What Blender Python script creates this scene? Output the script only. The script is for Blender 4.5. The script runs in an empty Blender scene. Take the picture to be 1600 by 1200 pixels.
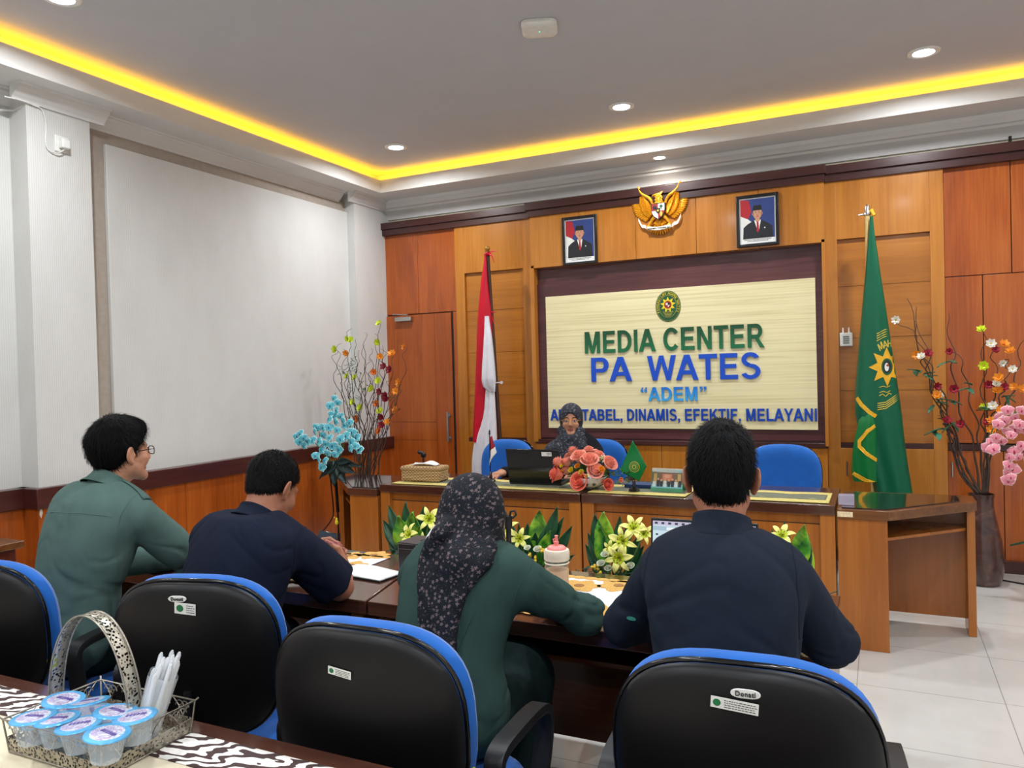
import bpy, bmesh, math, random
import numpy as np
from mathutils import Vector, Matrix, Euler, noise as mnoise
from mathutils.bvhtree import BVHTree

# ------------------------------------------------------------------ camera, world, exposure
SC = bpy.context.scene
COL = SC.collection
PI = math.pi
CAM_H = 1.52
_y, _p, _r, FPX = 0.4473807, -0.0140302, 0.02601395, 1203.38
_f = Vector((-math.sin(_y)*math.cos(_p), math.cos(_y)*math.cos(_p), math.sin(_p)))
_rt = Vector((math.cos(_y), math.sin(_y), 0)); _dn = _f.cross(_rt)
_c, _s = math.cos(_r), math.sin(_r)
CR = _c*_rt + _s*_dn; CD = -_s*_rt + _c*_dn
cd = bpy.data.cameras.new('camera'); cam = bpy.data.objects.new('camera', cd); COL.objects.link(cam)
cd.sensor_width = 36; cd.lens = FPX/1600*36; cd.clip_start = 0.02; cd.clip_end = 60
_m = Matrix((( CR.x, -CD.x, -_f.x, 0), (CR.y, -CD.y, -_f.y, 0), (CR.z, -CD.z, -_f.z, CAM_H), (0, 0, 0, 1)))
cam.matrix_world = _m
SC.camera = cam
SC.view_settings.view_transform = 'Standard'; SC.view_settings.look = 'None'
SC.view_settings.gamma = 1; SC.view_settings.use_curve_mapping = False
SC.view_settings.exposure = 0.0
W = bpy.data.worlds.new('world'); SC.world = W; W.use_nodes = True
W.node_tree.nodes['Background'].inputs[0].default_value = (0.8, 0.85, 1, 1)
W.node_tree.nodes['Background'].inputs[1].default_value = 0.25
DOWN_W = 27.0      # watts of every ceiling downlight
COVE_E = 19.0       # strength of the warm strip in the cove

# ------------------------------------------------------------------ helpers
def lin(r, g, b):
    f = lambda c: (c/255/12.92) if c/255 <= 0.04045 else ((c/255+0.055)/1.055)**2.4
    return (f(r), f(g), f(b), 1)

def tag(o, label=None, cat=None, group=None, kind=None):
    if label: o['label'] = label
    if cat: o['category'] = cat
    if group: o['group'] = group
    if kind: o['kind'] = kind
    return o

def empty(name, loc=(0, 0, 0), rz=0, label=None, cat=None, group=None, kind=None):
    o = bpy.data.objects.new(name, None); COL.objects.link(o)
    o.location = loc; o.rotation_euler = (0, 0, rz); o.empty_display_size = 0.1
    return tag(o, label, cat, group, kind)

def copy_tree(o, parent=None):
    c = o.copy(); COL.objects.link(c)
    if parent: c.parent = parent
    for ch in [x for x in COL.objects if x.parent == o]: copy_tree(ch, c)
    return c

class MB:
    def __init__(s): s.v = []; s.f = []; s.m = []
    def add(s, vs, fs, mi=0, M=None):
        n = len(s.v)
        if M is not None: vs = [M @ Vector(v) for v in vs]
        s.v += [tuple(v) for v in vs]
        s.f += [tuple(i+n for i in f) for f in fs]; s.m += [mi]*len(fs)
        return s
    def box(s, lo, hi, mi=0, M=None):
        x0, y0, z0 = lo; x1, y1, z1 = hi
        v = [(x0,y0,z0),(x1,y0,z0),(x1,y1,z0),(x0,y1,z0),(x0,y0,z1),(x1,y0,z1),(x1,y1,z1),(x0,y1,z1)]
        return s.add(v, [(0,3,2,1),(4,5,6,7),(0,1,5,4),(1,2,6,5),(2,3,7,6),(3,0,4,7)], mi, M)
    def prism(s, poly, a, b, axis='z', mi=0, M=None):
        n = len(poly)
        def P(u, w, t): return {'z': (u, w, t), 'y': (u, t, w), 'x': (t, u, w)}[axis]
        v = [P(u, w, a) for u, w in poly]+[P(u, w, b) for u, w in poly]
        f = [tuple(range(n)), tuple(range(2*n-1, n-1, -1))]+[(i, i+n, (i+1) % n+n, (i+1) % n) for i in range(n)]
        return s.add(v, f, mi, M)
    def tube(s, pts, r, n=8, mi=0, caps=True, M=None, flat=None):
        pts = [Vector(p) for p in pts]; k = len(pts)
        rs = r if hasattr(r, '__len__') else [r]*k
        up = None; vs = []; fs = []
        for i, p in enumerate(pts):
            t = (pts[min(i+1, k-1)]-pts[max(i-1, 0)])
            t = t.normalized() if t.length > 1e-9 else Vector((0, 0, 1))
            if up is None:
                up = Vector((0, 0, 1)) if abs(t.z) < 0.9 else Vector((0, 1, 0))
            u = (up-t*up.dot(t)); u = u.normalized() if u.length > 1e-6 else t.orthogonal().normalized()
            up = u; w = t.cross(u)
            fa = flat if flat else 1.0
            for j in range(n):
                a = 2*PI*j/n
                vs.append(p+(u*math.cos(a)+w*math.sin(a)*fa)*rs[i])
        for i in range(k-1):
            for j in range(n):
                a, b = i*n+j, i*n+(j+1) % n
                fs.append((a, b, b+n, a+n))
        if caps:
            fs.append(tuple(range(n-1, -1, -1))); fs.append(tuple((k-1)*n+j for j in range(n)))
        return s.add(vs, fs, mi, M)
    def lathe(s, prof, n=24, mi=0, M=None, cap=True):
        vs = []; fs = []; k = len(prof)
        for r, z in prof:
            for j in range(n):
                a = 2*PI*j/n; vs.append((r*math.cos(a), r*math.sin(a), z))
        for i in range(k-1):
            for j in range(n):
                a, b = i*n+j, i*n+(j+1) % n
                fs.append((a, b, b+n, a+n))
        if cap:
            if prof[0][0] > 1e-5: fs.append(tuple(range(n-1, -1, -1)))
            if prof[-1][0] > 1e-5: fs.append(tuple((k-1)*n+j for j in range(n)))
        return s.add(vs, fs, mi, M)
    def grid(s, F, nu, nv, cu=False, mi=0, M=None):
        """F(u,v) with u,v in 0..1"""
        vs = []; fs = []
        mu = nu if cu else nu+1
        for j in range(nv+1):
            for i in range(mu): vs.append(F(i/nu, j/nv))
        for j in range(nv):
            for i in range(nu):
                a = j*mu+i; b = j*mu+(i+1) % mu
                fs.append((a, b, b+mu, a+mu))
        return s.add(vs, fs, mi, M)
    def ball(s, c, r, n=10, mi=0, M=None):
        r3 = r if hasattr(r, '__len__') else (r, r, r)
        prof = []; vs = []; fs = []
        for i in range(1, n//2+2-1):
            t = PI*i/(n//2+1)
            for j in range(n):
                a = 2*PI*j/n
                vs.append((c[0]+r3[0]*math.sin(t)*math.cos(a), c[1]+r3[1]*math.sin(t)*math.sin(a), c[2]+r3[2]*math.cos(t)))
        k = n//2
        for i in range(k-1):
            for j in range(n):
                a, b = i*n+j, i*n+(j+1) % n
                fs.append((a, a+n, b+n, b))
        q = len(vs); vs += [(c[0], c[1], c[2]+r3[2]), (c[0], c[1], c[2]-r3[2])]
        for j in range(n):
            fs.append((q, j, (j+1) % n)); fs.append((q+1, (k-1)*n+(j+1) % n, (k-1)*n+j))
        return s.add(vs, fs, mi, M)
    def build(s, name, mats, parent=None, smooth=None, bevel=0, seg=2, loc=None, rot=None, solid=0, sub=0):
        me = bpy.data.meshes.new(name); me.from_pydata(s.v, [], s.f)
        mats = mats if isinstance(mats, (list, tuple)) else [mats]
        for m in mats: me.materials.append(m)
        if len(mats) > 1: me.polygons.foreach_set('material_index', s.m)
        o = bpy.data.objects.new(name, me); COL.objects.link(o)
        bm = bmesh.new(); bm.from_mesh(me); bmesh.ops.recalc_face_normals(bm, faces=bm.faces); bm.to_mesh(me); bm.free()
        if smooth is not None:
            me.polygons.foreach_set('use_smooth', [True]*len(me.polygons))
            if smooth < 180: me.set_sharp_from_angle(angle=math.radians(smooth))
        if solid:
            md = o.modifiers.new('thick', 'SOLIDIFY'); md.thickness = solid; md.offset = 0
        if bevel:
            md = o.modifiers.new('edge', 'BEVEL'); md.width = bevel; md.segments = seg; md.limit_method = 'ANGLE'; md.angle_limit = math.radians(40)
            md.harden_normals = False
            if smooth is None:
                me.polygons.foreach_set('use_smooth', [True]*len(me.polygons)); me.set_sharp_from_angle(angle=math.radians(35))
        if sub:
            md = o.modifiers.new('round', 'SUBSURF'); md.levels = sub; md.render_levels = sub
        if parent: o.parent = parent
        if loc: o.location = loc
        if rot: o.rotation_euler = rot
        return o

def at(px, py, y=None, x=None, z=None):
    d = CR*(px-800)+CD*(py-600)+_f*FPX
    c = Vector((0, 0, CAM_H))
    t = (y/d.y) if y is not None else ((x/d.x) if x is not None else (z-CAM_H)/d.z)
    return c+d*t

def rotz(a): return Matrix.Rotation(a, 4, 'Z')
def rotx(a): return Matrix.Rotation(a, 4, 'X')
def roty(a): return Matrix.Rotation(a, 4, 'Y')
def T(*a): return Matrix.Translation(a)

# ------------------------------------------------------------------ materials
MATS = {}
def _base(name, rough, metal=0, spec=0.5):
    m = bpy.data.materials.new(name); m.use_nodes = True
    nt = m.node_tree; b = nt.nodes['Principled BSDF']
    b.inputs['Roughness'].default_value = rough; b.inputs['Metallic'].default_value = metal
    b.inputs['Specular IOR Level'].default_value = spec
    return m, nt, b
def nd(nt, t, **k):
    n = nt.nodes.new(t)
    for a, v in k.items(): setattr(n, a, v)
    return n
def ramp(nt, stops, src=None, interp='LINEAR'):
    r = nd(nt, 'ShaderNodeValToRGB'); cr = r.color_ramp; cr.interpolation = interp
    while len(cr.elements) < len(stops): cr.elements.new(0.5)
    for e, (p, c) in zip(cr.elements, stops): e.position = p; e.color = c
    if src: nt.links.new(src, r.inputs[0])
    return r
def coord(nt, scale=(1, 1, 1), rot=(0, 0, 0), kind='Object'):
    tc = nd(nt, 'ShaderNodeTexCoord'); mp = nd(nt, 'ShaderNodeMapping')
    mp.inputs['Scale'].default_value = scale; mp.inputs['Rotation'].default_value = rot
    nt.links.new(tc.outputs[kind], mp.inputs[0]); return mp.outputs[0]
def tnoise(nt, vec, scale, detail=3, rough=0.5, dist=0):
    n = nd(nt, 'ShaderNodeTexNoise'); n.inputs['Scale'].default_value = scale
    n.inputs['Detail'].default_value = detail; n.inputs['Roughness'].default_value = rough
    n.inputs['Distortion'].default_value = dist
    if vec: nt.links.new(vec, n.inputs['Vector'])
    return n.outputs['Fac']
def bump(nt, b, h, strength=0.3, dist=0.01):
    n = nd(nt, 'ShaderNodeBump'); n.inputs['Strength'].default_value = strength; n.inputs['Distance'].default_value = dist
    nt.links.new(h, n.inputs['Height']); nt.links.new(n.outputs[0], b.inputs['Normal']); return n
def math_(nt, op, a, b=None, c=None):
    n = nd(nt, 'ShaderNodeMath', operation=op)
    for i, x in enumerate((a, b, c)):
        if x is None: continue
        if isinstance(x, (int, float)): n.inputs[i].default_value = x
        else: nt.links.new(x, n.inputs[i])
    return n.outputs[0]
def mixc(nt, fac, a, b, bt='MIX'):
    n = nd(nt, 'ShaderNodeMix', data_type='RGBA', blend_type=bt)
    for i, x in ((0, fac), (6, a), (7, b)):
        if isinstance(x, (int, float, tuple)): n.inputs[i].default_value = x
        else: nt.links.new(x, n.inputs[i])
    return n.outputs[2]

def plain(name, c, rough=0.5, metal=0, nscale=30, namt=0.06, bmp=0, spec=0.5, sheen=0, coat=0, trans=0, sss=0):
    m, nt, b = _base(name, rough, metal, spec)
    v = coord(nt); n = tnoise(nt, v, nscale, 4)
    c = lin(*c); lo = tuple(x*(1-namt) for x in c[:3])+(1,); hi = tuple(min(1, x*(1+namt)) for x in c[:3])+(1,)
    r = ramp(nt, [(0.3, lo), (0.7, hi)], n); nt.links.new(r.outputs[0], b.inputs['Base Color'])
    if bmp: bump(nt, b, n, bmp, 0.004)
    if sheen: b.inputs['Sheen Weight'].default_value = sheen; b.inputs['Sheen Roughness'].default_value = 0.5
    if coat: b.inputs['Coat Weight'].default_value = coat; b.inputs['Coat Roughness'].default_value = 0.1
    if trans: b.inputs['Transmission Weight'].default_value = trans
    if sss: b.inputs['Subsurface Weight'].default_value = sss; b.inputs['Subsurface Radius'].default_value = (0.02, 0.008, 0.004); b.inputs['Subsurface Scale'].default_value = 0.4
    return m
def wood(name, c1, c2, c3, axis='z', rough=0.28, coat=0.2, fine=60, jit=1.0):
    m, nt, b = _base(name, rough)
    s = {'z': (1, 1, 0.035), 'x': (0.035, 1, 1), 'y': (1, 0.035, 1)}[axis]
    v = coord(nt, s)
    s2 = {'z': (1, 1, 0.18), 'x': (0.18, 1, 1), 'y': (1, 0.18, 1)}[axis]
    v2 = coord(nt, s2)
    n1 = tnoise(nt, v, fine, 5, 0.6, 0.6); n2 = tnoise(nt, v2, 3.2, 3, 0.5, 0.8)
    f = math_(nt, 'ADD', math_(nt, 'MULTIPLY', n1, 0.45), math_(nt, 'MULTIPLY', n2, 0.55*jit))
    r = ramp(nt, [(0.34, lin(*c1)), (0.5, lin(*c2)), (0.66, lin(*c3))], f)
    nt.links.new(r.outputs[0], b.inputs['Base Color'])
    b.inputs['Coat Weight'].default_value = coat; b.inputs['Coat Roughness'].default_value = 0.12
    rr = math_(nt, 'MULTIPLY_ADD', n2, 0.15, rough-0.07); nt.links.new(rr, b.inputs['Roughness'])
    bump(nt, b, n1, 0.04, 0.002)
    return m
def emit(name, c, s):
    m = bpy.data.materials.new(name); m.use_nodes = True; nt = m.node_tree
    nt.nodes.remove(nt.nodes['Principled BSDF']); e = nd(nt, 'ShaderNodeEmission')
    e.inputs[0].default_value = lin(*c); e.inputs[1].default_value = s
    nt.links.new(e.outputs[0], nt.nodes['Material Output'].inputs[0]); return m
def fabric(name, c, rough=0.85, weave=900, wr=0.25, sheen=0.15, namt=0.08, wrinkle=0.0, wscale=9):
    m, nt, b = _base(name, rough, 0, 0.3)
    v = coord(nt); n = tnoise(nt, v, 14, 4); n2 = tnoise(nt, v, weave, 2)
    c = lin(*c); lo = tuple(x*(1-namt) for x in c[:3])+(1,); hi = tuple(min(1, x*(1+namt)) for x in c[:3])+(1,)
    r = ramp(nt, [(0.3, lo), (0.7, hi)], n); nt.links.new(r.outputs[0], b.inputs['Base Color'])
    h = n2
    if wrinkle:
        n3 = tnoise(nt, coord(nt, (1, 1, 0.6)), wscale, 3, 0.45, 1.2)
        h = math_(nt, 'ADD', math_(nt, 'MULTIPLY', n2, 0.03), math_(nt, 'MULTIPLY', n3, wrinkle))
        bump(nt, b, h, 1.0, 0.03)
    else: bump(nt, b, h, wr, 0.001)
    b.inputs['Sheen Weight'].default_value = sheen
    return m

M_RED = wood('red_wood', (138, 62, 16), (165, 80, 24), (183, 99, 36))
M_ORG = wood('orange_wood', (158, 95, 28), (180, 112, 36), (194, 127, 48), fine=45)
M_ORGX = wood('orange_wood_across', (154, 92, 28), (174, 107, 34), (188, 121, 44), 'x', fine=45)
M_DARK = wood('dark_trim_wood', (50, 24, 22), (66, 34, 31), (82, 46, 42), 'x', rough=0.3)
M_DARKY = wood('dark_trim_wood_deep', (50, 20, 18), (66, 28, 24), (82, 38, 34), 'y', rough=0.3)
M_BURG = wood('burgundy_board', (64, 30, 32), (84, 42, 44), (104, 58, 58), 'x', rough=0.34)
M_GAP = plain('dark_gap', (26, 14, 10), 0.7)
M_DESKF = wood('desk_front_wood', (142, 80, 24), (160, 92, 30), (176, 108, 38), fine=35)
M_DESKT = wood('desk_top_wood', (56, 30, 22), (74, 42, 30), (92, 56, 40), 'x', rough=0.16, coat=0.6)
M_DESKE = wood('desk_edge_wood', (84, 48, 22), (110, 66, 30), (136, 84, 40), 'x', rough=0.25)
M_PAINT = plain('ceiling_paint', (190, 190, 193), 0.9, nscale=4, namt=0.02)
M_WHITE = plain('white_paint', (214, 213, 210), 0.8, nscale=5, namt=0.03)
M_CREAM = plain('cream_paint', (206, 200, 180), 0.8, nscale=5, namt=0.03)
M_TAUPE = plain('taupe_band', (170, 158, 146), 0.8)  # darker taupe of the band around the left wall panel
M_CHROME = plain('brushed_steel', (190, 190, 190), 0.28, 1.0)
M_BLACK = plain('black_plastic', (16, 17, 19), 0.42)
M_BLACKG = plain('black_gloss', (12, 12, 14), 0.15)
M_WHITEP = plain('white_plastic', (226, 226, 220), 0.4)
M_GOLD = plain('gold_paint', (228, 160, 34), 0.34, 0.45, nscale=60, namt=0.2)
M_BLUE = fabric('blue_fabric', (4, 92, 178), 0.7, 600, 0.35, 0.3)
M_PAPER = plain('white_paper', (236, 236, 234), 0.75, namt=0.02)
M_LEAF = plain('leaf_green', (40, 98, 48), 0.4, nscale=25, namt=0.35)
M_LEAFD = plain('dark_leaf_green', (20, 54, 34), 0.35, nscale=25, namt=0.3)
M_TWIG = plain('brown_twig', (70, 52, 42), 0.7, nscale=40, namt=0.3)

def wallpaper():
    m, nt, b = _base('ribbed_wallpaper', 0.75)
    v = coord(nt); sp = nd(nt, 'ShaderNodeSeparateXYZ'); nt.links.new(v, sp.inputs[0])
    a = math_(nt, 'ADD', sp.outputs[1], sp.outputs[0])
    w = math_(nt, 'SINE', math_(nt, 'MULTIPLY', a, 2*PI/0.0135))
    n = tnoise(nt, coord(nt, (1, 1, 0.5)), 6, 3)
    f = math_(nt, 'ADD', math_(nt, 'MULTIPLY', w, 0.09), math_(nt, 'MULTIPLY_ADD', n, .25, .38))
    r = ramp(nt, [(0.3, lin(196, 195, 190)), (0.75, lin(220, 219, 216))], f)
    nt.links.new(r.outputs[0], b.inputs['Base Color'])
    bump(nt, b, w, 0.13, 0.002); return m
M_WALLP = wallpaper()
def tiles():
    m, nt, b = _base('floor_tiles', 0.12)
    v = coord(nt)
    br = nd(nt, 'ShaderNodeTexBrick'); br.offset = 0; br.inputs['Scale'].default_value = 1
    br.inputs['Brick Width'].default_value = 0.6; br.inputs['Row Height'].default_value = 0.6
    br.inputs['Mortar Size'].default_value = 0.0022; br.inputs['Mortar Smooth'].default_value = 0.1
    mp = nd(nt, 'ShaderNodeMapping'); mp.inputs['Location'].default_value = (0.13, 0.22, 0)
    nt.links.new(v, mp.inputs[0]); nt.links.new(mp.outputs[0], br.inputs['Vector'])
    n = tnoise(nt, v, 2.2, 4, 0.6)
    r = ramp(nt, [(0.3, lin(190, 188, 182)), (0.7, lin(204, 202, 197))], n)
    c = mixc(nt, br.outputs['Fac'], r.outputs[0], lin(150, 148, 142)); nt.links.new(c, b.inputs['Base Color'])
    rr = math_(nt, 'MULTIPLY_ADD', n, 0.14, 0.06); nt.links.new(rr, b.inputs['Roughness'])
    return m
M_TILE = tiles()
# ------------------------------------------------------------------ the setting
XL, XR, YB, YF = -4.66, 3.3, 6.6, -3.6
ZS, ZL, ZC = 3.27, 3.39, 3.47          # soffit, lip top, main ceiling
def struct(name, mb, mats, parent=None, **k):
    o = mb.build(name, mats, parent, **k)
    if parent is None: o['kind'] = 'structure'
    return o
struct('floor', MB().box((XL-.1, YF-.1, -.1), (XR+.1, YB+.1, 0)), M_TILE)
# ceiling: main field, outer box of the cove and soffit ring
CXL, CXR, CYB, CYF = -4.275, 2.85, 6.12, -3.0
cb = MB().box((XL-.1, YF-.1, ZC), (XR+.1, YB+.1, ZC+.1))
ceiling = struct('ceiling', cb, M_PAINT)
sb = MB()
lp = .018
for lo, hi in (((XL, YF), (CXL-lp, YB)), ((CXR+lp, YF), (XR, YB)), ((CXL-lp, CYB+lp), (CXR+lp, YB)), ((CXL-lp, YF), (CXR+lp, CYF-lp))):
    sb.box((lo[0], lo[1], ZS), (hi[0], hi[1], ZS+.02))
lp = .018
for lo, hi in (((CXL-lp, CYF-lp), (CXL, CYB+lp)), ((CXR, CYF-lp), (CXR+lp, CYB+lp)), ((CXL, CYB), (CXR, CYB+lp)), ((CXL, CYF-lp), (CXR, CYF))):
    sb.box((lo[0], lo[1], ZS), (hi[0], hi[1], ZL))
struct('soffit', sb, M_WHITE, ceiling)
rb = MB()   # inner wall of the cove behind the lip
g = .12
for lo, hi in (((CXL-g-.02, CYF-g), (CXL-g, CYB+g)), ((CXR+g, CYF-g), (CXR+g+.02, CYB+g)), ((CXL-g, CYB+g), (CXR+g, CYB+g+.02)), ((CXL-g, CYF-g-.02), (CXR+g, CYF-g))):
    rb.box((lo[0], lo[1], ZS+.012), (hi[0], hi[1], ZC))
struct('cove_wall', rb, M_WHITE, ceiling)
M_STRIP = emit('warm_strip', (255, 182, 16), COVE_E)
def strip(name, lo, hi, lab):
    o = MB().box(lo, hi).build(name, M_STRIP); return tag(o, lab, 'strip light')
sz = ZL-.02
strip('led_strip', (CXL-.055, CYF, sz), (CXL-.035, CYB+.04, sz+.016), 'warm yellow strip light in the ceiling recess along the plain white wall')
strip('led_strip', (CXL-.04, CYB+.035, sz), (CXR, CYB+.055, sz+.016), 'warm yellow strip light in the ceiling recess along the wood panelled wall')
strip('led_strip', (CXR+.035, CYF, sz), (CXR+.055, CYB, sz+.016), 'warm yellow strip light in the recess beyond the frame')
# walls
wb = struct('wall_back', MB().box((XL-.1, YB-.02, 0), (XR+.1, YB+.1, ZC)), M_CREAM)
wl = struct('wall_left', MB().box((XL-.1, YF, 0), (XL, YB, ZC)), M_WALLP)
struct('wall_right', MB().box((XR, YF, 0), (XR+.1, YB, ZC)), M_WHITE)
struct('wall_front', MB().box((XL-.1, YF-.1, 0), (XR+.1, YF, ZC)), M_WHITE)
# left wall: pilasters, panel, taupe reveal
PX = -4.50
struct('pilaster', MB().box((XL, 2.88, 0), (PX, 3.285, ZS)), M_WALLP, wl)
struct('pilaster', MB().box((XL, 6.0, 0), (PX, YB, ZS)), M_WALLP, wl)
struct('reveal_band', MB().box((XL, 3.285, .9), (-4.61, 6.0, 3.2)), M_TAUPE, wl)
struct('wall_panel', MB().box((-4.61, 3.455, .9), (-4.58, 6.0, 3.10)), M_WALLP, wl, bevel=.004)
# dado of the left wall
for i, (a, b, x) in enumerate(((YF, 2.88, -4.60), (2.88-.03, 3.285+.03, PX+.03), (3.285, 6.0, -4.53), (6.0-.03, 6.5, PX+.03))):
    m = MB(); n = max(1, round((b-a)/.64)); w = (b-a)/n
    for k in range(n): m.box((XL, a+k*w+.002, .09), (x, a+(k+1)*w-.002, .80))
    struct('dado_panel', m, M_RED, wl)
    struct('dado_backing', MB().box((XL, a+.008, .05), (x-.004, b-.008, .80)), M_GAP, wl)
    struct('dado_rail', MB().box((XL, a-.015, .795), (x+.022, b+.015, .915)), M_DARKY, wl, bevel=.004)
    struct('baseboard_left', MB().box((XL, a, 0), (x+.012, b, .09)), M_DARKY, wl)
MB().prism([(0, 0), (.012, .004), (.016, -.02), (.006, -.05), (-.002, -.03)], 0, .004, 'x').build('chipped_edge', M_CREAM, wl, loc=(PX+.031, 2.86, .79))
# plaster cornice
def cornice_y(x, a, b, s=1):   # along Y, on a face at x looking to +x
    pr = [(x, 3.18), (x+.014, 3.18), (x+.018, 3.192), (x+.026, 3.198), (x+.048, 3.215), (x+.066, 3.24), (x+.074, 3.244), (x+.078, 3.258), (x+.095, 3.26), (x+.10, ZS), (x, ZS)]
    return MB().prism(pr, a, b, 'y')
struct('plaster_cornice', cornice_y(XL, YF, 2.88), M_WHITE, wl, smooth=40)
struct('plaster_cornice', cornice_y(PX, 2.88-.09, 3.285+.09), M_WHITE, wl, smooth=40)
struct('plaster_cornice', cornice_y(XL+.05, 3.285, 5.9), M_WHITE, wl, smooth=40)
struct('plaster_cornice', cornice_y(PX, 5.91, 6.56), M_WHITE, wl, smooth=40)
y0 = 6.58
pr = [(y0, 3.105), (y0-.02, 3.105), (y0-.025, 3.125), (y0-.05, 3.15), (y0-.075, 3.175), (y0-.085, 3.18), (y0-.09, 3.20), (y0-.115, 3.205), (y0-.12, 3.22), (y0-.15, 3.24), (y0-.155, ZS), (y0, ZS)]
struct('plaster_cornice', MB().prism(pr, XL, XR, 'x'), M_WHITE, wb, smooth=40)
# conduit stub between cornice and panelling
struct('conduit', MB().box((.845, 6.49, 3.04), (.862, 6.52, 3.11)), M_GAP, wb)

# ---- back wall panelling.  sections: red | orange recess | centre | orange recess | red
RY, OY, CY = 6.50, 6.47, 6.42
TOP = 2.935
def panels(name, mat, rects, y, gap=.003, depth=.05):
    for (x0, x1, z0, z1) in rects:
        struct(name, MB().box((x0+gap/2, y, z0+gap/2), (x1-gap/2, y+depth, z1-gap/2)), mat, wb, bevel=.0015)
struct('panel_backing', MB().box((-4.58, 6.512, 0), (XR, 6.58, 2.94)), M_GAP, wb)
panels('red_wood_panel', M_RED, [(-4.58, -4.12, 2.135, TOP), (-4.12, -3.68, 2.135, TOP)], RY)
panels('red_wood_panel', M_RED, [(.43, .85, 2.142, TOP), (.85, 1.75, 2.142, TOP), (1.75, 2.6, 2.142, TOP), (2.6, XR, 2.142, TOP),
    (.43, .67, .92, 2.142), (.67, 1.35, .92, 2.142), (1.35, 2.1, .92, 2.142), (2.1, XR, .92, 2.142)], RY, .006)
panels('cabinet_front', M_RED, [(.43, .78, .08, .87), (.78, 1.4, .08, .87), (1.4, 2.3, .08, .87), (2.3, XR, .08, .87)], RY-.005, .005)
struct('red_jamb', MB().box((-4.58, RY, 0), (-4.545, RY+.05, 2.13)), M_RED, wb)
# orange sections with their recess
for (x0, x1, rx0, rx1) in ((-3.68, -2.86, -3.58, -2.965), (-.385, .43, -.293, .34)):
    m = MB()
    m.box((x0, OY, 0), (rx0, OY+.09, TOP)); m.box((rx1, OY, 0), (x1, OY+.09, TOP))
    m.box((rx0, OY, 2.485), (rx1, OY+.09, TOP))
    struct('orange_wood_frame', m, M_ORG, wb, bevel=.0015)
    for z0, z1 in ((.915, 1.317), (1.317, 1.722), (1.722, 2.122), (2.122, 2.485)):
        struct('recessed_panel', MB().box((rx0, OY+.03, z0+.0015), (rx1, OY+.08, z1-.0015)), M_ORGX, wb)
    struct('dark_ledge', MB().box((rx0, OY+.006, .875), (rx1, OY+.07, .915)), M_DARK, wb)
    struct('cabinet_front', MB().box((rx0, OY-.002, .09), (rx1, OY+.05, .875)), M_ORG, wb, bevel=.002)
# centre: dark field, head band, sill
struct('board_surround', MB().box((-2.84, 6.506, .9), (-.385, 6.57, 2.5)), M_BURG, wb)
struct('board_reveal', MB().box((-2.872, CY, .89), (-2.832, 6.56, 2.49)).box((-.40, CY, .89), (-.375, 6.56, 2.49)), M_ORG, wb)
sx = [-2.862, -2.385, -1.872, -1.358, -.86, -.375]
for a, b in zip(sx[:-1], sx[1:]):
    struct('orange_wood_panel', MB().box((a+.0015, CY, 2.468), (b-.0015, 6.56, TOP)), M_ORG, wb, bevel=.0015)
struct('dark_ledge', MB().box((-2.862, CY+.01, .875), (-.385, 6.56, .912)), M_DARK, wb, bevel=.003)
struct('dark_ledge', MB().box((.43, RY-.012, .872), (XR, 6.55, .915)), M_DARK, wb)
zx = [-2.862, -2.3, -1.7, -1.1, -.385]
for a, b in zip(zx[:-1], zx[1:]):
    struct('cabinet_front', MB().box((a+.002, OY-.02, .09), (b-.002, 6.56, .873)), M_ORG, wb, bevel=.002)
struct('baseboard_back', MB().box((-3.68, 6.44, 0), (XR, 6.55, .085)), M_DARK, wb)
# two-step dark cornice of the panelling
for x0, x1, y in ((-4.6, -2.88, OY-.02), (-2.88, -.37, CY-.02), (-.37, XR, OY-.02)):
    struct('wood_cornice', MB().box((x0, y, TOP-.003), (x1, 6.57, 2.99)), M_DARK, wb, bevel=.002)
    struct('wood_cornice', MB().box((x0-(.012 if y < OY-.03 else 0), y-.02, 2.99), (x1+(.012 if y < OY-.03 else 0), 6.57, 3.055)), M_DARK, wb, bevel=.002)
# door
dr = empty('door_1', (-4.54, RY, 0), kind='structure')
struct('door_leaf', MB().box((0, -.012, .01), (.597, .03, 2.125)).box((.600, -.012, .01), (.79, .03, 2.125)), M_RED, dr, bevel=.0015)
struct('door_groove', MB().box((0, -.0126, 1.058), (.597, -.011, 1.061)).box((0, -.0126, .878), (.597, -.011, .881)), M_GAP, dr)
struct('door_gap', MB().box((.79, -.004, 0), (.855, .03, 2.128)), M_GAP, dr)
struct('door_edge', MB().box((.825, -.03, 0), (.86, .03, 2.128)), M_RED, dr)
m = MB().tube([(.745, -.055, .87), (.745, -.055, 1.16)], .011, 12)
for z in (.905, 1.125): m.tube([(.745, -.012, z), (.745, -.055, z)], .009, 10).lathe([(.02, 0), (.02, .006)], 14, M=T(.745, -.02, z) @ rotx(PI/2))
m.build('handle', M_CHROME, dr, smooth=40)
m = MB().box((.17, -.062, 2.065), (.36, -.012, 2.105)).tube([(.30, -.04, 2.11), (.32, -.055, 2.125), (.12, -.02, 2.14)], .007, 8)
m.build('door_closer', M_CHROME, dr, smooth=40, bevel=.004)
MB().tube([(.002, -.02, 1.80), (.002, -.02, 1.9)], .009, 8).build('hinge', M_CHROME, dr, smooth=40)
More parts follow.
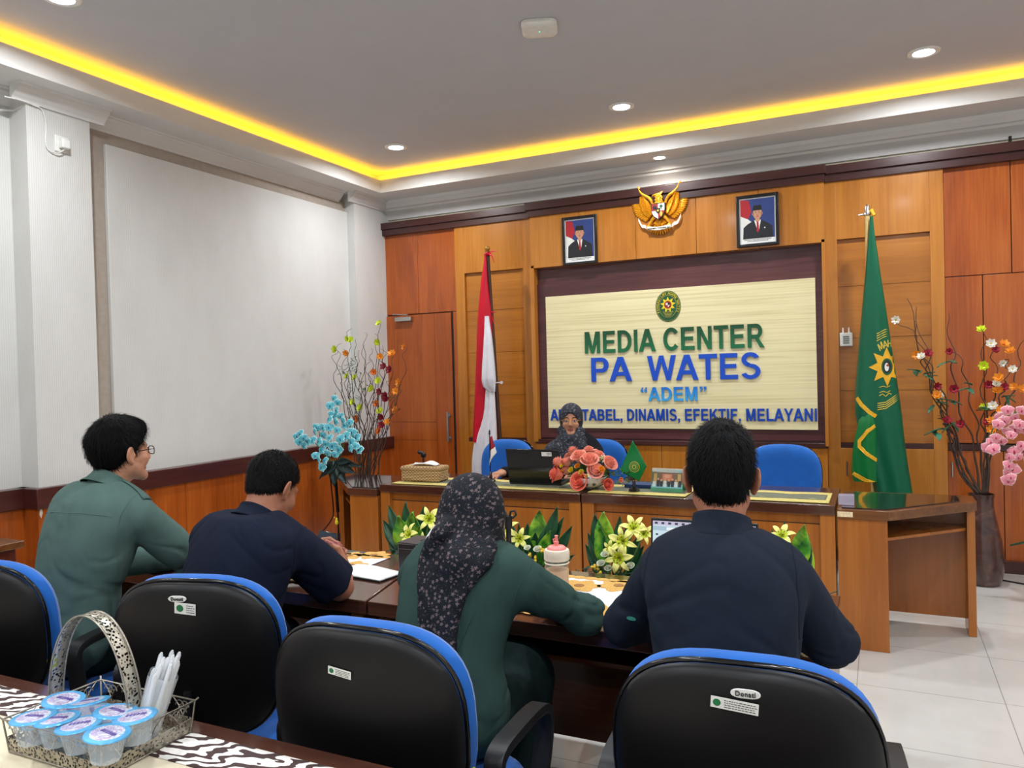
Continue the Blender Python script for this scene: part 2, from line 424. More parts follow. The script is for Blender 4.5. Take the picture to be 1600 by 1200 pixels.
# cabinet handles
def pull(x, z, y=OY-.002, par=wb):
    m = MB().tube([(x, y-.03, z-.055), (x, y-.03, z+.055)], .0065, 8)
    for dz in (-.045, .045): m.tube([(x, y, z+dz), (x, y-.03, z+dz)], .005, 8)
    m.build('cabinet_handle', M_CHROME, par, smooth=40)
pull(-.25, .72); pull(.455, .73, RY-.005); pull(-3.01, .79)
pull(-2.1, .72, OY-.02); pull(-1.3, .72, OY-.02)

# ------------------------------------------------------------------ ceiling fittings
M_LENS = emit('cool_lens', (214, 232, 255), 26)
M_LENSW = emit('neutral_lens', (250, 244, 232), 12)
def downlight(x, y, z, lab, r=.075, warm=False, watts=DOWN_W, grp=None):
    t = empty('downlight', (x, y, z), label=lab, cat='downlight')
    if grp: t['group'] = grp
    MB().lathe([(r*.8, -.001), (r*.86, -.008), (r*1.12, -.01), (r*1.25, -.005), (r*1.27, 0)], 32).build('trim_ring', M_WHITEP, t, smooth=50)
    MB().lathe([(.0005, -.005), (r*.6, -.0048), (r*.83, -.003)], 32).build('lens', M_LENSW if warm else M_LENS, t, smooth=60)
    ld = bpy.data.lights.new('downlight_lamp', 'AREA'); ld.shape = 'DISK'; ld.size = r*1.5; ld.energy = watts
    ld.color = (1, .93, .82) if warm else (.93, .965, 1.0); ld.spread = math.radians(165)
    lo = bpy.data.objects.new('downlight_lamp', ld); COL.objects.link(lo); lo.parent = t; lo.location = (0, 0, -.02)
    return t
for x, lab in ((-3.69, 'cool white ceiling downlight nearest the corner with the white wall'), (-1.697, 'cool white ceiling downlight in line with the ceiling access point'), (.274, 'cool white ceiling downlight above the green standing flag')):
    downlight(x, 5.53, ZC, lab)
downlight(2.2, 5.53, ZC, 'cool white ceiling downlight outside the frame', grp='downlights outside the frame')
for y in (2.56, -.1, -2.2):
    for x in (-3.69, -1.7, .27, 2.2):
        downlight(x, y, ZC, 'cool white ceiling downlight outside the frame', grp='downlights outside the frame')
downlight(-1.62, 6.30, ZS, 'small neutral downlight set in the lowered ceiling above the gold eagle', r=.055, warm=True, watts=3.2)
# wireless access point
t = empty('access_point', (-1.70, 4.02, ZC), rz=.35, label='white rounded square access point on the ceiling', cat='access point')
def rsq(h, r, n=8):
    o = []
    for cx, cy, a0 in ((h-r, h-r, 0), (-h+r, h-r, PI/2), (-h+r, -h+r, PI), (h-r, -h+r, 1.5*PI)):
        for i in range(n+1):
            a = a0+PI/2*i/n; o.append((cx+r*math.cos(a), cy+r*math.sin(a)))
    return o
m = MB(); rings = [(.095, 0), (.1, -.006), (.1, -.02), (.09, -.03), (.05, -.034)]
vs = []; fs = []
for h, z in rings: vs += [(x, y, z) for x, y in rsq(h, h*.42)]
n = len(rsq(1, .4))
for i in range(len(rings)-1):
    for j in range(n): fs.append((i*n+j, i*n+(j+1) % n, (i+1)*n+(j+1) % n, (i+1)*n+j))
fs.append(tuple((len(rings)-1)*n+j for j in range(n)))
m.add(vs, fs).build('housing', M_WHITEP, t, smooth=40)
MB().lathe([(.004, -.0345), (.004, -.036)], 10).build('status_light', emit('green_led', (90, 230, 150), 2), t)
# wall socket with cable on the pilaster
t = empty('power_socket', (PX, 3.09, 2.99), label='white power socket with plugged-in adapter high on the white pilaster', cat='socket')
MB().box((0, -.045, -.05), (.012, .045, .05)).build('socket_plate', M_WHITEP, t, bevel=.004)
MB().box((.012, -.022, -.03), (.05, .03, .028)).build('power_adapter', M_WHITEP, t, bevel=.006)
cb = []
for i in range(25):
    u = i/24
    P = [(.03, .0, -.035), (.025, -.03, -.06), (.008, -.075, -.06), (.006, -.10, -.02), (.006, -.095, .09), (.008, -.11, .16), (.012, -.14, .185), (.02, -.25, .19), (.0, -.33, .19)]
    k = u*(len(P)-1); a = min(int(k), len(P)-2); w = k-a
    p0, p1, p2, p3 = (Vector(P[max(a-1, 0)]), Vector(P[a]), Vector(P[a+1]), Vector(P[min(a+2, len(P)-1)]))
    cb.append(.5*((2*p1)+(-p0+p2)*w+(2*p0-5*p1+4*p2-p3)*w*w+(-p0+3*p1-3*p2+p3)*w**3))
MB().tube(cb, .004, 6).build('adapter_cable', M_WHITEP, t, smooth=60)
MB().tube([(-.16, -1.0, .17), (-.15, -.6, .165), (-.15, -.3, .15), (-.1, -.22, .16), (.012, -.2, .19), (.012, -.14, .186)], .006, 6).build('surface_cable', M_WHITEP, t, smooth=60)
# ------------------------------------------------------------------ desks and tables
M_GLASS = plain('dark_glass_sheet', (22, 16, 15), 0.04, coat=1.0, namt=0.1)
def desk_module(x0, x1, lab):
    t = empty('speaker_desk', ((x0+x1)/2, 4.75, 0), label=lab, cat='desk', group='main desk modules in front of the board')
    w = (x1-x0)/2-.003
    MB().box((-w, -.30, .712), (w, .34, .765)).build('desk_top', M_DESKT, t, bevel=.003)
    MB().box((-w+.03, -.255, .03), (w-.03, -.235, .712)).build('front_panel', M_DESKF, t)
    MB().box((-.0025, -.257, .03), (.0025, -.25, .65)).box((-w+.03, -.2565, .652), (w-.03, -.25, .656)).build('panel_groove', M_GAP, t)
    for a, b in ((-w, -w+.075), (w-.075, w)):
        MB().box((a, -.29, 0), (b, -.2, .712)).build('stile', M_DESKF, t, bevel=.002)
    for a, b in ((-w+.02, -w+.04), (w-.04, w-.02)): MB().box((a, -.2, 0), (b, .32, .712)).build('side_panel', M_DESKF, t)
    return t
desk_module(-3.19, -1.69, 'long dark-topped wooden desk section under the woven tissue box and laptop')
desk_module(-1.685, -.235, 'long dark-topped wooden desk section under the rose bowl and desk calendar')
def end_unit(x, z, s, lab):
    t = empty('end_desk', (x, 4.45, 0), label=lab, cat='desk', group='angled end desks')
    P = lambda l: [(a*s, b) for a, b in l][::s]
    MB().prism(P([(0, 0), (.25, 0), (.685, .45), (.685, .66), (0, .66)]), z-.05, z).build('desk_top', M_DESKE if s > 0 else M_DESKT, t, bevel=.003)
    MB().prism(P([(.02, .035), (.235, .035), (.60, .42), (.60, .60), (.02, .60)]), z+.0005, z+.006).build('glass_sheet', M_GLASS, t)
    def bx(nm, a, b, m=M_DESKF):
        lo = (min(a[0]*s, b[0]*s), a[1], a[2]); hi = (max(a[0]*s, b[0]*s), b[1], b[2]); return MB().box(lo, hi).build(nm, m, t, bevel=.002)
    bx('front_panel', (.0, .012, 0), (.24, .034, z-.05)); bx('side_panel', (.0, .034, 0), (.02, .62, z-.05))
    bx('back_panel', (.02, .58, .06), (.64, .60, z-.05)); bx('end_panel', (.635, .44, 0), (.675, .65, z-.05))
    MB().prism(P([(.02, .05), (.235, .05), (.63, .46), (.63, .58), (.02, .58)]), z-.165, z-.15).build('shelf', M_DESKF, t)
    return t
ru = end_unit(-.225, .748, 1, 'angled open-fronted end desk with a glass sheet, beside the tall brown vase')
MB().box((.0, -.0015, .708), (.075, .02, .736)).build('splintered_edge', plain('bare_splintered_wood', (226, 204, 164), .8, nscale=60, namt=.25), ru)
end_unit(-3.215, .728, -1, 'angled end desk with a glass sheet, reflecting the bare willow branches')

# front table row (people sit at it)
M_TBL = wood('table_top_wood', (60, 32, 24), (80, 46, 34), (100, 62, 46), 'x', rough=0.14, coat=0.7)
M_TBLF = wood('table_front_wood', (60, 28, 12), (82, 40, 18), (100, 54, 26), 'x', rough=0.3)
def table(poly, z, lab, grp, y0, y1, legs):
    cx = sum(p[0] for p in poly)/len(poly); cy = sum(p[1] for p in poly)/len(poly)
    t = empty('meeting_table', (cx, cy, 0), label=lab, cat='table', group=grp)
    L = lambda x, y: (x-cx, y-cy)
    MB().prism([L(*p) for p in poly], z-.05, z).build('table_top', M_TBL, t, bevel=.003)
    xs = [p[0] for p in poly]; a, b = min(xs)+.14, max(xs)-.14
    MB().box((a-cx, y1-.09-cy, .1), (b-cx, y1-.07-cy, z-.05)).build('modesty_panel', M_TBLF, t)
    MB().box((a-cx, y0+.2-cy, z-.19), (b-cx, y1-.09-cy, z-.175)).build('under_shelf', M_TBLF, t)
    for x in legs: MB().box((x-.025-cx, y0+.02-cy, 0), (x+.025-cx, y1-.05-cy, z-.05)).build('leg_panel', M_DESKE, t, bevel=.002)
    return t
table([(-1.655, 2.22), (-.14, 2.22), (-.14, 2.86), (-1.80, 2.86)], .725, 'dark brown meeting table under the bottle and the embroidered runner', 'front row tables', 2.22, 2.86, (-1.60, -.17))
table([(-3.3, 2.22), (-1.665, 2.22), (-1.81, 2.86), (-3.3, 2.86)], .725, 'dark brown meeting table under the open white papers', 'front row tables', 2.22, 2.86, (-3.25, -1.72))
t = empty('meeting_table', (-1.6, .92, 0), label='dark brown table with the wire basket and the animal-print runner', cat='table')
MB().box((-2.2, -.37, .675), (1.75, .37, .725)).build('table_top', M_TBL, t, bevel=.003)
for x in (-2.1, -.2, 1.65): MB().box((x-.025, -.3, 0), (x+.025, .33, .675)).build('leg_panel', M_DESKE, t)
MB().box((-2.05, .28, .1), (1.6, .30, .675)).build('modesty_panel', M_TBLF, t)
# low cabinet at the left edge of the frame
t = empty('side_cabinet', (-4.21, 1.98, 0), label='low red-brown wooden cabinet against the left wall at the frame edge', cat='cabinet')
MB().box((-.26, -.6, .70), (.27, .46, .735)).build('cabinet_top', M_DESKE, t, bevel=.004)
MB().box((-.25, -.57, 0), (.24, .43, .70)).build('body', wood('mahogany', (70, 22, 12), (92, 32, 16), (110, 42, 20)), t)
MB().box((.24, -.5, .08), (.252, .05, .64)).build('door', wood('mahogany_b', (64, 20, 10), (86, 30, 14), (104, 40, 18)), t, bevel=.004)
MB().box((.24, .07, .08), (.252, .40, .64)).build('door', bpy.data.materials['mahogany_b'], t, bevel=.004)

# ------------------------------------------------------------------ cloth runners
def animal_print():
    m, nt, b = _base('animal_print_runner', 0.7)
    v = coord(nt, (9, 26, 1), (0, 0, .5))
    w = nd(nt, 'ShaderNodeTexWave'); w.inputs['Scale'].default_value = .55; w.inputs['Distortion'].default_value = 14; w.inputs['Detail'].default_value = 2.5; w.inputs['Detail Scale'].default_value = 1.3
    nt.links.new(v, w.inputs[0])
    r = ramp(nt, [(0.44, lin(62, 40, 38)), (0.5, lin(236, 232, 226))], w.outputs['Fac']); nt.links.new(r.outputs[0], b.inputs['Base Color']); return m
M_ZEB = animal_print(); M_CREAMCL = plain('cream_cloth', (226, 214, 186), .8, nscale=8, namt=.05)
def rect_thing(name, lo, hi, z, mat, lab, cat, grp=None, rz=0, th=.0025):
    cx, cy = (lo[0]+hi[0])/2, (lo[1]+hi[1])/2
    m = MB()
    def F(u, v):
        x = (u-.5)*(hi[0]-lo[0]); y = (v-.5)*(hi[1]-lo[1])
        return (x, y, th+.0012*math.sin(9*x+3*y)*math.sin(7*y+2))
    m.grid(F, max(4, int((hi[0]-lo[0])/.05)), max(4, int((hi[1]-lo[1])/.05)))
    o = m.build(name, mat, None, smooth=180, loc=(cx, cy, z), rot=(0, 0, rz), solid=.002)
    return tag(o, lab, cat, grp)
zt = .7258
cr_ = empty('table_runner', (-1.5, .92, zt), label='cream cloth runner bordered by brown and white animal print', cat='table runner')
def flat(name, lo, hi, mat, par, z=.003, th=.002):
    return MB().grid(lambda u, v: (lo[0]+(hi[0]-lo[0])*u, lo[1]+(hi[1]-lo[1])*v, z+.0008*math.sin(40*u)*math.sin(9*v)), 30, 6).build(name, mat, par, smooth=180, solid=th)
flat('cream_field', (-2.0, -.22), (1.2, .225), M_CREAMCL, cr_, .003)
flat('printed_border', (-2.0, .20), (1.2, .31), M_ZEB, cr_, .0055)
flat('printed_border', (-2.0, -.05), (1.2, .035), M_ZEB, cr_, .0055)
flat('printed_border', (-2.0, -.33), (1.2, -.22), M_ZEB, cr_, .0055)
def lace():
    m, nt, b = _base('white_lace_runner', 0.85)
    v = coord(nt)
    n = tnoise(nt, v, 420, 1); r0 = ramp(nt, [(.4, lin(206, 208, 212)), (.6, lin(240, 240, 242))], n)
    nt.links.new(r0.outputs[0], b.inputs['Base Color']); bump(nt, b, n, .4, .002); return m
M_LACE = lace()
M_GOLDTH = plain('gold_embroidery', (206, 160, 78), .6, nscale=180, namt=.3, bmp=.4)
M_GOLDTD = plain('dark_gold_embroidery', (150, 100, 40), .6, nscale=180, namt=.3, bmp=.4)
def petalflower(m, cx, cy, r, z, n=6, a0=0, mi=0, w=.42, core=1):
    for k in range(n):
        a = a0+2*PI*k/n; pts = []
        for j in range(14):
            q = 2*PI*j/14; px = r*.56+r*.44*math.cos(q); py = r*w*math.sin(q)*(1-.25*math.cos(q))*.9
            pts.append((cx+px*math.cos(a)-py*math.sin(a), cy+px*math.sin(a)+py*math.cos(a)))
        m.prism(pts, z, z+.0016+.0003*(k % 2), mi=mi)
    m.prism([(cx+r*.24*math.cos(2*PI*j/12), cy+r*.24*math.sin(2*PI*j/12)) for j in range(12)], z, z+.003, mi=core)
def lace_runner(x0, x1, y0, y1, fl, lab):
    cx, cy = (x0+x1)/2, (y0+y1)/2
    t = empty('lace_runner', (cx, cy, .7255), label=lab, cat='table runner', group='embroidered runners on the front tables')
    hw, hh = (x1-x0)/2, (y1-y0)/2
    MB().grid(lambda u, v: ((u-.5)*2*hw, (v-.5)*2*hh, .0025), 20, 8).build('lace_field', M_LACE, t, solid=.002)
    m = MB()
    for sy in (-1, 1):
        n = int(2*hw/.045)
        for k in range(n):
            x = -hw+(k+.5)*2*hw/n; m.prism([(x+.027*math.cos(2*PI*j/12), sy*hh+.02*math.sin(2*PI*j/12)) for j in range(12)], .0035, .0048+.0003*(k % 2))
        m.box((-hw, sy*hh-.012 if sy > 0 else -hh-.008, .0034), (hw, sy*hh+.008 if sy > 0 else -hh+.012, .0054))
    m.build('scalloped_edge', M_GOLDTH, t)
    for fx, fy, r in fl:
        m = MB(); petalflower(m, fx-cx, fy-cy, r, .0035, 6, fx*9); m.build('embroidered_flower', [M_GOLDTH, M_GOLDTD], t)
lace_runner(-1.36, -.2, 2.30, 2.76, [tuple(at(*p, z=.728))[:2]+(.082,) for p in ((929, 955), (967, 916), (905, 916), (1010, 950))]+[(-1.26, 2.42, .06), (-.5, 2.6, .07)], 'white lace runner with gold flowers under the bottle and laptop')
lace_runner(-3.1, -1.95, 2.34, 2.78, [tuple(at(*p, z=.728))[:2]+(.075,) for p in ((545, 869), (584, 868), (548, 884))]+[(-2.5, 2.64, .07), (-2.7, 2.5, .07), (-2.95, 2.62, .07)], 'white lace runner with gold flowers beyond the open papers')

# ------------------------------------------------------------------ office chair
def sup(a, b, n, r, th):
    c, s = math.cos(th), math.sin(th)
    return a*r*math.copysign(abs(c)**(2/n), c), b*r*math.copysign(abs(s)**(2/n), s)
def back_w(z):      # relative half width along the height -1..1
    return 1-.09*max(0, -z)**1.5-.05*max(0, z)**3
def pad(a, b, n, F, prof, nr=9, nt_=48, back=False):
    """puffed slab: outline superellipse (a,b,n); F(x,z)->y of the mid surface; prof(r)->half thickness"""
    m = MB(); vs = []; fs = []
    def P(r, th, sgn):
        x, z = sup(a, b, n, r, th); x *= back_w(z/b)
        return (x, F(x, z)+sgn*prof(r), z)
    rs = [i/nr for i in range(1, nr+1)]
    rs = [1-(1-r)**1.6 for r in rs]
    for sgn in (1, -1):
        base = len(vs); vs.append(P(0, 0, sgn))
        for r in rs:
            for j in range(nt_): vs.append(P(r, 2*PI*j/nt_, sgn))
        for j in range(nt_): fs.append((base, base+1+j, base+1+(j+1) % nt_)[::sgn])
        for i in range(nr-1):
            for j in range(nt_):
                q = base+1+i*nt_; fs.append((q+j, q+nt_+j, q+nt_+(j+1) % nt_, q+(j+1) % nt_)[::sgn])
    q0 = 1+(nr-1)*nt_; q1 = q0+1+nr*nt_
    for j in range(nt_): fs.append((q0+j, q1+j, q1+(j+1) % nt_, q0+(j+1) % nt_))
    return m.add(vs, fs)
M_SHELL = plain('black_shell_plastic', (7, 7, 9), .42, nscale=300, namt=.1, spec=.3)
M_ARM = plain('black_armrest', (14, 15, 18), .5, nscale=200, namt=.1, bmp=.1)
M_TAGY = plain('yellow_green_tag', (170, 190, 30), .6)
M_STICK = plain('white_sticker', (222, 222, 216), .5, namt=.03)
M_STICKB = plain('sticker_print', (50, 52, 54), .6)
M_GREENP = plain('green_print', (20, 110, 60), .5)
def text_mb(txt, size, mb, M, mi=0, th=.0008, off=0.0, align='CENTER', sx=1.0, spacing=1.0):
    cu = bpy.data.curves.new('t', 'FONT'); cu.body = txt; cu.size = size; cu.extrude = th; cu.offset = off
    cu.align_x = align; cu.align_y = 'CENTER'; cu.resolution_u = 4; cu.space_character = spacing
    o = bpy.data.objects.new('t', cu); COL.objects.link(o)
    me = bpy.data.meshes.new_from_object(o.evaluated_get(bpy.context.evaluated_depsgraph_get()))
    S = Matrix.Diagonal((sx, 1, 1, 1))
    mb.add([S @ v.co for v in me.vertices], [tuple(p.vertices) for p in me.polygons], mi, M)
    bpy.data.objects.remove(o); bpy.data.curves.remove(cu); bpy.data.meshes.remove(me)
    return mb
BZ = .742    # height of the back pad's centre
def make_chair(lab, loc, rz, grp, badge=None, sticker=None, tilt=.10, simple=False):
    t = empty('office_chair', loc, rz, lab, 'chair', grp)
    F = lambda x, z: -.235-(z*math.tan(tilt))+.16*x*x/.25*.9+ -.025*math.cos(z*5)
    # seat
    s = pad(.245, .235, 3.2, lambda x, z: 0, lambda r: .034*(1-r**5)**.5+.002)
    s.v = [(x, z+.02, .455-y) for x, y, z in s.v]; s.build('seat_cushion', M_BLUE, t, smooth=60)
    s = pad(.25, .24, 3.2, lambda x, z: 0, lambda r: .016*(1-r**6)**.5+.002)
    s.v = [(x, z+.02, .415-y) for x, y, z in s.v]; s.build('seat_shell', M_SHELL, t, smooth=60)
    # back
    s = pad(.252, .232, 3.1, lambda x, z: F(x, z)+.040, lambda r: .046*(1-r**7)**.5)
    s.v = [(x, y, z+BZ) for x, y, z in s.v]; s.build('back_cushion', M_BLUE, t, smooth=60)
    s = pad(.249, .226, 3.1, lambda x, z: F(x, z)-.012, lambda r: .022*(1-r**9)**.5)
    s.v = [(x, y, z+BZ-.004) for x, y, z in s.v]; bs = s.build('back_shell', M_SHELL, t, smooth=60)
    # piping on the shell rim
    pts = []
    for j in range(61):
        x, z = sup(.2515, .2285, 3.1, 1, 2*PI*j/60); x *= back_w(z/.2285); pts.append((x, F(x, z)-.005, z+BZ-.003))
    MB().tube(pts, .0055, 6, caps=False).build('rim', M_BLACKG, t, smooth=180)
    MB().box((-.022, -.2, .38), (.022, -.03, .395)).tube([(0, -.19, .388), (0, -.26, .40), (0, -.285, .46), (0, -.275, .66)], [.03, .03, .028, .026], 10, flat=.45).build('back_bracket', M_BLACK, t, smooth=40)
    # arm loops
    for sx in (-1, 1):
        w = .275*sx
        P = [(w*.93, -.13, .40), (w, -.14, .44), (w*1.03, -.15, .56), (w*1.03, -.165, .645), (w*1.03, -.14, .675), (w*1.03, -.05, .68), (w*1.03, .08, .675), (w*1.03, .14, .655), (w*1.02, .155, .60), (w*1.0, .13, .5), (w*.93, .10, .40)]
        Q = []
        for i in range(len(P)-1):
            for k in range(4):
                p0, p1, p2, p3 = (Vector(P[max(i-1, 0)]), Vector(P[i]), Vector(P[i+1]), Vector(P[min(i+2, len(P)-1)])); u = k/4
                Q.append(.5*((2*p1)+(-p0+p2)*u+(2*p0-5*p1+4*p2-p3)*u*u+(-p0+3*p1-3*p2+p3)*u**3))
        Q.append(Vector(P[-1]))
        arm = MB()
        vs = []; fs = []
        for i, p in enumerate(Q):
            tt = (Q[min(i+1, len(Q)-1)]-Q[max(i-1, 0)]).normalized(); nrm = Vector((1, 0, 0)).cross(tt).normalized()
            for a, b in ((-.022, -.011), (.022, -.011), (.026, 0), (.022, .013), (-.022, .013), (-.026, 0)):
                vs.append(p+Vector((1, 0, 0))*a+nrm*b)
        for i in range(len(Q)-1):
            for j in range(6): fs.append((i*6+j, i*6+(j+1) % 6, i*6+6+(j+1) % 6, i*6+6+j))
        arm.add(vs, fs).box((min(w*.7, w*.95), -.15, .392), (max(w*.7, w*.95), .12, .405)).build('armrest', M_ARM, t, smooth=50)
    # column, star base, castors
    MB().lathe([(.05, .385), (.05, .37), (.026, .36), (.026, .20), (.036, .19), (.036, .075), (.0, .07)][::-1], 18).box((-.1, -.1, .38), (.1, .12, .40)).build('gas_column', M_BLACK, t, smooth=40)
    m = MB()
    for k in range(5):
        a = 2*PI*k/5+.3
        m.tube([(0, 0, .105), (.12*math.cos(a), .12*math.sin(a), .10), (.29*math.cos(a), .29*math.sin(a), .075)], [.034, .028, .017], 8)
    m.build('star_base', M_BLACK, t, smooth=50)
    for k in range(5):
        a = 2*PI*k/5+.3; c = MB(); cx, cy = .29*math.cos(a), .29*math.sin(a)
        for d in (-.014, .014): c.lathe([(.008, -.008), (.026, -.008), (.028, 0), (.026, .008), (.008, .008)], 16, M=T(cx, cy, .0285) @ rotz(a+.6) @ T(0, d, 0) @ rotx(PI/2))
        c.tube([(cx, cy, .03), (cx, cy, .075)], .009, 6).build('castor', M_BLACK, t, smooth=40)
    bp = [(x, F(x, z)) for x, z in ((0, 0),)]
    if badge:
        yb = lambda z: F(0, z-BZ)-.0355
        m = MB(); o = [(x, z) for x, z in [(.03*math.cos(q)*.62+math.copysign(.008, math.cos(q)), .0085*math.sin(q)) for q in [2*PI*j/28 for j in range(28)]]]
        z0 = .924
        bd = MB().prism(o, -.001, .002, 'y').build('badge', M_STICK, t, loc=(badge[0], yb(z0)-.001+.25*badge[0]**2, z0), rot=(tilt+.02, 0, 0))
        tm = MB(); text_mb(badge[1], .0135, tm, Matrix(((1, 0, 0, 0), (0, 0, 1, -.0022), (0, 1, 0, 0), (0, 0, 0, 1))), off=.00025, spacing=1.12, sx=.88)
        tm.build('badge_lettering', M_STICKB, bd)
    if sticker:
        x, z, w, h, rot, kind = sticker
        y = F(x, z-BZ)-.0362
        st = MB().box((-w/2, -.0006, -h/2), (w/2, .0006, h/2)).build('sticker', M_STICK, t, loc=(x, y, z), rot=(tilt+.02, rot, math.atan(.576*x)))
        m = MB()
        if kind != 'plain':
            m.prism([(-w/2+h*.5+h*.32*math.cos(2*PI*j/20), h*.32*math.sin(2*PI*j/20)) for j in range(20)], -.0012, -.0007, 'y').build('sticker_seal', M_GREENP, st)
        m = MB(); r = random.Random(4)
        for k in range(4):
            zz = h*.3-k*h*.2; x1 = -w/2+h*1.1
            while x1 < w/2-.006:
                l = r.uniform(.002, .006); m.box((x1, -.0012, zz-h*.03), (min(x1+l, w/2-.003), -.0007, zz+h*.03)); x1 += l+.0015
        m.build('sticker_print', M_STICKB, st)
    # yellow-green cloth tag on the side seam
    x = .252*back_w(-.3/.9)*.985
    MB().box((-.002, -.022, -.016), (.002, .012, .016)).build('cloth_tag', M_TAGY, t, loc=(x*.997, F(x, -.10)+.012, BZ-.10), rot=(tilt, 0, -.35))
    return t
fg = 'blue and black office chairs of the front row'
make_chair('blue and black office chair at the left frame edge, behind the man in green', (-2.67, 1.68, 0), .28, fg)
make_chair('blue and black office chair with white inventory sticker, behind the man holding a phone', (-1.835, 1.79, 0), .30, fg, badge=(-.01, 'Donati'), sticker=(.012, .897, .062, .032, .1, 'seal'))
make_chair('blue and black office chair behind the woman in the floral headscarf', (-1.075, 1.645, 0), .05, fg, sticker=(-.02, .875, .060, .018, .12, 'seal'))
make_chair('blue and black office chair with brand badge, behind the man in black at the laptop', (-.27, 1.74, 0), .08, fg, badge=(.012, 'Donati'), sticker=(-.008, .900, .085, .022, .08, 'seal'))
bg = 'blue office chairs behind the speaker desk'
make_chair('empty blue office chair behind the woven tissue box and small red-white flag', (-2.82, 5.52, 0), PI-.1, bg)
make_chair('blue office chair the woman with glasses sits on', (-2.05, 5.66, 0), PI+.1, bg)
make_chair('empty blue office chair between the two flags, near the green flag', (-.62, 5.45, 0), PI+.05, bg)
# ------------------------------------------------------------------ things on the panelled wall
FX = Matrix(((1, 0, 0, 0), (0, 0, 1, 0), (0, 1, 0, 0), (0, 0, 0, 1)))   # font plane -> x/z plane, extruded along y
def _bar(x0, y0, x1, y1): return [(x0, y0), (x1, y0), (x1, y1), (x0, y1)]
def _ring(cx, cy, rx, ry, tx, ty, a0, a1, n=14):
    o = []
    for i in range(n):
        u, v = math.radians(a0+(a1-a0)*i/n), math.radians(a0+(a1-a0)*(i+1)/n)
        o.append([(cx+rx*math.cos(u), cy+ry*math.sin(u)), (cx+rx*math.cos(v), cy+ry*math.sin(v)), (cx+(rx-tx)*math.cos(v), cy+(ry-ty)*math.sin(v)), (cx+(rx-tx)*math.cos(u), cy+(ry-ty)*math.sin(u))])
    return o
def _mir(p, c): return [(2*c-x, y) for x, y in p[::-1]]
def glyph(c):
    S = _bar(.1, 0, .305, 1)
    if c == 'A': return [[(0, 0), (.225, 0), (.606, 1), (.385, 1)], [(.783, 0), (1.008, 0), (.623, 1), (.402, 1)], _bar(.23, .225, .78, .385)], 1.008
    if c == 'B': return [S, _bar(.3, .84, .6, 1), _bar(.3, .435, .62, .585), _bar(.3, 0, .62, .165)]+_ring(.6, .715, .28, .285, .195, .16, -90, 90)+_ring(.62, .2925, .315, .2925, .205, .165, -90, 90), 1.008
    if c == 'C': return _ring(.545, .5, .475, .515, .215, .175, 38, 322, 26), 1.008
    if c == 'D': return [S, _bar(.3, .835, .44, 1), _bar(.3, 0, .44, .165)]+_ring(.44, .5, .5, .5, .21, .165, -90, 90, 20), 1.008
    if c == 'E': return [S, _bar(.3, .83, .84, 1), _bar(.3, .425, .79, .585), _bar(.3, 0, .86, .17)], .931
    if c == 'F': return [S, _bar(.3, .83, .79, 1), _bar(.3, .415, .71, .58)], .853
    if c == 'H': return [S, _bar(.70, 0, .905, 1), _bar(.3, .42, .71, .59)], 1.008
    if c == 'I': return [_bar(.095, 0, .3, 1)], .39
    if c == 'K': return [S, [(.3, .3), (.3, .56), (.70, 1), (.97, 1)], [(.41, .57), (.56, .70), (1.0, 0), (.74, 0)]], 1.008
    if c == 'L': return [S, _bar(.3, 0, .82, .17)], .853
    if c == 'M':
        d = [(.1, 1), (.375, 1), (.66, 0), (.495, 0)]
        return [_bar(.1, 0, .29, 1), _bar(.873, 0, 1.063, 1), d, _mir(d, .5815)], 1.163
    if c == 'N': return [_bar(.1, 0, .29, 1), _bar(.715, 0, .905, 1), [(.1, 1), (.31, 1), (.905, 0), (.70, 0)]], 1.008
    if c in 'PR':
        g_ = [S, _bar(.3, .835, .58, 1), _bar(.3, .375, .58, .54)]+_ring(.58, .6875, .31, .3125, .205, .165, -90, 90)
        if c == 'P': return g_, .931
        return g_+[[(.44, .46), (.64, .46), (1.0, 0), (.75, 0)]], 1.008
    if c == 'S': return _ring(.465, .735, .375, .28, .20, .155, 18, 262, 20)+_ring(.465, .28, .41, .295, .20, .155, -160, 88, 20)+[[(.33, .47), (.60, .415), (.66, .54), (.36, .60)]], .931
    if c == 'T': return [_bar(.03, .83, .825, 1), _bar(.325, 0, .53, .84)], .853
    if c == 'U': return [_bar(.1, .37, .305, 1), _bar(.705, .37, .91, 1)]+_ring(.505, .385, .405, .40, .205, .175, 180, 360, 18), 1.008
    if c == 'W':
        a, b = [(0, 1), (.215, 1), (.44, 0), (.255, 0)], [(.255, 0), (.44, 0), (.745, 1), (.565, 1)]
        return [a, b, _mir(a, .659), _mir(b, .659)], 1.318
    if c == 'Y':
        a = [(0, 1), (.24, 1), (.57, .40), (.363, .40)]; return [a, _mir(a, .466), _bar(.363, 0, .569, .42)], .931
    if c == ',': return [_bar(.10, 0, .30, .19), [(.20, -.0), (.30, .02), (.25, -.14), (.11, -.21), (.10, -.13), (.18, -.08)]], .39
    if c in '\u201c\u201d':
        q = [_bar(.07, .66, .27, .82), [(.07, .8), (.17, .82), (.27, 1), (.18, 1)]]; q = q+[[(x+.31, y) for x, y in p] for p in q]
        if c == '\u201d': q = [[(.69-x, 1.66-y) for x, y in p] for p in q]
        return q, .69
    return [], .39
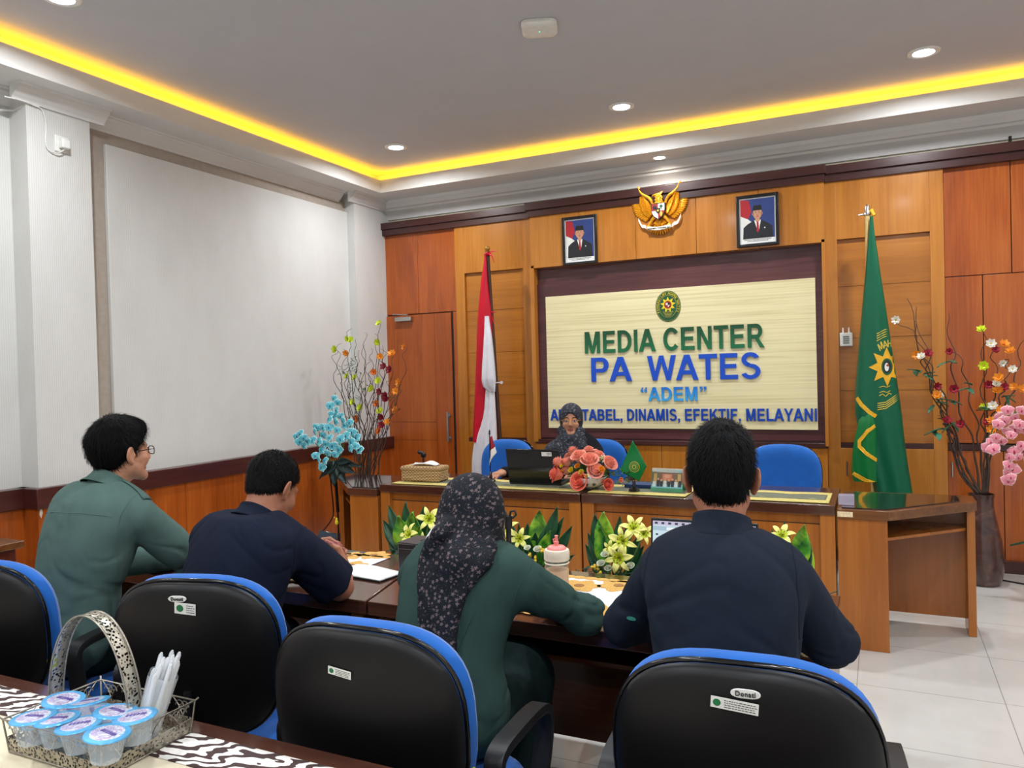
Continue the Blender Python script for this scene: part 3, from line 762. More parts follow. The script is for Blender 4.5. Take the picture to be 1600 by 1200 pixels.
def fit_text(txt, x0, x1, z0, z1, y, mat, name, par, off=.02, th=.006, spacing=1.0):
    x = 0; P = []
    for c in txt:
        g_, a = glyph(c); P += [[(u+x, v) for u, v in p] for p in g_]; x += a
    xs = [u for p in P for u, v in p]; a, b = min(xs), max(xs); m = MB()
    for k, p in enumerate(P): m.prism([(x0+(u-a)/(b-a)*(x1-x0), z0+v*(z1-z0)) for u, v in p], y-th-.00025*(k % 11), y+th, 'y')
    return m.build(name, mat, par)
def board_mat():
    m, nt, b = _base('pale_board_laminate', 0.35)
    n = tnoise(nt, coord(nt, (.2, 1, 12)), 5, 4, .5, .3)
    r = ramp(nt, [(0.33, lin(216, 202, 152)), (0.5, lin(232, 220, 172)), (0.7, lin(238, 228, 182))], n)
    nt.links.new(r.outputs[0], b.inputs['Base Color']); return m
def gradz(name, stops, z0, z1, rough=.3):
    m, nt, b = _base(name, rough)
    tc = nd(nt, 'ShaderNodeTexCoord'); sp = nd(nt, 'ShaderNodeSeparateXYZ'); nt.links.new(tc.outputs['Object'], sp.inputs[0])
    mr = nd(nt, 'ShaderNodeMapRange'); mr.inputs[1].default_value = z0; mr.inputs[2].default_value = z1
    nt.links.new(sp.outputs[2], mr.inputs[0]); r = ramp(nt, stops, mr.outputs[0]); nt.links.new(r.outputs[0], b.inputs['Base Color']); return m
bd = empty('sign_board', (-1.6, 6.50, 1.013), label='pale wood-grain sign board with green and blue raised lettering, framed in burgundy', cat='sign')
BX = -1.6; B0 = 1.013
MB().box((-1.145, -.028, 0), (1.145, .005, 1.192)).build('board_panel', board_mat(), bd)
m = MB()
for lo, hi in (((-1.235, -.012, -.09), (-1.145, .004, 1.31)), ((1.145, -.012, -.09), (1.21, .004, 1.31)), ((-1.145, -.012, 1.192), (1.145, .004, 1.31)), ((-1.145, -.012, -.09), (1.145, .004, 0))): m.box(lo, hi)
m.build('board_frame', M_BURG, bd)
yl = -.034
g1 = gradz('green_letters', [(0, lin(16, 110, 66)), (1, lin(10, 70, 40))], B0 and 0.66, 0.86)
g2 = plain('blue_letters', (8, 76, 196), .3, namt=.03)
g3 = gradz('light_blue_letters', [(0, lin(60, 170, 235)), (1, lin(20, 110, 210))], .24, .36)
g4 = plain('deep_blue_letters', (6, 66, 172), .3, namt=.03)
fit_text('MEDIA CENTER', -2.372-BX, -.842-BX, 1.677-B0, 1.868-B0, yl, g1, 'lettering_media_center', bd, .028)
fit_text('PA', -2.318-BX, at(988, 590, y=6.47).x-BX, 1.425-B0, 1.637-B0, yl, g2, 'lettering_pa', bd, .03)
fit_text('WATES', at(1012, 590, y=6.47).x-BX, -.878-BX, 1.425-B0, 1.637-B0, yl, g2, 'lettering_wates', bd, .03)
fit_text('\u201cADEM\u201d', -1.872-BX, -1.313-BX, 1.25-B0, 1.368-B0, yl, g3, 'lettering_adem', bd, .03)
fit_text('AKUNTABEL, DINAMIS, EFEKTIF, MELAYANI', -2.722-BX, -.46-BX, 1.082-B0, 1.182-B0, yl, g4, 'lettering_motto', bd, .03)
M_SEALG = plain('seal_green', (16, 84, 48), .4, namt=.05); M_SEALY = plain('seal_yellow', (236, 210, 40), .4, namt=.05)
M_SEALR = plain('seal_red', (150, 30, 30), .4); M_SEALK = plain('seal_black', (20, 20, 20), .4); M_SEALW = plain('seal_white', (226, 226, 220), .4); M_SEALO = plain('seal_gold', (200, 176, 60), .4)
SEALM = [M_SEALG, M_SEALY, M_SEALR, M_SEALK, M_SEALW, M_SEALO]
def ell(a, b, n=40, cx=0, cz=0): return [(cx+a*math.cos(2*PI*j/n), cz+b*math.sin(2*PI*j/n)) for j in range(n)]
def star(n, ro, ri, cx=0, cz=0, sx=1): return [(cx+sx*(ro if j % 2 == 0 else ri)*math.sin(PI*j/n), cz+(ro if j % 2 == 0 else ri)*math.cos(PI*j/n)) for j in range(2*n)]
def seal_mesh(a, b, txt='PENGADILAN AGAMA WATES'):
    """flat emblem in the x/z plane facing -y"""
    m = MB(); e = .0012
    def L(poly, lv, mi): m.prism(poly, -e*(lv+1), -e*lv+.0004, 'y', mi)
    L(ell(a, b), 0, 0); L(ell(a*.95, b*.955), 1, 5); L(ell(a*.925, b*.935), 2, 0)
    L(ell(a*.70, b*.73, cz=0), 3, 5); L(ell(a*.675, b*.71), 4, 0)
    L(star(9, a*.62, a*.36, cz=b*.10), 5, 1)
    L(ell(a*.29, b*.25, 24, 0, b*.10), 6, 2)
    L([(-a*.16, b*.22), (a*.16, b*.22), (a*.17, b*.08), (0, -b*.08), (-a*.17, b*.08)], 7, 4)
    L([(0, b*.22), (a*.16, b*.22), (a*.17, b*.08), (0, b*.08)], 8, 3); L([(-a*.17, b*.08), (0, b*.08), (0, -b*.08)], 8, 2)
    for k in range(4):
        z = -b*(.36+.09*k); w = a*(.42-.07*k)
        pts = [(-w+2*w*i/14, z+b*.018*math.sin(i*1.6)) for i in range(15)]
        L([(x, q+b*.014) for x, q in pts]+[(x, q-b*.014) for x, q in pts[::-1]], 5, 5)
    n = len(txt)
    for i, ch in enumerate(txt):
        if ch == ' ': continue
        ang = math.radians(205-230*i/(n-1))
        x, z = a*.81*math.cos(ang), b*.83*math.sin(ang)
        nx, nz = math.cos(ang)/a, math.sin(ang)/b; rot = math.atan2(nz, nx)-PI/2
        Mx = T(x, -e*4.2, z) @ Matrix.Rotation(-rot, 4, 'Y') @ FX
        text_mb(ch, b*.20, m, Mx, 1, th=.0005, off=.0)
    return m
so = seal_mesh(.108, .132).build('court_seal', SEALM, bd, loc=(-1.619-BX, yl+.004, 2.052-B0)); so['label'] = 'oval green and gold court seal'

# ---- framed portraits
M_FRAME = plain('black_frame', (14, 14, 16), .3); M_BACKD = plain('blue_backdrop', (40, 60, 120), .5, nscale=6, namt=.25)
M_SKIN2 = plain('printed_skin', (196, 142, 110), .5, namt=.04); M_SUIT = plain('printed_suit', (24, 26, 32), .5)
M_REDP = plain('printed_red', (170, 24, 34), .5); M_HATP = plain('printed_black', (12, 12, 14), .5)
def portrait(x, z, y, w, h, lab, tilt, slim):
    t = empty('framed_portrait', (x, y, z), label=lab, cat='picture'); t.rotation_euler = (tilt, 0, 0)
    fw = .024
    m = MB()
    for lo, hi in (((-w/2, -.022, -h/2), (-w/2+fw, 0, h/2)), ((w/2-fw, -.022, -h/2), (w/2, 0, h/2)), ((-w/2+fw, -.022, h/2-fw), (w/2-fw, 0, h/2)), ((-w/2+fw, -.022, -h/2), (w/2-fw, 0, -h/2+fw))): m.box(lo, hi)
    m.build('frame', M_FRAME, t, bevel=.004)
    iw, ih = w/2-fw, h/2-fw
    MB().box((-iw, -.008, -ih), (iw, -.002, ih)).build('mount', M_PAPER, t)
    p = MB(); e = .0004; y0 = -.0085
    def L(poly, lv, mi): p.prism(poly, y0-e*(lv+1), y0-e*lv+e*.5, 'y', mi)
    a, b0, b1 = iw-.009, -ih+.04, ih-.009
    L([(-a, b0), (a, b0), (a, b1), (-a, b1)], 0, 0)
    L([(-a, b1), (-a*.50, b1-.01), (-a*.35, b1-.10), (-a*.55, b1-.16), (-a, b1-.13)], 1, 1)
    L([(-a, b1-.13), (-a*.55, b1-.16), (-a*.2, b1-.2), (-a*.35, b0), (-a, b0)], 1, 5)
    cz = b1-.115
    L([(-a*.88, b0), (-a*.84, cz-.11), (-a*.62, cz-.085), (-.022, cz-.052), (.022, cz-.052), (a*.62, cz-.085), (a*.86, cz-.11), (a*.9, b0)], 2, 2)
    L([(-.026, cz-.056), (.026, cz-.056), (.012, cz-.13), (-.004, cz-.13)], 3, 5)
    L([(-.006, cz-.066), (.006, cz-.066), (.012, cz-.14), (0, cz-.155), (-.008, cz-.14)], 4, 1)
    f = .034 if slim else .038
    L([(-.016, cz-.03), (.016, cz-.03), (.018, cz-.062), (0, cz-.072), (-.018, cz-.062)], 4, 3)
    L(ell(f, .048, 28, 0, cz), 5, 3)
    L(ell(.006, .012, 12, -f, cz-.004), 5, 3); L(ell(.006, .012, 12, f, cz-.004), 5, 3)
    L([(-f*1.02, cz+.022), (f*1.02, cz+.022), (f*.86, cz+.062), (-f*.86, cz+.062)], 6, 4)
    for s in (-1, 1):
        L(ell(.005, .0022, 10, s*.013, cz+.004), 6, 4); L([(s*.02, cz+.011), (s*.006, cz+.013), (s*.006, cz+.015), (s*.02, cz+.0135)][::s], 6, 4)
    L(ell(.0045, .003, 10, 0, cz-.012), 6, 6); L(ell(.011, .0028, 12, 0, cz-.026), 6, 1)
    L(ell(.005, .006, 10, a*.42, cz-.12), 5, 5)
    for k, ww in enumerate((.8, .62)):
        r = random.Random(k+3); xx = -a*ww
        while xx < a*ww:
            l = r.uniform(.004, .012); L([(xx, b0-.012-k*.011), (xx+l, b0-.012-k*.011), (xx+l, b0-.007-k*.011), (xx, b0-.007-k*.011)], 0, 4); xx += l+.003
    p.build('printed_picture', [M_BACKD, M_REDP, M_SUIT, M_SKIN2, M_HATP, M_SEALW, plain('printed_shadow', (150, 100, 80), .5)], t)
portrait(-2.375, 2.675, CY-.006, .325, .425, 'black-framed portrait of a smiling man in black cap, nearer the red-white flag', .0, False)
portrait(-.868, 2.686, CY-.006, .325, .412, 'black-framed portrait of a slim man in black cap, nearer the green flag', .0, True)

# ---- gold eagle emblem
g = empty('eagle_emblem', (-1.655, CY-.004, 2.86), label='gold eagle national emblem with shield and white ribbon on the wall', cat='emblem')
k_ = .00054
def Z(px, py): return Vector(((px-555)*k_, 0, (620-py)*k_))
def spl(P, n):
    o = []
    for i in range(n):
        u = i/(n-1)*(len(P)-1); a = min(int(u), len(P)-2); w = u-a
        p0, p1, p2, p3 = P[max(a-1, 0)], P[a], P[a+1], P[min(a+2, len(P)-1)]
        o.append(.5*((2*p1)+(-p0+p2)*w+(2*p0-5*p1+4*p2-p3)*w*w+(-p0+3*p1-3*p2+p3)*w**3))
    return o
def feather(m, a, b, w, y, th):
    d = b-a; L_ = d.length; d = d/L_; s = Vector((-d.z, 0, d.x))
    vs = []; fs = []; n = 8
    for i in range(n+1):
        u = i/n; ww = w*(.55+.5*u)*(1 if u < .8 else math.sqrt(max(0, 1-((u-.8)/.2)**2))*.98+.02)
        c = a+d*L_*u
        vs += [c-s*ww+Vector((0, y, 0)), c+Vector((0, y-th, 0)), c+s*ww+Vector((0, y, 0)), c+Vector((0, 0, 0))]
    for i in range(n):
        for j in range(4): q = i*4+j; r = i*4+(j+1) % 4; fs.append((q, r, r+4, q+4))
    m.add(vs, fs)
for s in (1, -1):
    m = MB()
    mir = lambda v: Vector((v.x*s, v.y, v.z))
    tips = spl([Z(895, 215), Z(948, 285), Z(990, 385), Z(1002, 490), Z(980, 600), Z(915, 700), Z(800, 775)], 22)
    base = spl([Z(800, 420), Z(755, 460), Z(715, 500), Z(690, 545), Z(670, 590), Z(660, 630), Z(655, 670)], 22)
    for i, (a, b) in enumerate(zip(base, tips)): feather(m, mir(a), mir(b), .0100, -.006-.0004*i, .006)
    t2 = [a*.42+b*.58 for a, b in zip(base, tips)]
    for i, (a, b) in enumerate(zip(base, t2)): feather(m, mir(a), mir(b), .0085, -.018-.0004*i, .006)
    t3 = [a*.72+b*.28 for a, b in zip(base, tips)]
    for i, (a, b) in enumerate(zip(base, t3)): feather(m, mir(a), mir(b), .0085, -.028-.0004*i, .006)
    arm = spl([Z(648, 560), Z(672, 490), Z(715, 425), Z(790, 375), Z(850, 315), Z(886, 225)], 22)
    m.tube([mir(p)+Vector((0, -.03, 0)) for p in arm], [.011+.003*math.sin(PI*i/21)-.007*(i/21)**3 for i in range(22)], 8)
    m.build('wing', M_GOLD, g, smooth=40)
m = MB().ball((0, -.03, .01), (.052, .035, .075), 18).ball((0, -.035, .075), (.03, .028, .045), 14)
for r_ in range(5):
    for c_ in range(5):
        m.ball(((c_-2+.5*(r_ % 2))*.012, -.058+.0012*(c_-2)**2, .105-r_*.013), (.008, .006, .009), 6)
m.build('body', M_GOLD, g, smooth=50)
m = MB().ball((-.004, -.04, .118), (.024, .02, .018), 12).tube([(-.02, -.045, .122), (-.045, -.05, .118), (-.058, -.048, .106)], [.011, .007, .001], 8)
for j in range(4): m.tube([(.006+.004*j, -.04, .125), (.008+.01*j, -.04, .142+.002*j)], [.006, .001], 6)
m.build('head', M_GOLD, g, smooth=50)
m = MB()
for j in range(9):
    a = math.radians(-90+(j-4)*9); feather(m, Vector((0, 0, -.06)), Vector((math.cos(a)*.15, 0, -.07+math.sin(a)*.145)), .009, -.008-.001*(4-abs(j-4)), .006)
for j in range(7):
    a = math.radians(-90+(j-3)*14); feather(m, Vector((0, 0, -.06)), Vector((math.cos(a)*.085, 0, -.06+math.sin(a)*.08)), .009, -.02, .006)
m.build('tail', M_GOLD, g, smooth=40)
m = MB()
for s in (1, -1):
    m.tube([(.03*s, -.03, -.05), (.062*s, -.035, -.085), (.088*s, -.035, -.125)], [.02, .014, .008], 8)
    for j in range(4):
        a = -.9+j*.45; m.tube([(.088*s, -.035, -.125), (.088*s+.018*math.sin(a), -.052, -.138), (.088*s+.022*math.sin(a), -.045, -.16)], [.007, .006, .001], 6)
    m.build('leg', M_GOLD, g, smooth=50); m = MB()
def shieldpoly(w, t, b): return [(-w, t), (w, t), (w*1.02, t*.2), (w*.9, b*.35), (w*.6, b*.72), (0, b), (-w*.6, b*.72), (-w*.9, b*.35), (-w*1.02, t*.2)]
m = MB(); y0 = -.062
m.prism(shieldpoly(.060, .045, -.092), y0-.004, y0+.03, 'y', 3)
m.prism([(-.054, .040), (0, .040), (0, -.018), (-.054, -.018)], y0-.006, y0-.003, 'y', 2)
m.prism([(0, .040), (.054, .040), (.055, -.018), (0, -.018)], y0-.006, y0-.003, 'y', 4)
m.prism([(-.054, -.018), (0, -.018), (0, -.085), (-.033, -.063), (-.05, -.035)], y0-.006, y0-.003, 'y', 4)
m.prism([(0, -.018), (.054, -.018), (.05, -.035), (.033, -.063), (0, -.085)], y0-.006, y0-.003, 'y', 2)
m.prism([(x*.36, z*.36-.012) for x, z in shieldpoly(.054, .045, -.08)], y0-.009, y0-.005, 'y', 3)
m.prism(star(5, .012, .005, 0, -.016), y0-.011, y0-.008, 'y', 1)
m.prism(ell(.014, .012, 14, .027, .018), y0-.009, y0-.005, 'y', 0); m.box((.024, y0-.009, -.008), (.030, y0-.005, .012), 0)
m.prism(ell(.017, .015, 14, -.028, .012), y0-.009, y0-.005, 'y', 3); m.prism(ell(.011, .022, 14, .026, -.045), y0-.009, y0-.005, 'y', 5)
m.build('shield', SEALM, g)
m = MB(); P = []
def rb_(pts, w, y):
    vs = []; fs = []
    for x, z in pts: vs += [(x, y-.012*math.cos(x*9), z-w/2), (x, y-.012*math.cos(x*9), z+w/2), (x, y+.01, z+w/2), (x, y+.01, z-w/2)]
    for i in range(len(pts)-1):
        for j in range(4): q = i*4+j; r = i*4+(j+1) % 4; fs.append((q, r, r+4, q+4))
    n = len(pts)-1; fs += [(0, 1, 2, 3), (4*n+3, 4*n+2, 4*n+1, 4*n)]
    m.add(vs, fs)
rb_([(-.10+.2*i/16, -.148-.014*math.cos((i/16-.5)*PI)) for i in range(17)], .027, -.048)
for s in (1, -1):
    rb_([(s*(.105+.075*i/8), -.15+.075*(i/8)**1.5+.01*math.sin(i*.9)) for i in range(9)][::s], .026, -.03)
rib = m.build('ribbon', plain('ribbon_cream', (236, 230, 212), .5, namt=.05), g, smooth=50)
m = MB(); text_mb('BHINNEKA TUNGGAL IKA', .0165, m, T(0, -.0615, -.1605) @ FX, th=.0008, off=.0004); m.build('ribbon_lettering', M_HATP, g)

# ---- white router on the recessed panel
t = empty('wall_router', (-.24, OY+.03, 1.66), label='small white router with two stub antennas on the orange panel', cat='router')
MB().box((-.045, -.035, 0), (.045, 0, .105)).build('housing', M_WHITEP, t, bevel=.006)
for x in (-.022, .02): MB().tube([(x, -.018, .10), (x, -.018, .145)], [.008, .005], 8).build('antenna', M_WHITEP, t, smooth=50)
m = MB(); [m.box((-.022, -.0365, .02+.016*i), (.022, -.035, .031+.016*i)) for i in range(4)]; m.build('printed_label', plain('grey_print', (120, 124, 122), .6), t)

# ------------------------------------------------------------------ standing flags
def drape(rows, n=80, nr=60, fold=5, amp=.3, seed=0, twist=.6):
    """rows: (z, xc, yc, half width, half depth) top to bottom"""
    m = MB(); R = random.Random(seed); ph = [R.uniform(0, 6.28) for _ in range(4)]
    zs = [r[0] for r in rows]
    def F(u, v):
        k = v*(len(rows)-1); a = min(int(k), len(rows)-2); w = k-a
        p = [rows[max(a-1, 0)], rows[a], rows[a+1], rows[min(a+2, len(rows)-1)]]
        def cr(i): return .5*((2*p[1][i])+(-p[0][i]+p[2][i])*w+(2*p[0][i]-5*p[1][i]+4*p[2][i]-p[3][i])*w*w+(-p[0][i]+3*p[1][i]-3*p[2][i]+p[3][i])*w**3)
        z = p[1][0]*(1-w)+p[2][0]*w; th = 2*PI*u
        q = 1+amp*(.6*math.sin(fold*th+ph[0]+twist*v)+.4*math.sin((fold+3)*th+ph[1]-twist*1.4*v))*(.35+.65*v)
        return (cr(1)+max(cr(3), .004)*math.cos(th)*(1+.12*(q-1)), cr(2)+max(cr(4), .004)*math.sin(th)*q, z)
    m.grid(F, n, nr, cu=True)
    return m
def bvh_of(o):
    me = o.data; return BVHTree.FromPolygons([v.co for v in me.vertices], [tuple(p.vertices) for p in me.polygons])
def project(mb, bv, dirn=(0, 1, 0), off=.002):
    d = Vector(dirn); out = []
    for v in mb.v:
        v = Vector(v); h = bv.ray_cast(v-d*2, d)
        if h[0] is None:
            h2 = bv.find_nearest(v); out.append(tuple(h2[0]-d*off))
        else: out.append(tuple(h[0]-d*off))
    mb.v = out; return mb
def grid_poly(pts, step=.008):
    """triangulated polygon with inner points so that it can follow a surface: strips clipped in x"""
    import mathutils.geometry as mg
    xs = [p[0] for p in pts]; zs = [p[1] for p in pts]
    V = [Vector(p) for p in pts]; E = [(i, (i+1) % len(pts)) for i in range(len(pts))]
    def ins(x, z):
        c = False; j = len(pts)-1
        for i in range(len(pts)):
            if (pts[i][1] > z) != (pts[j][1] > z) and x < (pts[j][0]-pts[i][0])*(z-pts[i][1])/(pts[j][1]-pts[i][1])+pts[i][0]: c = not c
            j = i
        return c
    x = min(xs)+step/2
    while x < max(xs):
        z = min(zs)+step/2
        while z < max(zs):
            if ins(x, z): V.append(Vector((x, z)))
            z += step
        x += step
    r = mg.delaunay_2d_cdt(V, E, [], 1, 1e-5)
    return r[0], r[2]
def decal(polys, bv, off=.002, step=.008, M=None, dirn=(0, 1, 0)):
    """polys: (points in x/z, material, level)"""
    out = MB()
    for pts, mi, lv in polys:
        if M: pts = [M(*p) for p in pts]
        vs, fs = grid_poly(pts, step)
        mb = MB(); mb.add([(v[0], 0, v[1]) for v in vs], [tuple(f) for f in fs]); project(mb, bv, dirn, off+.0008*lv)
        out.add(mb.v, mb.f, mi)
    return out
def silk(name, c):
    m, nt, b = _base(name, .42, 0, .5); v = coord(nt, (1, 1, .5)); n = tnoise(nt, v, 30, 3)
    c = lin(*c); r = ramp(nt, [(.3, tuple(x*.9 for x in c[:3])+(1,)), (.7, c)], n); nt.links.new(r.outputs[0], b.inputs['Base Color'])
    b.inputs['Specular IOR Level'].default_value = .3; bump(nt, b, tnoise(nt, coord(nt, (1, 1, .25)), 16, 3), .35, .01); return m
M_SRED = silk('red_satin', (196, 10, 40)); M_SWHT = silk('white_satin', (224, 222, 228)); M_SGRN = silk('green_satin', (4, 92, 62)); M_SGRB = silk('bright_green_satin', (6, 110, 50))
M_POLEB = plain('dark_brown_pole', (66, 36, 28), .35); M_POLEW = plain('pale_wood_pole', (196, 166, 104), .5, nscale=30, namt=.12)
M_BRASS = plain('brass', (176, 138, 70), .3, .9); M_FRINGE = plain('gold_fringe', (232, 170, 20), .6, nscale=260, namt=.3, bmp=.4)
fY = 6.18
def FP(px, py, y=fY): v = at(px, py, y=y); return v
# red-white flag
o3 = FP(782, 700); t = empty('standing_flag', (o3.x+.05, fY, 0), label='red and white standing flag furled on a dark brown pole', cat='flag')
def loc_(v, t): return (v.x-t.location.x, v.y-t.location.y, v.z-t.location.z)
pt, pb = FP(761.5, 392, fY), FP(782, 700, fY)
d_ = (pb-pt)/(pb.z-pt.z); bot = pt+d_*(.05-pt.z)
MB().tube([loc_(pt, t), loc_(bot, t)], [.017, .02], 14).build('pole', M_POLEB, t, smooth=60)
MB().ball(loc_(pt+Vector((0, 0, .02)), t), .024, 14).lathe([(.012, -.02), (.026, -.012), (.026, -.004), (.012, .0)], 14, M=T(*loc_(pt, t))).build('finial', M_BRASS, t, smooth=60)
MB().lathe([(.16, 0), (.16, .02), (.12, .035), (.03, .06), (.026, .2)], 24, M=T(*loc_(Vector((bot.x, bot.y, 0)), t))).build('flag_base', M_BLACK, t, smooth=50)
def rows_from(L, t):
    out = []
    for py, xa, xb, dp, dy in L:
        a, b = FP(xa, py, fY+dy), FP(xb, py, fY+dy); c = (a+b)/2; out.append((c.z, c.x-t.location.x, dy, (b.x-a.x)/2, dp))
    return out
drape(rows_from([(397, 757, 760, .01, -.02), (440, 752, 762, .03, -.03), (500, 747, 768, .045, -.04), (560, 745, 768, .05, -.04), (620, 743, 764, .055, -.04), (690, 740, 761, .06, -.04)], t), seed=3, amp=.35, fold=4).build('red_cloth', M_SRED, t, smooth=180)
drape(rows_from([(494, 757, 764, .012, -.075), (530, 756, 769, .03, -.085), (590, 753, 774, .045, -.09), (604, 755, 774, .03, -.09), (612, 762, 774, .008, -.09)], t), seed=5, amp=.35, fold=4).build('white_cloth', M_SWHT, t, smooth=180)
drape(rows_from([(600, 759, 772, .02, -.07), (640, 757, 774, .03, -.07), (660, 753, 775, .04, -.07), (690, 742, 776, .05, -.07), (730, 738, 780, .05, -.07), (800, 742, 782, .05, -.06)], t), seed=8, amp=.35, fold=5).build('white_cloth', M_SWHT, t, smooth=180)
for py, c in ((397, M_SRED), (492, M_SRED)):
    q = FP(764, py, fY-.03); m = MB()
    for a, b in (((.03, .02), (.05, .0)), ((.035, -.02), (.02, -.06)), ((-.02, .015), (-.03, -.02))):
        m.tube([loc_(q, t), loc_(q+Vector((a[0], -.01, a[1])), t), loc_(q+Vector((a[0]+b[0], -.01, a[1]+b[1])), t)], [.006, .007, .004], 6, flat=.4)
    m.lathe([(.02, -.01), (.026, 0), (.02, .01)], 14, M=T(*loc_(q+Vector((-.01, .02, 0)), t))).build('tie_ribbon', c, t, smooth=60)
q = FP(777, 598, fY-.04)
MB().tube([loc_(q+Vector((-.02, 0, 0)), t), loc_(q+Vector((.03, 0, .0)), t)], .006, 6).lathe([(.008, -.003), (.014, -.003), (.014, .003), (.008, .003)], 14, M=T(*loc_(q+Vector((.042, 0, 0)), t)) @ rotx(PI/2)).build('clip', M_SWHT, t, smooth=50)

# green court flag
pt, pb = FP(1355, 330, fY), FP(1366, 770, fY)
t = empty('standing_flag', (pb.x, fY, 0), label='tall green standing flag with gold emblem and fringe on a pale pole', cat='flag')
d_ = (pb-pt)/(pb.z-pt.z); bot = pt+d_*(.05-pt.z)
MB().tube([loc_(pt, t), loc_(bot, t)], [.02, .022], 14).build('pole', M_POLEW, t, smooth=60)
q = loc_(pt, t)
MB().lathe([(.026, -.03), (.028, -.01), (.018, 0), (.02, .02), (.012, .035), (.014, .04), (.002, .05)], 16, M=T(*q)).tube([(q[0]-.02, q[1], q[2]-.02), (q[0]-.06, q[1]-.01, q[2]-.025)], .006, 6).build('finial', M_CHROME, t, smooth=60)
MB().lathe([(.17, 0), (.17, .02), (.12, .035), (.03, .06), (.028, .2)], 24, M=T(*loc_(Vector((bot.x, bot.y, 0)), t))).build('flag_base', M_BLACK, t, smooth=50)
MB().tube([(q[0]+.0, q[1], q[2]-.02), (q[0]+.03, q[1]-.01, q[2]-.0), (q[0]+.045, q[1]-.02, q[2]-.04)], [.012, .016, .012], 8).build('yellow_tie', M_FRINGE, t, smooth=60)
dl = drape(rows_from([(338, 1359, 1364, .01, -.035), (400, 1354, 1372, .035, -.04), (480, 1347, 1384, .06, -.05), (560, 1340, 1396, .08, -.055), (640, 1336, 1408, .10, -.06), (700, 1348, 1415, .105, -.06), (770, 1366, 1426, .11, -.06), (830, 1366, 1434, .11, -.06)], t), n=140, nr=110, fold=3, amp=.22, seed=11, twist=.35).build('green_cloth', M_SGRN, t, smooth=180)
dl2 = drape(rows_from([(634, 1350, 1364, .03, -.10), (660, 1341, 1370, .05, -.12), (700, 1333, 1372, .055, -.125), (740, 1331, 1373, .06, -.12), (752, 1334, 1374, .05, -.12)], t), n=90, nr=50, fold=4, amp=.25, seed=2).build('folded_corner', M_SGRB, t, smooth=180)
bv = bvh_of(dl); bv2 = bvh_of(dl2)
def FL(px, py): v = FP(px, py, fY-.1); return (v.x-t.location.x, v.z)
def strip_poly(P, w):
    P = [Vector(FL(*p)) for p in P]; L_ = []; R_ = []
    for i, p in enumerate(P):
        d = (P[min(i+1, len(P)-1)]-P[max(i-1, 0)]).normalized(); n = Vector((-d.y, d.x)); L_.append(p+n*w/2); R_.append(p-n*w/2)
    return [tuple(x) for x in L_+R_[::-1]]
cx, cy = FL(1386, 573)
pol = []
for k in range(4): pol.append((strip_poly([(1370, 519+k*3.6+3), (1383, 515+k*3.6), (1397, 514+k*3.6)], .006), 0, 0))
for k in range(4): pol.append((strip_poly([(1371, 630+k*3.2), (1384, 628+k*3.2), (1396, 620+k*3.2), (1407, 611+k*3.2)], .006), 0, 0))
pol.append((star(8, .14, .078, cx+.0, cy, .85), 1, 0))
pol.append((ell(.036, .06, 24, cx, cy), 2, 1)); pol.append((ell(.026, .046, 20, cx, cy), 3, 2))
pol.append((ell(.014, .03, 14, cx-.002, cy-.002), 4, 3)); pol.append((star(5, .012, .006, cx+.004, cy+.01), 5, 4))
for yy in (604, 612): pol.append((strip_poly([(1374, yy+1), (1380, yy-1), (1386, yy+1), (1391, yy-2)], .005), 0, 0))
pol.append((strip_poly([(1374, 618), (1379, 615), (1384, 619), (1389, 614), (1393, 616)], .006), 0, 0))
decal(pol, bv, .003, .01).build('gold_emblem', [M_SEALO, M_FRINGE, M_SEALG, M_SEALK, M_SEALW, M_SEALR], t)
pol = []
for i, ch in enumerate('MAHKA'):
    x, z = FL([1376, 1383, 1390, 1397, 1403][i], [541, 538, 536.5, 537.5, 541][i]); an = (.55, .3, .05, -.25, -.5)[i]; h_ = .052
    g_, adv = glyph(ch)
    for p in g_: pol.append(([(x+((u-adv/2)*math.cos(an)-(v-.5)*math.sin(an))*h_*.62, z+((u-adv/2)*math.sin(an)+(v-.5)*math.cos(an))*h_) for u, v in p], 0, .5*len(pol) % 3))
decal(pol, bv, .004, .006).build('gold_lettering', M_SEALO, t)
decal([(strip_poly([(1338, 621), (1346, 632), (1358, 643), (1369, 650)], .028), 0, 0)], bv, .004, .01).build('fringe', M_FRINGE, t)
decal([(strip_poly([(1369, 664), (1356, 672), (1343, 688), (1343, 696), (1356, 708), (1371, 718)], .026), 0, 0), (strip_poly([(1333, 738), (1346, 745), (1360, 751), (1373, 756)], .03), 0, 0)], bv2, .004, .01).build('fringe', M_FRINGE, t)
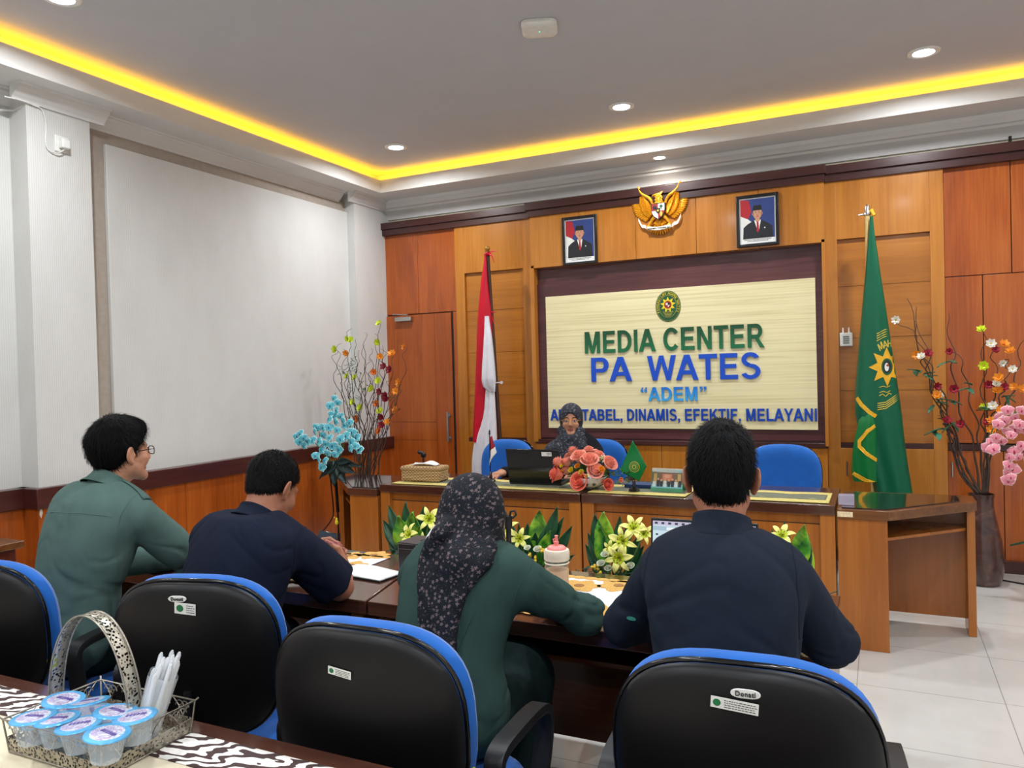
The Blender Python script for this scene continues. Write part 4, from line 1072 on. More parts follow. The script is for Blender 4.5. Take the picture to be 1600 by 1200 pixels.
# ------------------------------------------------------------------ distance-field modelling
def surfnets(F, lo, hi, h):
    lo = np.array(lo, float); n = np.ceil((np.array(hi)-lo)/h).astype(int)+1
    ax = [lo[i]+h*np.arange(n[i]) for i in range(3)]
    G = np.stack(np.meshgrid(*ax, indexing='ij'), -1).reshape(-1, 3).astype(np.float32)
    D = np.empty(len(G), np.float32)
    for s in range(0, len(G), 400000): D[s:s+400000] = F(G[s:s+400000])
    D = D.reshape(n); I = D < 0
    I[0] = I[-1] = False; I[:, 0] = I[:, -1] = False; I[:, :, 0] = I[:, :, -1] = False
    D = np.where(I, D, np.maximum(D, 1e-5))
    cs = n-1; acc = np.zeros((*cs, 3)); cnt = np.zeros(cs)
    quads = []
    cid = np.arange(cs.prod()).reshape(cs)
    for a in range(3):
        b, c = (a+1) % 3, (a+2) % 3
        s0 = [slice(None)]*3; s1 = [slice(None)]*3; s0[a] = slice(0, -1); s1[a] = slice(1, None)
        i0, i1 = I[tuple(s0)], I[tuple(s1)]
        E = np.argwhere(i0 != i1)
        d0 = D[tuple(s0)][tuple(E.T)]; d1 = D[tuple(s1)][tuple(E.T)]
        t = d0/(d0-d1); pos = E.astype(float); pos[:, a] += t
        sgn = i0[tuple(E.T)]
        cells = []
        for db, dc in ((0, 0), (-1, 0), (-1, -1), (0, -1)):
            q = E.copy(); q[:, b] += db; q[:, c] += dc
            ok = ((q >= 0) & (q < cs)).all(1)
            qq = np.clip(q, 0, cs-1)
            np.add.at(acc, tuple(qq[ok].T), pos[ok]); np.add.at(cnt, tuple(qq[ok].T), 1)
            cells.append(np.where(ok, cid[tuple(qq.T)], -1))
        Q = np.stack(cells, 1); ok = (Q >= 0).all(1); Q = Q[ok]; s = sgn[ok]
        Q[~s] = Q[~s][:, ::-1]
        quads.append(Q)
    Q = np.concatenate(quads)
    used = np.unique(Q); mp = np.full(cs.prod(), -1); mp[used] = np.arange(len(used))
    V = acc.reshape(-1, 3)[used]/cnt.reshape(-1)[used][:, None]
    return V*h+lo, mp[Q]
def smin(a, b, k):
    if k <= 0: return np.minimum(a, b)
    h = np.maximum(k-np.abs(a-b), 0)/k; return np.minimum(a, b)-h*h*k*.25
def smax(a, b, k): return -smin(-a, -b, k)
def cap(P, a, b, ra, rb):
    a = np.array(a, np.float32); b = np.array(b, np.float32); ba = b-a; pa = P-a
    h = np.clip(pa@ba/max(ba@ba, 1e-9), 0, 1); return np.linalg.norm(pa-h[:, None]*ba, axis=1)-(ra+(rb-ra)*h)
def elp(P, c, r, R=None):
    q = P-np.array(c, np.float32)
    if R is not None: q = q@R
    r = np.array(r, np.float32); k0 = np.linalg.norm(q/r, axis=1); k1 = np.linalg.norm(q/(r*r), axis=1)
    return k0*(k0-1)/np.maximum(k1, 1e-6)
def Rm(yaw=0, pitch=0, roll=0):
    return np.array((Matrix.Rotation(yaw, 3, 'Z') @ Matrix.Rotation(pitch, 3, 'X') @ Matrix.Rotation(roll, 3, 'Y')), np.float32)
_rs = np.random.RandomState(7); _tab = _rs.rand(32, 32, 32).astype(np.float32)*2-1
def vnoise(P, f, off=0):
    q = P*np.array(f, np.float32)+off; i = np.floor(q).astype(int); w = q-i; w = w*w*(3-2*w); i &= 31; j = (i+1) & 31
    x, y, z = w.T; g = lambda a, b, c: _tab[a, b, c]
    c00 = g(i[:, 0], i[:, 1], i[:, 2])*(1-x)+g(j[:, 0], i[:, 1], i[:, 2])*x; c10 = g(i[:, 0], j[:, 1], i[:, 2])*(1-x)+g(j[:, 0], j[:, 1], i[:, 2])*x
    c01 = g(i[:, 0], i[:, 1], j[:, 2])*(1-x)+g(j[:, 0], i[:, 1], j[:, 2])*x; c11 = g(i[:, 0], j[:, 1], j[:, 2])*(1-x)+g(j[:, 0], j[:, 1], j[:, 2])*x
    return (c00*(1-y)+c10*y)*(1-z)+(c01*(1-y)+c11*y)*z
def np_mesh(name, parts, mats, parent, matf=None, smooth=True):
    """parts: list of (V, Q)"""
    me = bpy.data.meshes.new(name); vs = []; fs = []; n = 0
    for V, Q in parts: vs.append(V); fs += (Q+n).tolist(); n += len(V)
    V = np.concatenate(vs); me.from_pydata(V.tolist(), [], fs)
    mats = mats if isinstance(mats, (list, tuple)) else [mats]
    for m in mats: me.materials.append(m)
    if matf is not None:
        C = np.array([V[list(f)].mean(0) for f in fs]); me.polygons.foreach_set('material_index', matf(C).astype(int))
    me.polygons.foreach_set('use_smooth', [True]*len(me.polygons))
    o = bpy.data.objects.new(name, me); COL.objects.link(o); o.parent = parent
    return o
def skin_mat(name, c, rough=.5):
    m, nt, b = _base(name, rough, 0, .4); n = tnoise(nt, coord(nt), 40, 4); n2 = tnoise(nt, coord(nt), 6, 2)
    f = math_(nt, 'ADD', math_(nt, 'MULTIPLY', n, .4), math_(nt, 'MULTIPLY', n2, .6))
    r = ramp(nt, [(.3, lin(*[x*.88 for x in c])), (.7, lin(*[min(255, x*1.06) for x in c]))], f); nt.links.new(r.outputs[0], b.inputs['Base Color'])
    b.inputs['Subsurface Weight'].default_value = .12; b.inputs['Subsurface Radius'].default_value = (.02, .008, .004); b.inputs['Subsurface Scale'].default_value = .5
    bump(nt, b, n, .1, .001); return m
def hair_mat(name, c):
    m, nt, b = _base(name, .65, 0, .12); n = tnoise(nt, coord(nt, (1, 1, .35)), 160, 3)
    r = ramp(nt, [(.3, lin(*[x*.6 for x in c])), (.75, lin(*[x*1.5 for x in c]))], n); nt.links.new(r.outputs[0], b.inputs['Base Color'])
    bump(nt, b, n, .5, .002); return m
M_HAIR = hair_mat('black_hair', (6, 6, 7)); M_HAIRG = hair_mat('greying_cropped_hair', (15, 14, 14))
M_SKA = skin_mat('skin_tan', (188, 134, 106)); M_SKB = skin_mat('skin_brown', (166, 108, 82)); M_LIP = skin_mat('lip_tone', (146, 78, 72), .4)
M_EYEW = plain('eye_white', (150, 140, 134), .25, namt=.02); M_EYED = plain('eye_dark', (26, 16, 12), .12)

def head_sdf(Q, female=False, ears=True):
    s = np.abs(Q[:, 0:1]); q = np.concatenate([s, Q[:, 1:]], 1)      # symmetric
    w = .95 if female else 1
    d = elp(q, (0, -.014, .040), (.073*w, .092, .080))
    d = smin(d, elp(q, (0, .016, -.026), (.060*w, .070, .080)), .03)
    d = smin(d, cap(q, (.046*w, .010, -.058), (.018, .070, -.096), .019, .016), .03)
    d = smin(d, elp(q, (0, .074, -.097), (.020, .017, .016)), .02)
    d = smin(d, elp(q, (.036, .058, -.030), (.025, .024, .026)), .02)
    d = smin(d, cap(q, (.0, .082, .022), (.040, .070, .020), .010, .009), .015)
    d = smin(d, cap(q, (0, .084, .010), (0, .106, -.028), .0075, .0105), .010)
    d = smin(d, elp(q, (.011, .098, -.033), (.0085, .010, .007)), .006)
    d = smax(d, -elp(q, (.031, .094, .001), (.017, .013, .0095)), .010)
    d = smin(d, elp(q, (.031, .0735, .000), (.0150, .0125, .0120)), .003)
    d = smax(d, -elp(q, (.007, .104, -.0415), (.0032, .005, .0035)), .003)
    d = smin(d, cap(q, (0, .0905, -.0605), (.019, .080, -.0635), .0052, .003), .006)
    d = smin(d, cap(q, (0, .0895, -.0705), (.017, .080, -.0675), .0065, .003), .006)
    d = smax(d, -cap(q, (0, .0965, -.0652), (.020, .084, -.0655), .0012, .001), .003)
    if ears:
        R = Rm(.42, .0, .10)
        e = elp(q, (.082, -.014, -.006), (.0065, .021, .0315), R)
        e = smax(e, -elp(q, (.088, -.008, -.002), (.0055, .013, .021), R), .005)
        e = smin(e, elp(q, (.077, -.006, -.035), (.006, .009, .010)), .008)
        e = smin(e, elp(q, (.073, .002, -.010), (.008, .007, .009)), .008)
        d = smin(d, e, .008)
    return d
def hand_sdf(H, W, fwd, nrm, side, curl, spread=.12, thumb=.5, s=1.0):
    """returns list of (a,b,ra,rb,k) capsules; side +1: thumb towards fwd x nrm"""
    fwd = Vector(fwd).normalized(); nrm = Vector(nrm); nrm = (nrm-fwd*nrm.dot(fwd)).normalized(); ac = fwd.cross(nrm).normalized()*side
    W = Vector(W); caps = []
    k = s
    for i, (off, ln) in enumerate(((.030, .036), (.010, .040), (-.010, .037), (-.028, .030))):   # index..little
        base = W+fwd*(.092-.006*abs(i-1))*k+ac*off*k
        caps.append((W+fwd*.02*k+ac*off*.6*k, base, .016*k, .0125*k, .02))
        ang = 0; p = base
        c = curl[i] if hasattr(curl, '__len__') else curl
        dd = (fwd+ac*(spread*(1-i*.66)))
        dd.normalize()
        for j, (l, ra, rb) in enumerate(((ln*1.12, .0098, .0090), (ln*.72, .0090, .0082), (ln*.56, .0082, .0068))):
            ang += c*(.9 if j == 0 else 1.0)
            d2 = dd*math.cos(ang)-nrm*math.sin(ang)
            q = p+d2*l*k; caps.append((p, q, ra*k, rb*k, .004)); p = q
    b = W+fwd*.022*k+ac*.022*k; d1 = (fwd*.62+ac*.72-nrm*.25).normalized(); m1 = b+d1*.040*k
    d2 = (fwd*(.9)+ac*(.35-thumb*.7)-nrm*(.25+thumb*.5)).normalized(); m2 = m1+d2*.032*k; m3 = m2+(d2-nrm*.15).normalized()*.026*k
    caps += [(b, m1, .017*k, .0125*k, .015), (m1, m2, .0115*k, .0105*k, .005), (m2, m3, .0105*k, .008*k, .005)]
    return caps
def eval_caps(P, caps):
    d = np.full(len(P), 9., np.float32)
    for a, b, ra, rb, k in caps: d = smin(d, cap(P, a, b, ra, rb), k)
    return d
def bbox(pts, m):
    a = np.array([list(p) for p in pts]); return a.min(0)-m, a.max(0)+m

def make_person(J):
    """J: joints relative to the base, world aligned.  builds body, garments, hair"""
    t = empty('person', J['base'], label=J['label'], cat='person')
    yaw = J.get('yaw', 0); sk = J['skin']; w = J.get('w', 1.0)
    pel, nb = Vector(J['pelvis']), Vector(J['neck'])
    sL, sR, eL, eR, wL, wR = [Vector(J[k]) for k in ('sL', 'sR', 'eL', 'eR', 'wL', 'wR')]
    hc = Vector(J['head']); HR = Rm(*J['hrot']); hs = J.get('hs', 1.0)
    bend = J.get('bend', 0.0)
    mid = (pel+nb)/2+Vector((math.sin(yaw)*bend, -math.cos(yaw)*bend, 0))
    def sp(u): return pel*(1-u)**2+2*u*(1-u)*mid+nb*u*u+Vector((0, 0, 0))
    def torso(P, g, female=False):
        prof = [(0, .172, .125, .10), (.18, .160, .118, .10), (.38, .150, .108, .10), (.58, .163, .115, .10), (.76, .176, .115, .10), (.90, .160, .098, .085)]
        if female: prof = [(0, .182, .130, .10), (.18, .165, .118, .10), (.38, .132, .102, .10), (.58, .145, .108, .10), (.76, .158, .112, .10), (.90, .145, .092, .085)]
        d = None
        for u, a, b, c in prof:
            p = sp(u); tn = (sp(min(1, u+.05))-sp(max(0, u-.05))).normalized(); pt = math.asin(max(-1, min(1, -(tn.y*math.cos(yaw)-tn.x*math.sin(yaw)))))
            e = elp(P, p, (a*w+g, b*w+g, c+g), Rm(yaw, pt)); d = e if d is None else smin(d, e, .06)
        f = Vector((-math.sin(yaw), math.cos(yaw), 0))
        up = sp(.93)
        for s in (sL, sR):
            d = smin(d, cap(P, up*.45+s*.55-f*.006, s*.93+up*.07, .060*w+g, .048*w+g), .045)
            d = smin(d, cap(P, nb+Vector((0, 0, -.005)), s*.75+up*.25+Vector((0, 0, .022)), .044*w+g, .038*w+g), .05)
        return d
    Hf = lambda P: head_sdf(((P-np.array(hc, np.float32))@HR)/hs, J.get('female', False))*hs
    nk = Vector(hc)+Vector((HR@np.array([0, -.022, -.055], np.float32)).tolist())*hs
    parts = []
    def body_top(P):
        d = smin(Hf(P), cap(P, nk, nb+Vector((0, 0, -.03)), .052*w*hs, .062*w), .028); return smin(d, torso(P, -.012, J.get('female', False)), .05)
    lo, hi = bbox([hc, nb], .13); lo[2] = nb.z-.07; hi[2] = hc.z+.14
    parts.append(surfnets(body_top, lo, hi, J.get('hres', .0045)))
    def body_low(P):
        d = torso(P, -.014, J.get('female', False))
        for k in ('L', 'R'):
            d = smin(d, cap(P, J['hip'+k], J['kn'+k], .080, .056), .05); d = smin(d, cap(P, J['kn'+k], J['an'+k], .054, .040), .03)
            s, e, wv = (sL, eL, wL) if k == 'L' else (sR, eR, wR)
            d = smin(d, cap(P, s, e, .046*w, .040*w), .03); d = smin(d, cap(P, e, wv, .038*w, .028*w), .02)
        return d
    allp = [pel, nb, sL, sR, eL, eR, wL, wR]+[Vector(J[k]) for k in ('hipL', 'hipR', 'knL', 'knR', 'anL', 'anR')]
    lo, hi = bbox(allp, .12); lo[2] = max(lo[2], .02); hi[2] = nb.z+.03
    parts.append(surfnets(body_low, lo, hi, .016))
    for k in ('L', 'R'):
        hd = J['hand'+k]; W_ = wL if k == 'L' else wR; E_ = eL if k == 'L' else eR
        s = J.get('hand_s', 1.0)
        caps = hand_sdf(k, W_, hd['fwd'], hd['nrm'], hd.get('side', 1), hd.get('curl', .35), hd.get('spread', .12), hd.get('thumb', .5), s)
        f0 = E_ if hd.get('bare') else (W_*.55+E_*.45)
        caps.append((f0, W_, (.036 if hd.get('bare') else .032)*w, .024*s, .02)); caps.append((W_, W_+Vector(hd['fwd']).normalized()*.03*s, .024*s, .022*s, .02))
        if hd.get('bare'): caps.append((E_, E_*.6+(sL if k == 'L' else sR)*.4, .040*w, .042*w, .02)); caps.append((E_, E_*.65+W_*.35, .037*w, .040*w, .03))
        pts = [c[0] for c in caps]+[c[1] for c in caps]; lo, hi = bbox(pts, .05)
        parts.append(surfnets(lambda P: eval_caps(P, caps), lo, hi, hd.get('res', .004)))
    hcn = np.array(hc)
    def matf(C):
        q = ((C-hcn)@HR)/hs; a = np.abs(q[:, 0]); r = np.zeros(len(C))
        r[(a < .021) & (q[:, 1] > .074) & (q[:, 2] < -.0545) & (q[:, 2] > -.0785+.3*a)] = 1
        e = ((a-.031)/.0125)**2+((q[:, 2]-.0005)/.0062)**2
        r[(e < 1) & (q[:, 1] > .07)] = 2
        e2 = ((a-.031)/.0058)**2+((q[:, 2]-.0005)/.0058)**2
        r[(e2 < 1) & (e < 1.1) & (q[:, 1] > .07)] = 3
        br = (a > .013) & (a < .048) & (np.abs(q[:, 2]-(.0215+.004*np.sin((a-.013)/.035*3.14)-.10*np.maximum(a-.035, 0))) < .0034) & (q[:, 1] > .06)
        r[br] = 4
        return r
    np_mesh('body', parts, [sk, M_LIP, M_EYEW, M_EYED, M_HAIR], t, matf)
    # upper garment
    g = J.get('g', .012); top = J['top']; bare = {k: J['hand'+k].get('bare', False) for k in 'LR'}
    amp = J.get('amp', .006); fold_seed = J.get('seed', 1)*3.7
    coll = J.get('neck_cut', .045)
    def garment(P):
        d = torso(P, g, J.get('female', False))
        for k, s, e, wv in (('L', sL, eL, wL), ('R', sR, eR, wR)):
            sr, er, wr = J.get('sleeve', (.068, .060, .046))
            ks = J.get('ks', .014)
            if bare[k]:
                ax = (e-s).normalized(); q = (P-np.array(s+(e-s)*J.get('sleeve_end', .95), np.float32))@np.array(ax, np.float32)
                dd = cap(P, s, e+ax*.04, sr*w, er*w*1.12); dd = smax(dd, q, .004); d = smin(d, dd, ks)
            else: d = smin(d, smin(cap(P, s, e, sr*w, er*w), cap(P, e, wv, er*w*.97, wr*w), .02), ks)
        # folds
        q = P.copy(); wp = vnoise(P, 5, fold_seed)*.05; q[:, 2] += wp; q[:, 0] += wp
        q[:, 2] += q[:, 0]*J.get('slant', .5)*np.sign(q[:, 0])
        a1 = vnoise(q, (4, 5, 9), fold_seed+11); a2 = vnoise(q, (8, 9, 15), fold_seed+5)
        mk = np.clip(vnoise(P, 6, fold_seed+21)*2.2+.55, 0, 1); mk2 = np.clip(vnoise(P, 8, fold_seed+31)*2.2+.4, 0, 1)
        n1 = -np.exp(-(a1/.11)**2)*mk+a1*.9; n2 = -np.exp(-(a2/.14)**2)*mk2+a2*.4
        near = np.exp(-np.minimum(np.minimum(np.linalg.norm(P-np.array(eL, np.float32), axis=1), np.linalg.norm(P-np.array(eR, np.float32), axis=1)), np.linalg.norm(P-np.array(sp(.2), np.float32), axis=1))**2/.02)
        d = d-amp*(.9*n1+.55*n2)*(.6+.9*near)
        for (a, b, r, k) in J.get('ridges', []): d = smin(d, cap(P, a, b, r, r*.6), k)
        nd_ = (nb-sp(.8)).normalized()
        cutp = nb+Vector((0, 0, coll))
        dc = (P-np.array(cutp, np.float32))@np.array(Vector((0, .0, 1)), np.float32)
        d = smax(d, dc, .008)
        if J.get('hem'): d = smax(d, J['hem']-P[:, 2], .01)
        return d
    lo, hi = bbox([pel, nb, sL, sR, eL, eR, wL, wR], .17)
    sh = np_mesh(J.get('top_name', 'shirt'), [surfnets(garment, lo, hi, J.get('res', .0065))], top, t)
    md = sh.modifiers.new('s', 'SMOOTH'); md.factor = .5; md.iterations = 2
    # legs
    if J.get('skirt'):
        def legs(P):
            d = None
            for k in ('L', 'R'):
                e = smin(cap(P, J['hip'+k], J['kn'+k], .090, .075), cap(P, J['kn'+k], Vector(J['an'+k])+Vector((0, 0, .02)), .09, .085), .05); d = e if d is None else smin(d, e, .12)
            d = smin(d, elp(P, pel, (.19*w, .15*w, .11)), .05)
            return d-.006*vnoise(P, (14, 14, 4), 3)
    else:
        def legs(P):
            d = elp(P, pel+Vector((0, 0, -.0)), (.18*w, .14*w, .115))
            for k in ('L', 'R'): d = smin(d, smin(cap(P, J['hip'+k], J['kn'+k], .092*w, .070), cap(P, J['kn'+k], Vector(J['an'+k])+Vector((0, 0, -.01)), .068, .056), .03), .05)
            return d-.005*vnoise(P, (12, 12, 9), 3)
    lo, hi = bbox([pel]+[Vector(J[k]) for k in ('hipL', 'hipR', 'knL', 'knR', 'anL', 'anR')], .2); lo[2] = .03
    np_mesh(J.get('bottom_name', 'trousers'), [surfnets(legs, lo, hi, .014)], J['bottom'], t)
    for k in ('L', 'R'):
        a = Vector(J['an'+k]); f = Vector(J.get('foot', (0, 1, 0)))
        def shoe(P):
            d = smin(cap(P, (a.x, a.y-.02*f.y, .045), a+f*.10+Vector((0, 0, .042-a.z)), .040, .040), cap(P, a+f*.10+Vector((0, 0, .036-a.z)), a+f*.19+Vector((0, 0, .032-a.z)), .040, .030), .02)
            d = smin(d, cap(P, a, (a.x, a.y, .06), .042, .042), .02); return smax(d, .004-P[:, 2], .004)
        lo, hi = bbox([a, a+f*.19, (a.x, a.y, .0)], .06); np_mesh('shoe', [surfnets(shoe, lo, hi, .008)], M_BLACKG, t)
    # hair
    if J.get('hair'):
        hr = J['hair']; th = hr['t']
        zc = hr.get('line', ([-.12, -.07, -.045, -.02, .012, .02, .05, .075, .11], [-.074, -.066, -.052, -.030, -.015, .014, .042, .062, .066]))
        def hair(P):
            q = ((P-np.array(hc, np.float32))@HR)/hs; q2 = q.copy(); q2[:, 0] = np.abs(q2[:, 0])
            tt = th*(.45+.55*np.clip((q[:, 2]+.02)/.09, 0, 1)); ts = hr.get('side', 1)
            d = elp(q2, (0, -.014, .040), (.073+.5*ts*th, .092+.8*th, .080+th))
            d = smin(d, elp(q2, (0, -.018, -.012), (.061+.25*ts*th, .079+.55*th, .072)), .02)
            if 'bump' in hr:
                for c, r in hr['bump']: d = smin(d, elp(q, c, r), .03)
            cut = np.interp(q[:, 1], *zc)-q[:, 2]
            d = smax(d, cut*.8, .012)
            d = smax(d, -elp(q2, (.085, -.012, -.010), (.020, .028, .040)), .004)
            cr_ = np.array([0, -.03, .12]); v = q-cr_; an = np.arctan2(v[:, 0], v[:, 1]); rr = np.linalg.norm(v[:, :2], axis=1)
            n = vnoise(np.stack([an*5, rr*30, q[:, 2]*18], 1), 1, 3)*.6+vnoise(np.stack([an*16, rr*40, q[:, 2]*26], 1), 1, 9)*.5
            return (d-hr.get('rough', .003)*n)*hs
        lo, hi = bbox([hc], .15); V, Q = surfnets(hair, lo, hi, .0035)
        R = np.random.RandomState(5); ids = R.choice(len(V), hr.get('n', 3500)); hv = []; hf = []
        q = ((V-np.array(hc))@HR)/hs
        ctr = np.array([0, -.01, .03]); cw = np.array(hr.get('crown', (0, -.05, .11)))
        for i in ids:
            p = q[i]; nrm = p-ctr; nrm /= np.linalg.norm(nrm); f = p-cw; f -= nrm*(f@nrm); f /= np.linalg.norm(f)+1e-6
            f = f+R.randn(3)*.28; f[2] -= .25; f -= nrm*(f@nrm)*.8; f /= np.linalg.norm(f)
            L_ = hr.get('len', .022)*R.uniform(.5, 1.2); lift = hr.get('lift', .28)*R.uniform(.1, 1)
            sd = np.cross(nrm, f)*.0009; a = p-nrm*.001; b = p+f*L_*.55+nrm*L_*lift*.7; c = p+f*L_+nrm*L_*lift*.55
            k = len(hv); hv += [a-sd, a+sd, b+sd*.7, b-sd*.7, c]; hf += [(k, k+1, k+2, k+3), (k+3, k+2, k+4, k+4)]
        HV = (np.array(hv)*hs)@HR.T+np.array(hc)
        me = bpy.data.meshes.new('hair'); n0 = len(V)
        me.from_pydata(np.concatenate([V, HV]).tolist(), [], Q.tolist()+[tuple(dict.fromkeys(x+n0 for x in f)) for f in hf])
        me.materials.append(hr['mat']); me.polygons.foreach_set('use_smooth', [True]*len(me.polygons))
        if 'fade' in hr:
            me.materials.append(hr['fade'][0]); C = np.array([list(p.center) for p in me.polygons]); qq = ((C-np.array(hc))@HR)/hs
            me.polygons.foreach_set('material_index', (qq[:, 2] < hr['fade'][1]+.012*np.sin(qq[:, 0]*60)).astype(int))
        o = bpy.data.objects.new('hair', me); COL.objects.link(o); o.parent = t
    # collar
    if J.get('collar'):
        c = J['collar']; c0 = nb*.55+nk*.45+Vector(c.get('off', (0, 0, -.010))); ax = (nk-nb).normalized()
        ux = Vector((math.cos(yaw), math.sin(yaw), 0)); uy = ax.cross(ux).normalized()*1.0; uy = Vector((-uy.x, -uy.y, -uy.z)) if uy.y < 0 else uy
        h = c.get('h', .036); rx, ry = c.get('r', (.070, .070))
        m = MB()
        prof = [(-.6, .006), (-.2, .002), (.3, -.004), (.8, -.006), (1.0, -.003), (.95, .003), (.5, .006), (.0, .014), (-.4, .026)]
        def F(u, v):
            a = PI/2+.22+u*(2*PI-.44); k = v*(len(prof)-1); i = min(int(k), len(prof)-2); f = k-i
            hz = prof[i][0]*(1-f)+prof[i+1][0]*f; rr = prof[i][1]*(1-f)+prof[i+1][1]*f
            fr = .5+.5*math.sin(a)
            dz = -.022*fr+hz*h*(1-.12*fr)
            return c0+ux*math.cos(a)*(rx+rr)+uy*math.sin(a)*(ry+rr+.008*fr)+ax*dz
        m.grid(F, 48, 24).build('collar', J['collar'].get('mat', top), t, smooth=180, solid=.003)
    # glasses
    if J.get('glasses'):
        m = MB(); gm = J['glasses']
        def W3(p): return Vector((HR@np.array(p, np.float32)).tolist())*hs+hc
        for s in (-1, 1):
            P = []
            for j in range(29):
                a = 2*PI*j/28; x, z = sup(.0235, gm.get('h', .0175), 3, 1, a); P.append(W3((s*.032+x, .1035-.25*(s*.032+x)**2*8, -.002+z)))
            m.tube(P, gm.get('r', .0016), 6, caps=False)
            m.tube([W3((s*.0555, .096, .006)), W3((s*.072, .085, .006)), W3((s*.077, .03, .004)), W3((s*.078, -.004, .002)), W3((s*.077, -.018, -.012))], gm.get('r', .0016), 6)
        m.tube([W3((-.010, .104, .002)), W3((0, .107, .005)), W3((.010, .104, .002))], gm.get('r', .0016), 6)
        fr = m.build('glasses', gm['mat'], t, smooth=60)
        m = MB()
        for s in (-1, 1):
            P = []
            for j in range(24):
                x, z = sup(.0225, gm.get('h', .0175)-.001, 3, 1, 2*PI*j/24); P.append(W3((s*.032+x, .1035-2*(s*.032+x)**2, -.002+z)))
            m.add(P, [tuple(range(24))])
        m.build('lens', M_LENSG, fr)
    J['torso_sp'] = sp; J['shirt'] = sh; J['t'] = t; J['nk'] = nk
    return t
def glassmat(name, c=(255, 255, 255), rough=.02, alpha=.18):
    m, nt, b = _base(name, rough); b.inputs['Base Color'].default_value = lin(*c); b.inputs['Alpha'].default_value = alpha
    b.inputs['Specular IOR Level'].default_value = .6; return m
M_LENSG = glassmat('spectacle_lens', alpha=.05)
def seam(J, pts, r=.0013, mat=None, name='seam'):
    o = J['shirt']; me = o.data; bv = BVHTree.FromPolygons([v.co for v in me.vertices], [tuple(p.vertices) for p in me.polygons])
    P = []
    pts = spl([Vector(p) for p in pts], 8*(len(pts)-1))
    for p in pts:
        h = bv.find_nearest(p)
        P.append(h[0]+h[1]*.0006)
    MB().tube(P, r, 6).build(name, mat or J['top'], J['t'], smooth=60)

def suiting(name, c, rough=.8, wr=.35, ws=7, namt=.1, weave=700):
    m, nt, b = _base(name, .9, 0, .12)
    n = tnoise(nt, coord(nt), 10, 4); n2 = tnoise(nt, coord(nt), weave, 2); n3 = tnoise(nt, coord(nt, (1, 1, .55)), ws, 2.5, .45, 1.6)
    c = lin(*c); r = ramp(nt, [(.3, tuple(x*(1-namt) for x in c[:3])+(1,)), (.7, tuple(min(1, x*(1+namt)) for x in c[:3])+(1,))], n)
    nt.links.new(r.outputs[0], b.inputs['Base Color'])
    h = math_(nt, 'ADD', math_(nt, 'MULTIPLY', n2, .02), math_(nt, 'MULTIPLY', n3, wr)); bump(nt, b, h, .7, .03)
    return m
M_TEAL = suiting('green_uniform_cloth', (80, 103, 98)); M_TEAL2 = suiting('dark_green_blazer_cloth', (50, 73, 68))
M_NAVY = suiting('navy_jacket_cloth', (22, 28, 44)); M_BLKS = suiting('black_shirt_cloth', (31, 38, 50)); M_PANT = suiting('dark_trouser_cloth', (24, 28, 36))
M_PANTG = suiting('dark_green_trouser_cloth', (26, 46, 46))

def seated(base, z=.57, kx=.13, fy=.42, ky=0.):
    return dict(hipL=(-.09, .04, z), hipR=(.09, .04, z), knL=(-kx, fy, .55), knR=(kx, fy, .55), anL=(-kx, fy-.04+ky, .10), anR=(kx, fy-.04+ky, .10))
HD = lambda **k: dict(dict(fwd=(0, 1, -.1), nrm=(0, 0, 1), side=1, curl=.35), **k)

# ---- man in dark shirt at the laptop
bx, by = -.345, 1.83
def rel(x, y, z): return (x-bx, y-by, z)
P4 = dict(base=(bx, by, 0), label='man with short black hair in a dark shirt, seen from behind at the laptop', skin=M_SKB, top=M_BLKS, bottom=M_PANT,
    pelvis=(0.0, 0, .59), neck=rel(-.362, 1.935, 1.082), sL=rel(-.518, 1.955, .998), sR=rel(-.215, 1.955, 1.012), eL=rel(-.665, 2.09, .80), eR=rel(-.128, 2.10, .82),
    wL=rel(-.50, 2.30, .775), wR=rel(-.26, 2.31, .775), head=rel(-.371, 1.985, 1.245), hrot=(.20, -.08, .02), hs=1.03, bend=.03,
    handL=HD(fwd=(.45, 1, -.05), side=1, curl=.3), handR=HD(fwd=(-.3, 1, -.05), side=-1, curl=.3),
    hair=dict(t=.020, mat=M_HAIR, len=.024, lift=.42, n=5000, side=.6, rough=.005), collar=dict(h=.042, r=(.066, .062)), amp=.008, seed=2, g=.014, w=1.0, sleeve=(.066, .062, .047), **seated(0))
make_person(P4)
for sx, x0 in ((-1, -.520), (1, -.205)):
    seam(P4, [rel(x0+sx*.0, 2.0, 1.11), rel(x0+sx*.012, 1.90, 1.07), rel(x0+sx*.010, 1.87, .98), rel(x0-sx*.02, 1.88, .89)], name='armhole_seam')
def on_shirt(J, px, py):
    me = J['shirt'].data; bv = BVHTree.FromPolygons([v.co for v in me.vertices], [tuple(p.vertices) for p in me.polygons])
    o = Vector((0, 0, CAM_H))-Vector(J['base']); d = (at(px, py, y=2.0)-Vector((0, 0, CAM_H))).normalized()
    h = bv.ray_cast(o, d)
    return (h[0], h[1]) if h[0] else (None, None)
p_, n_ = on_shirt(P4, 987, 966)
if p_:
    q_ = n_.to_track_quat('Z', 'Y').to_matrix().to_4x4()
    MB().prism(ell(.014, .005, 20), -.001, .0015).build('sleeve_oval', plain('teal_oval', (60, 150, 130), .5), P4['t']).matrix_local = T(*(p_+n_*.002)) @ q_  # small flat teal oval lying on the left sleeve

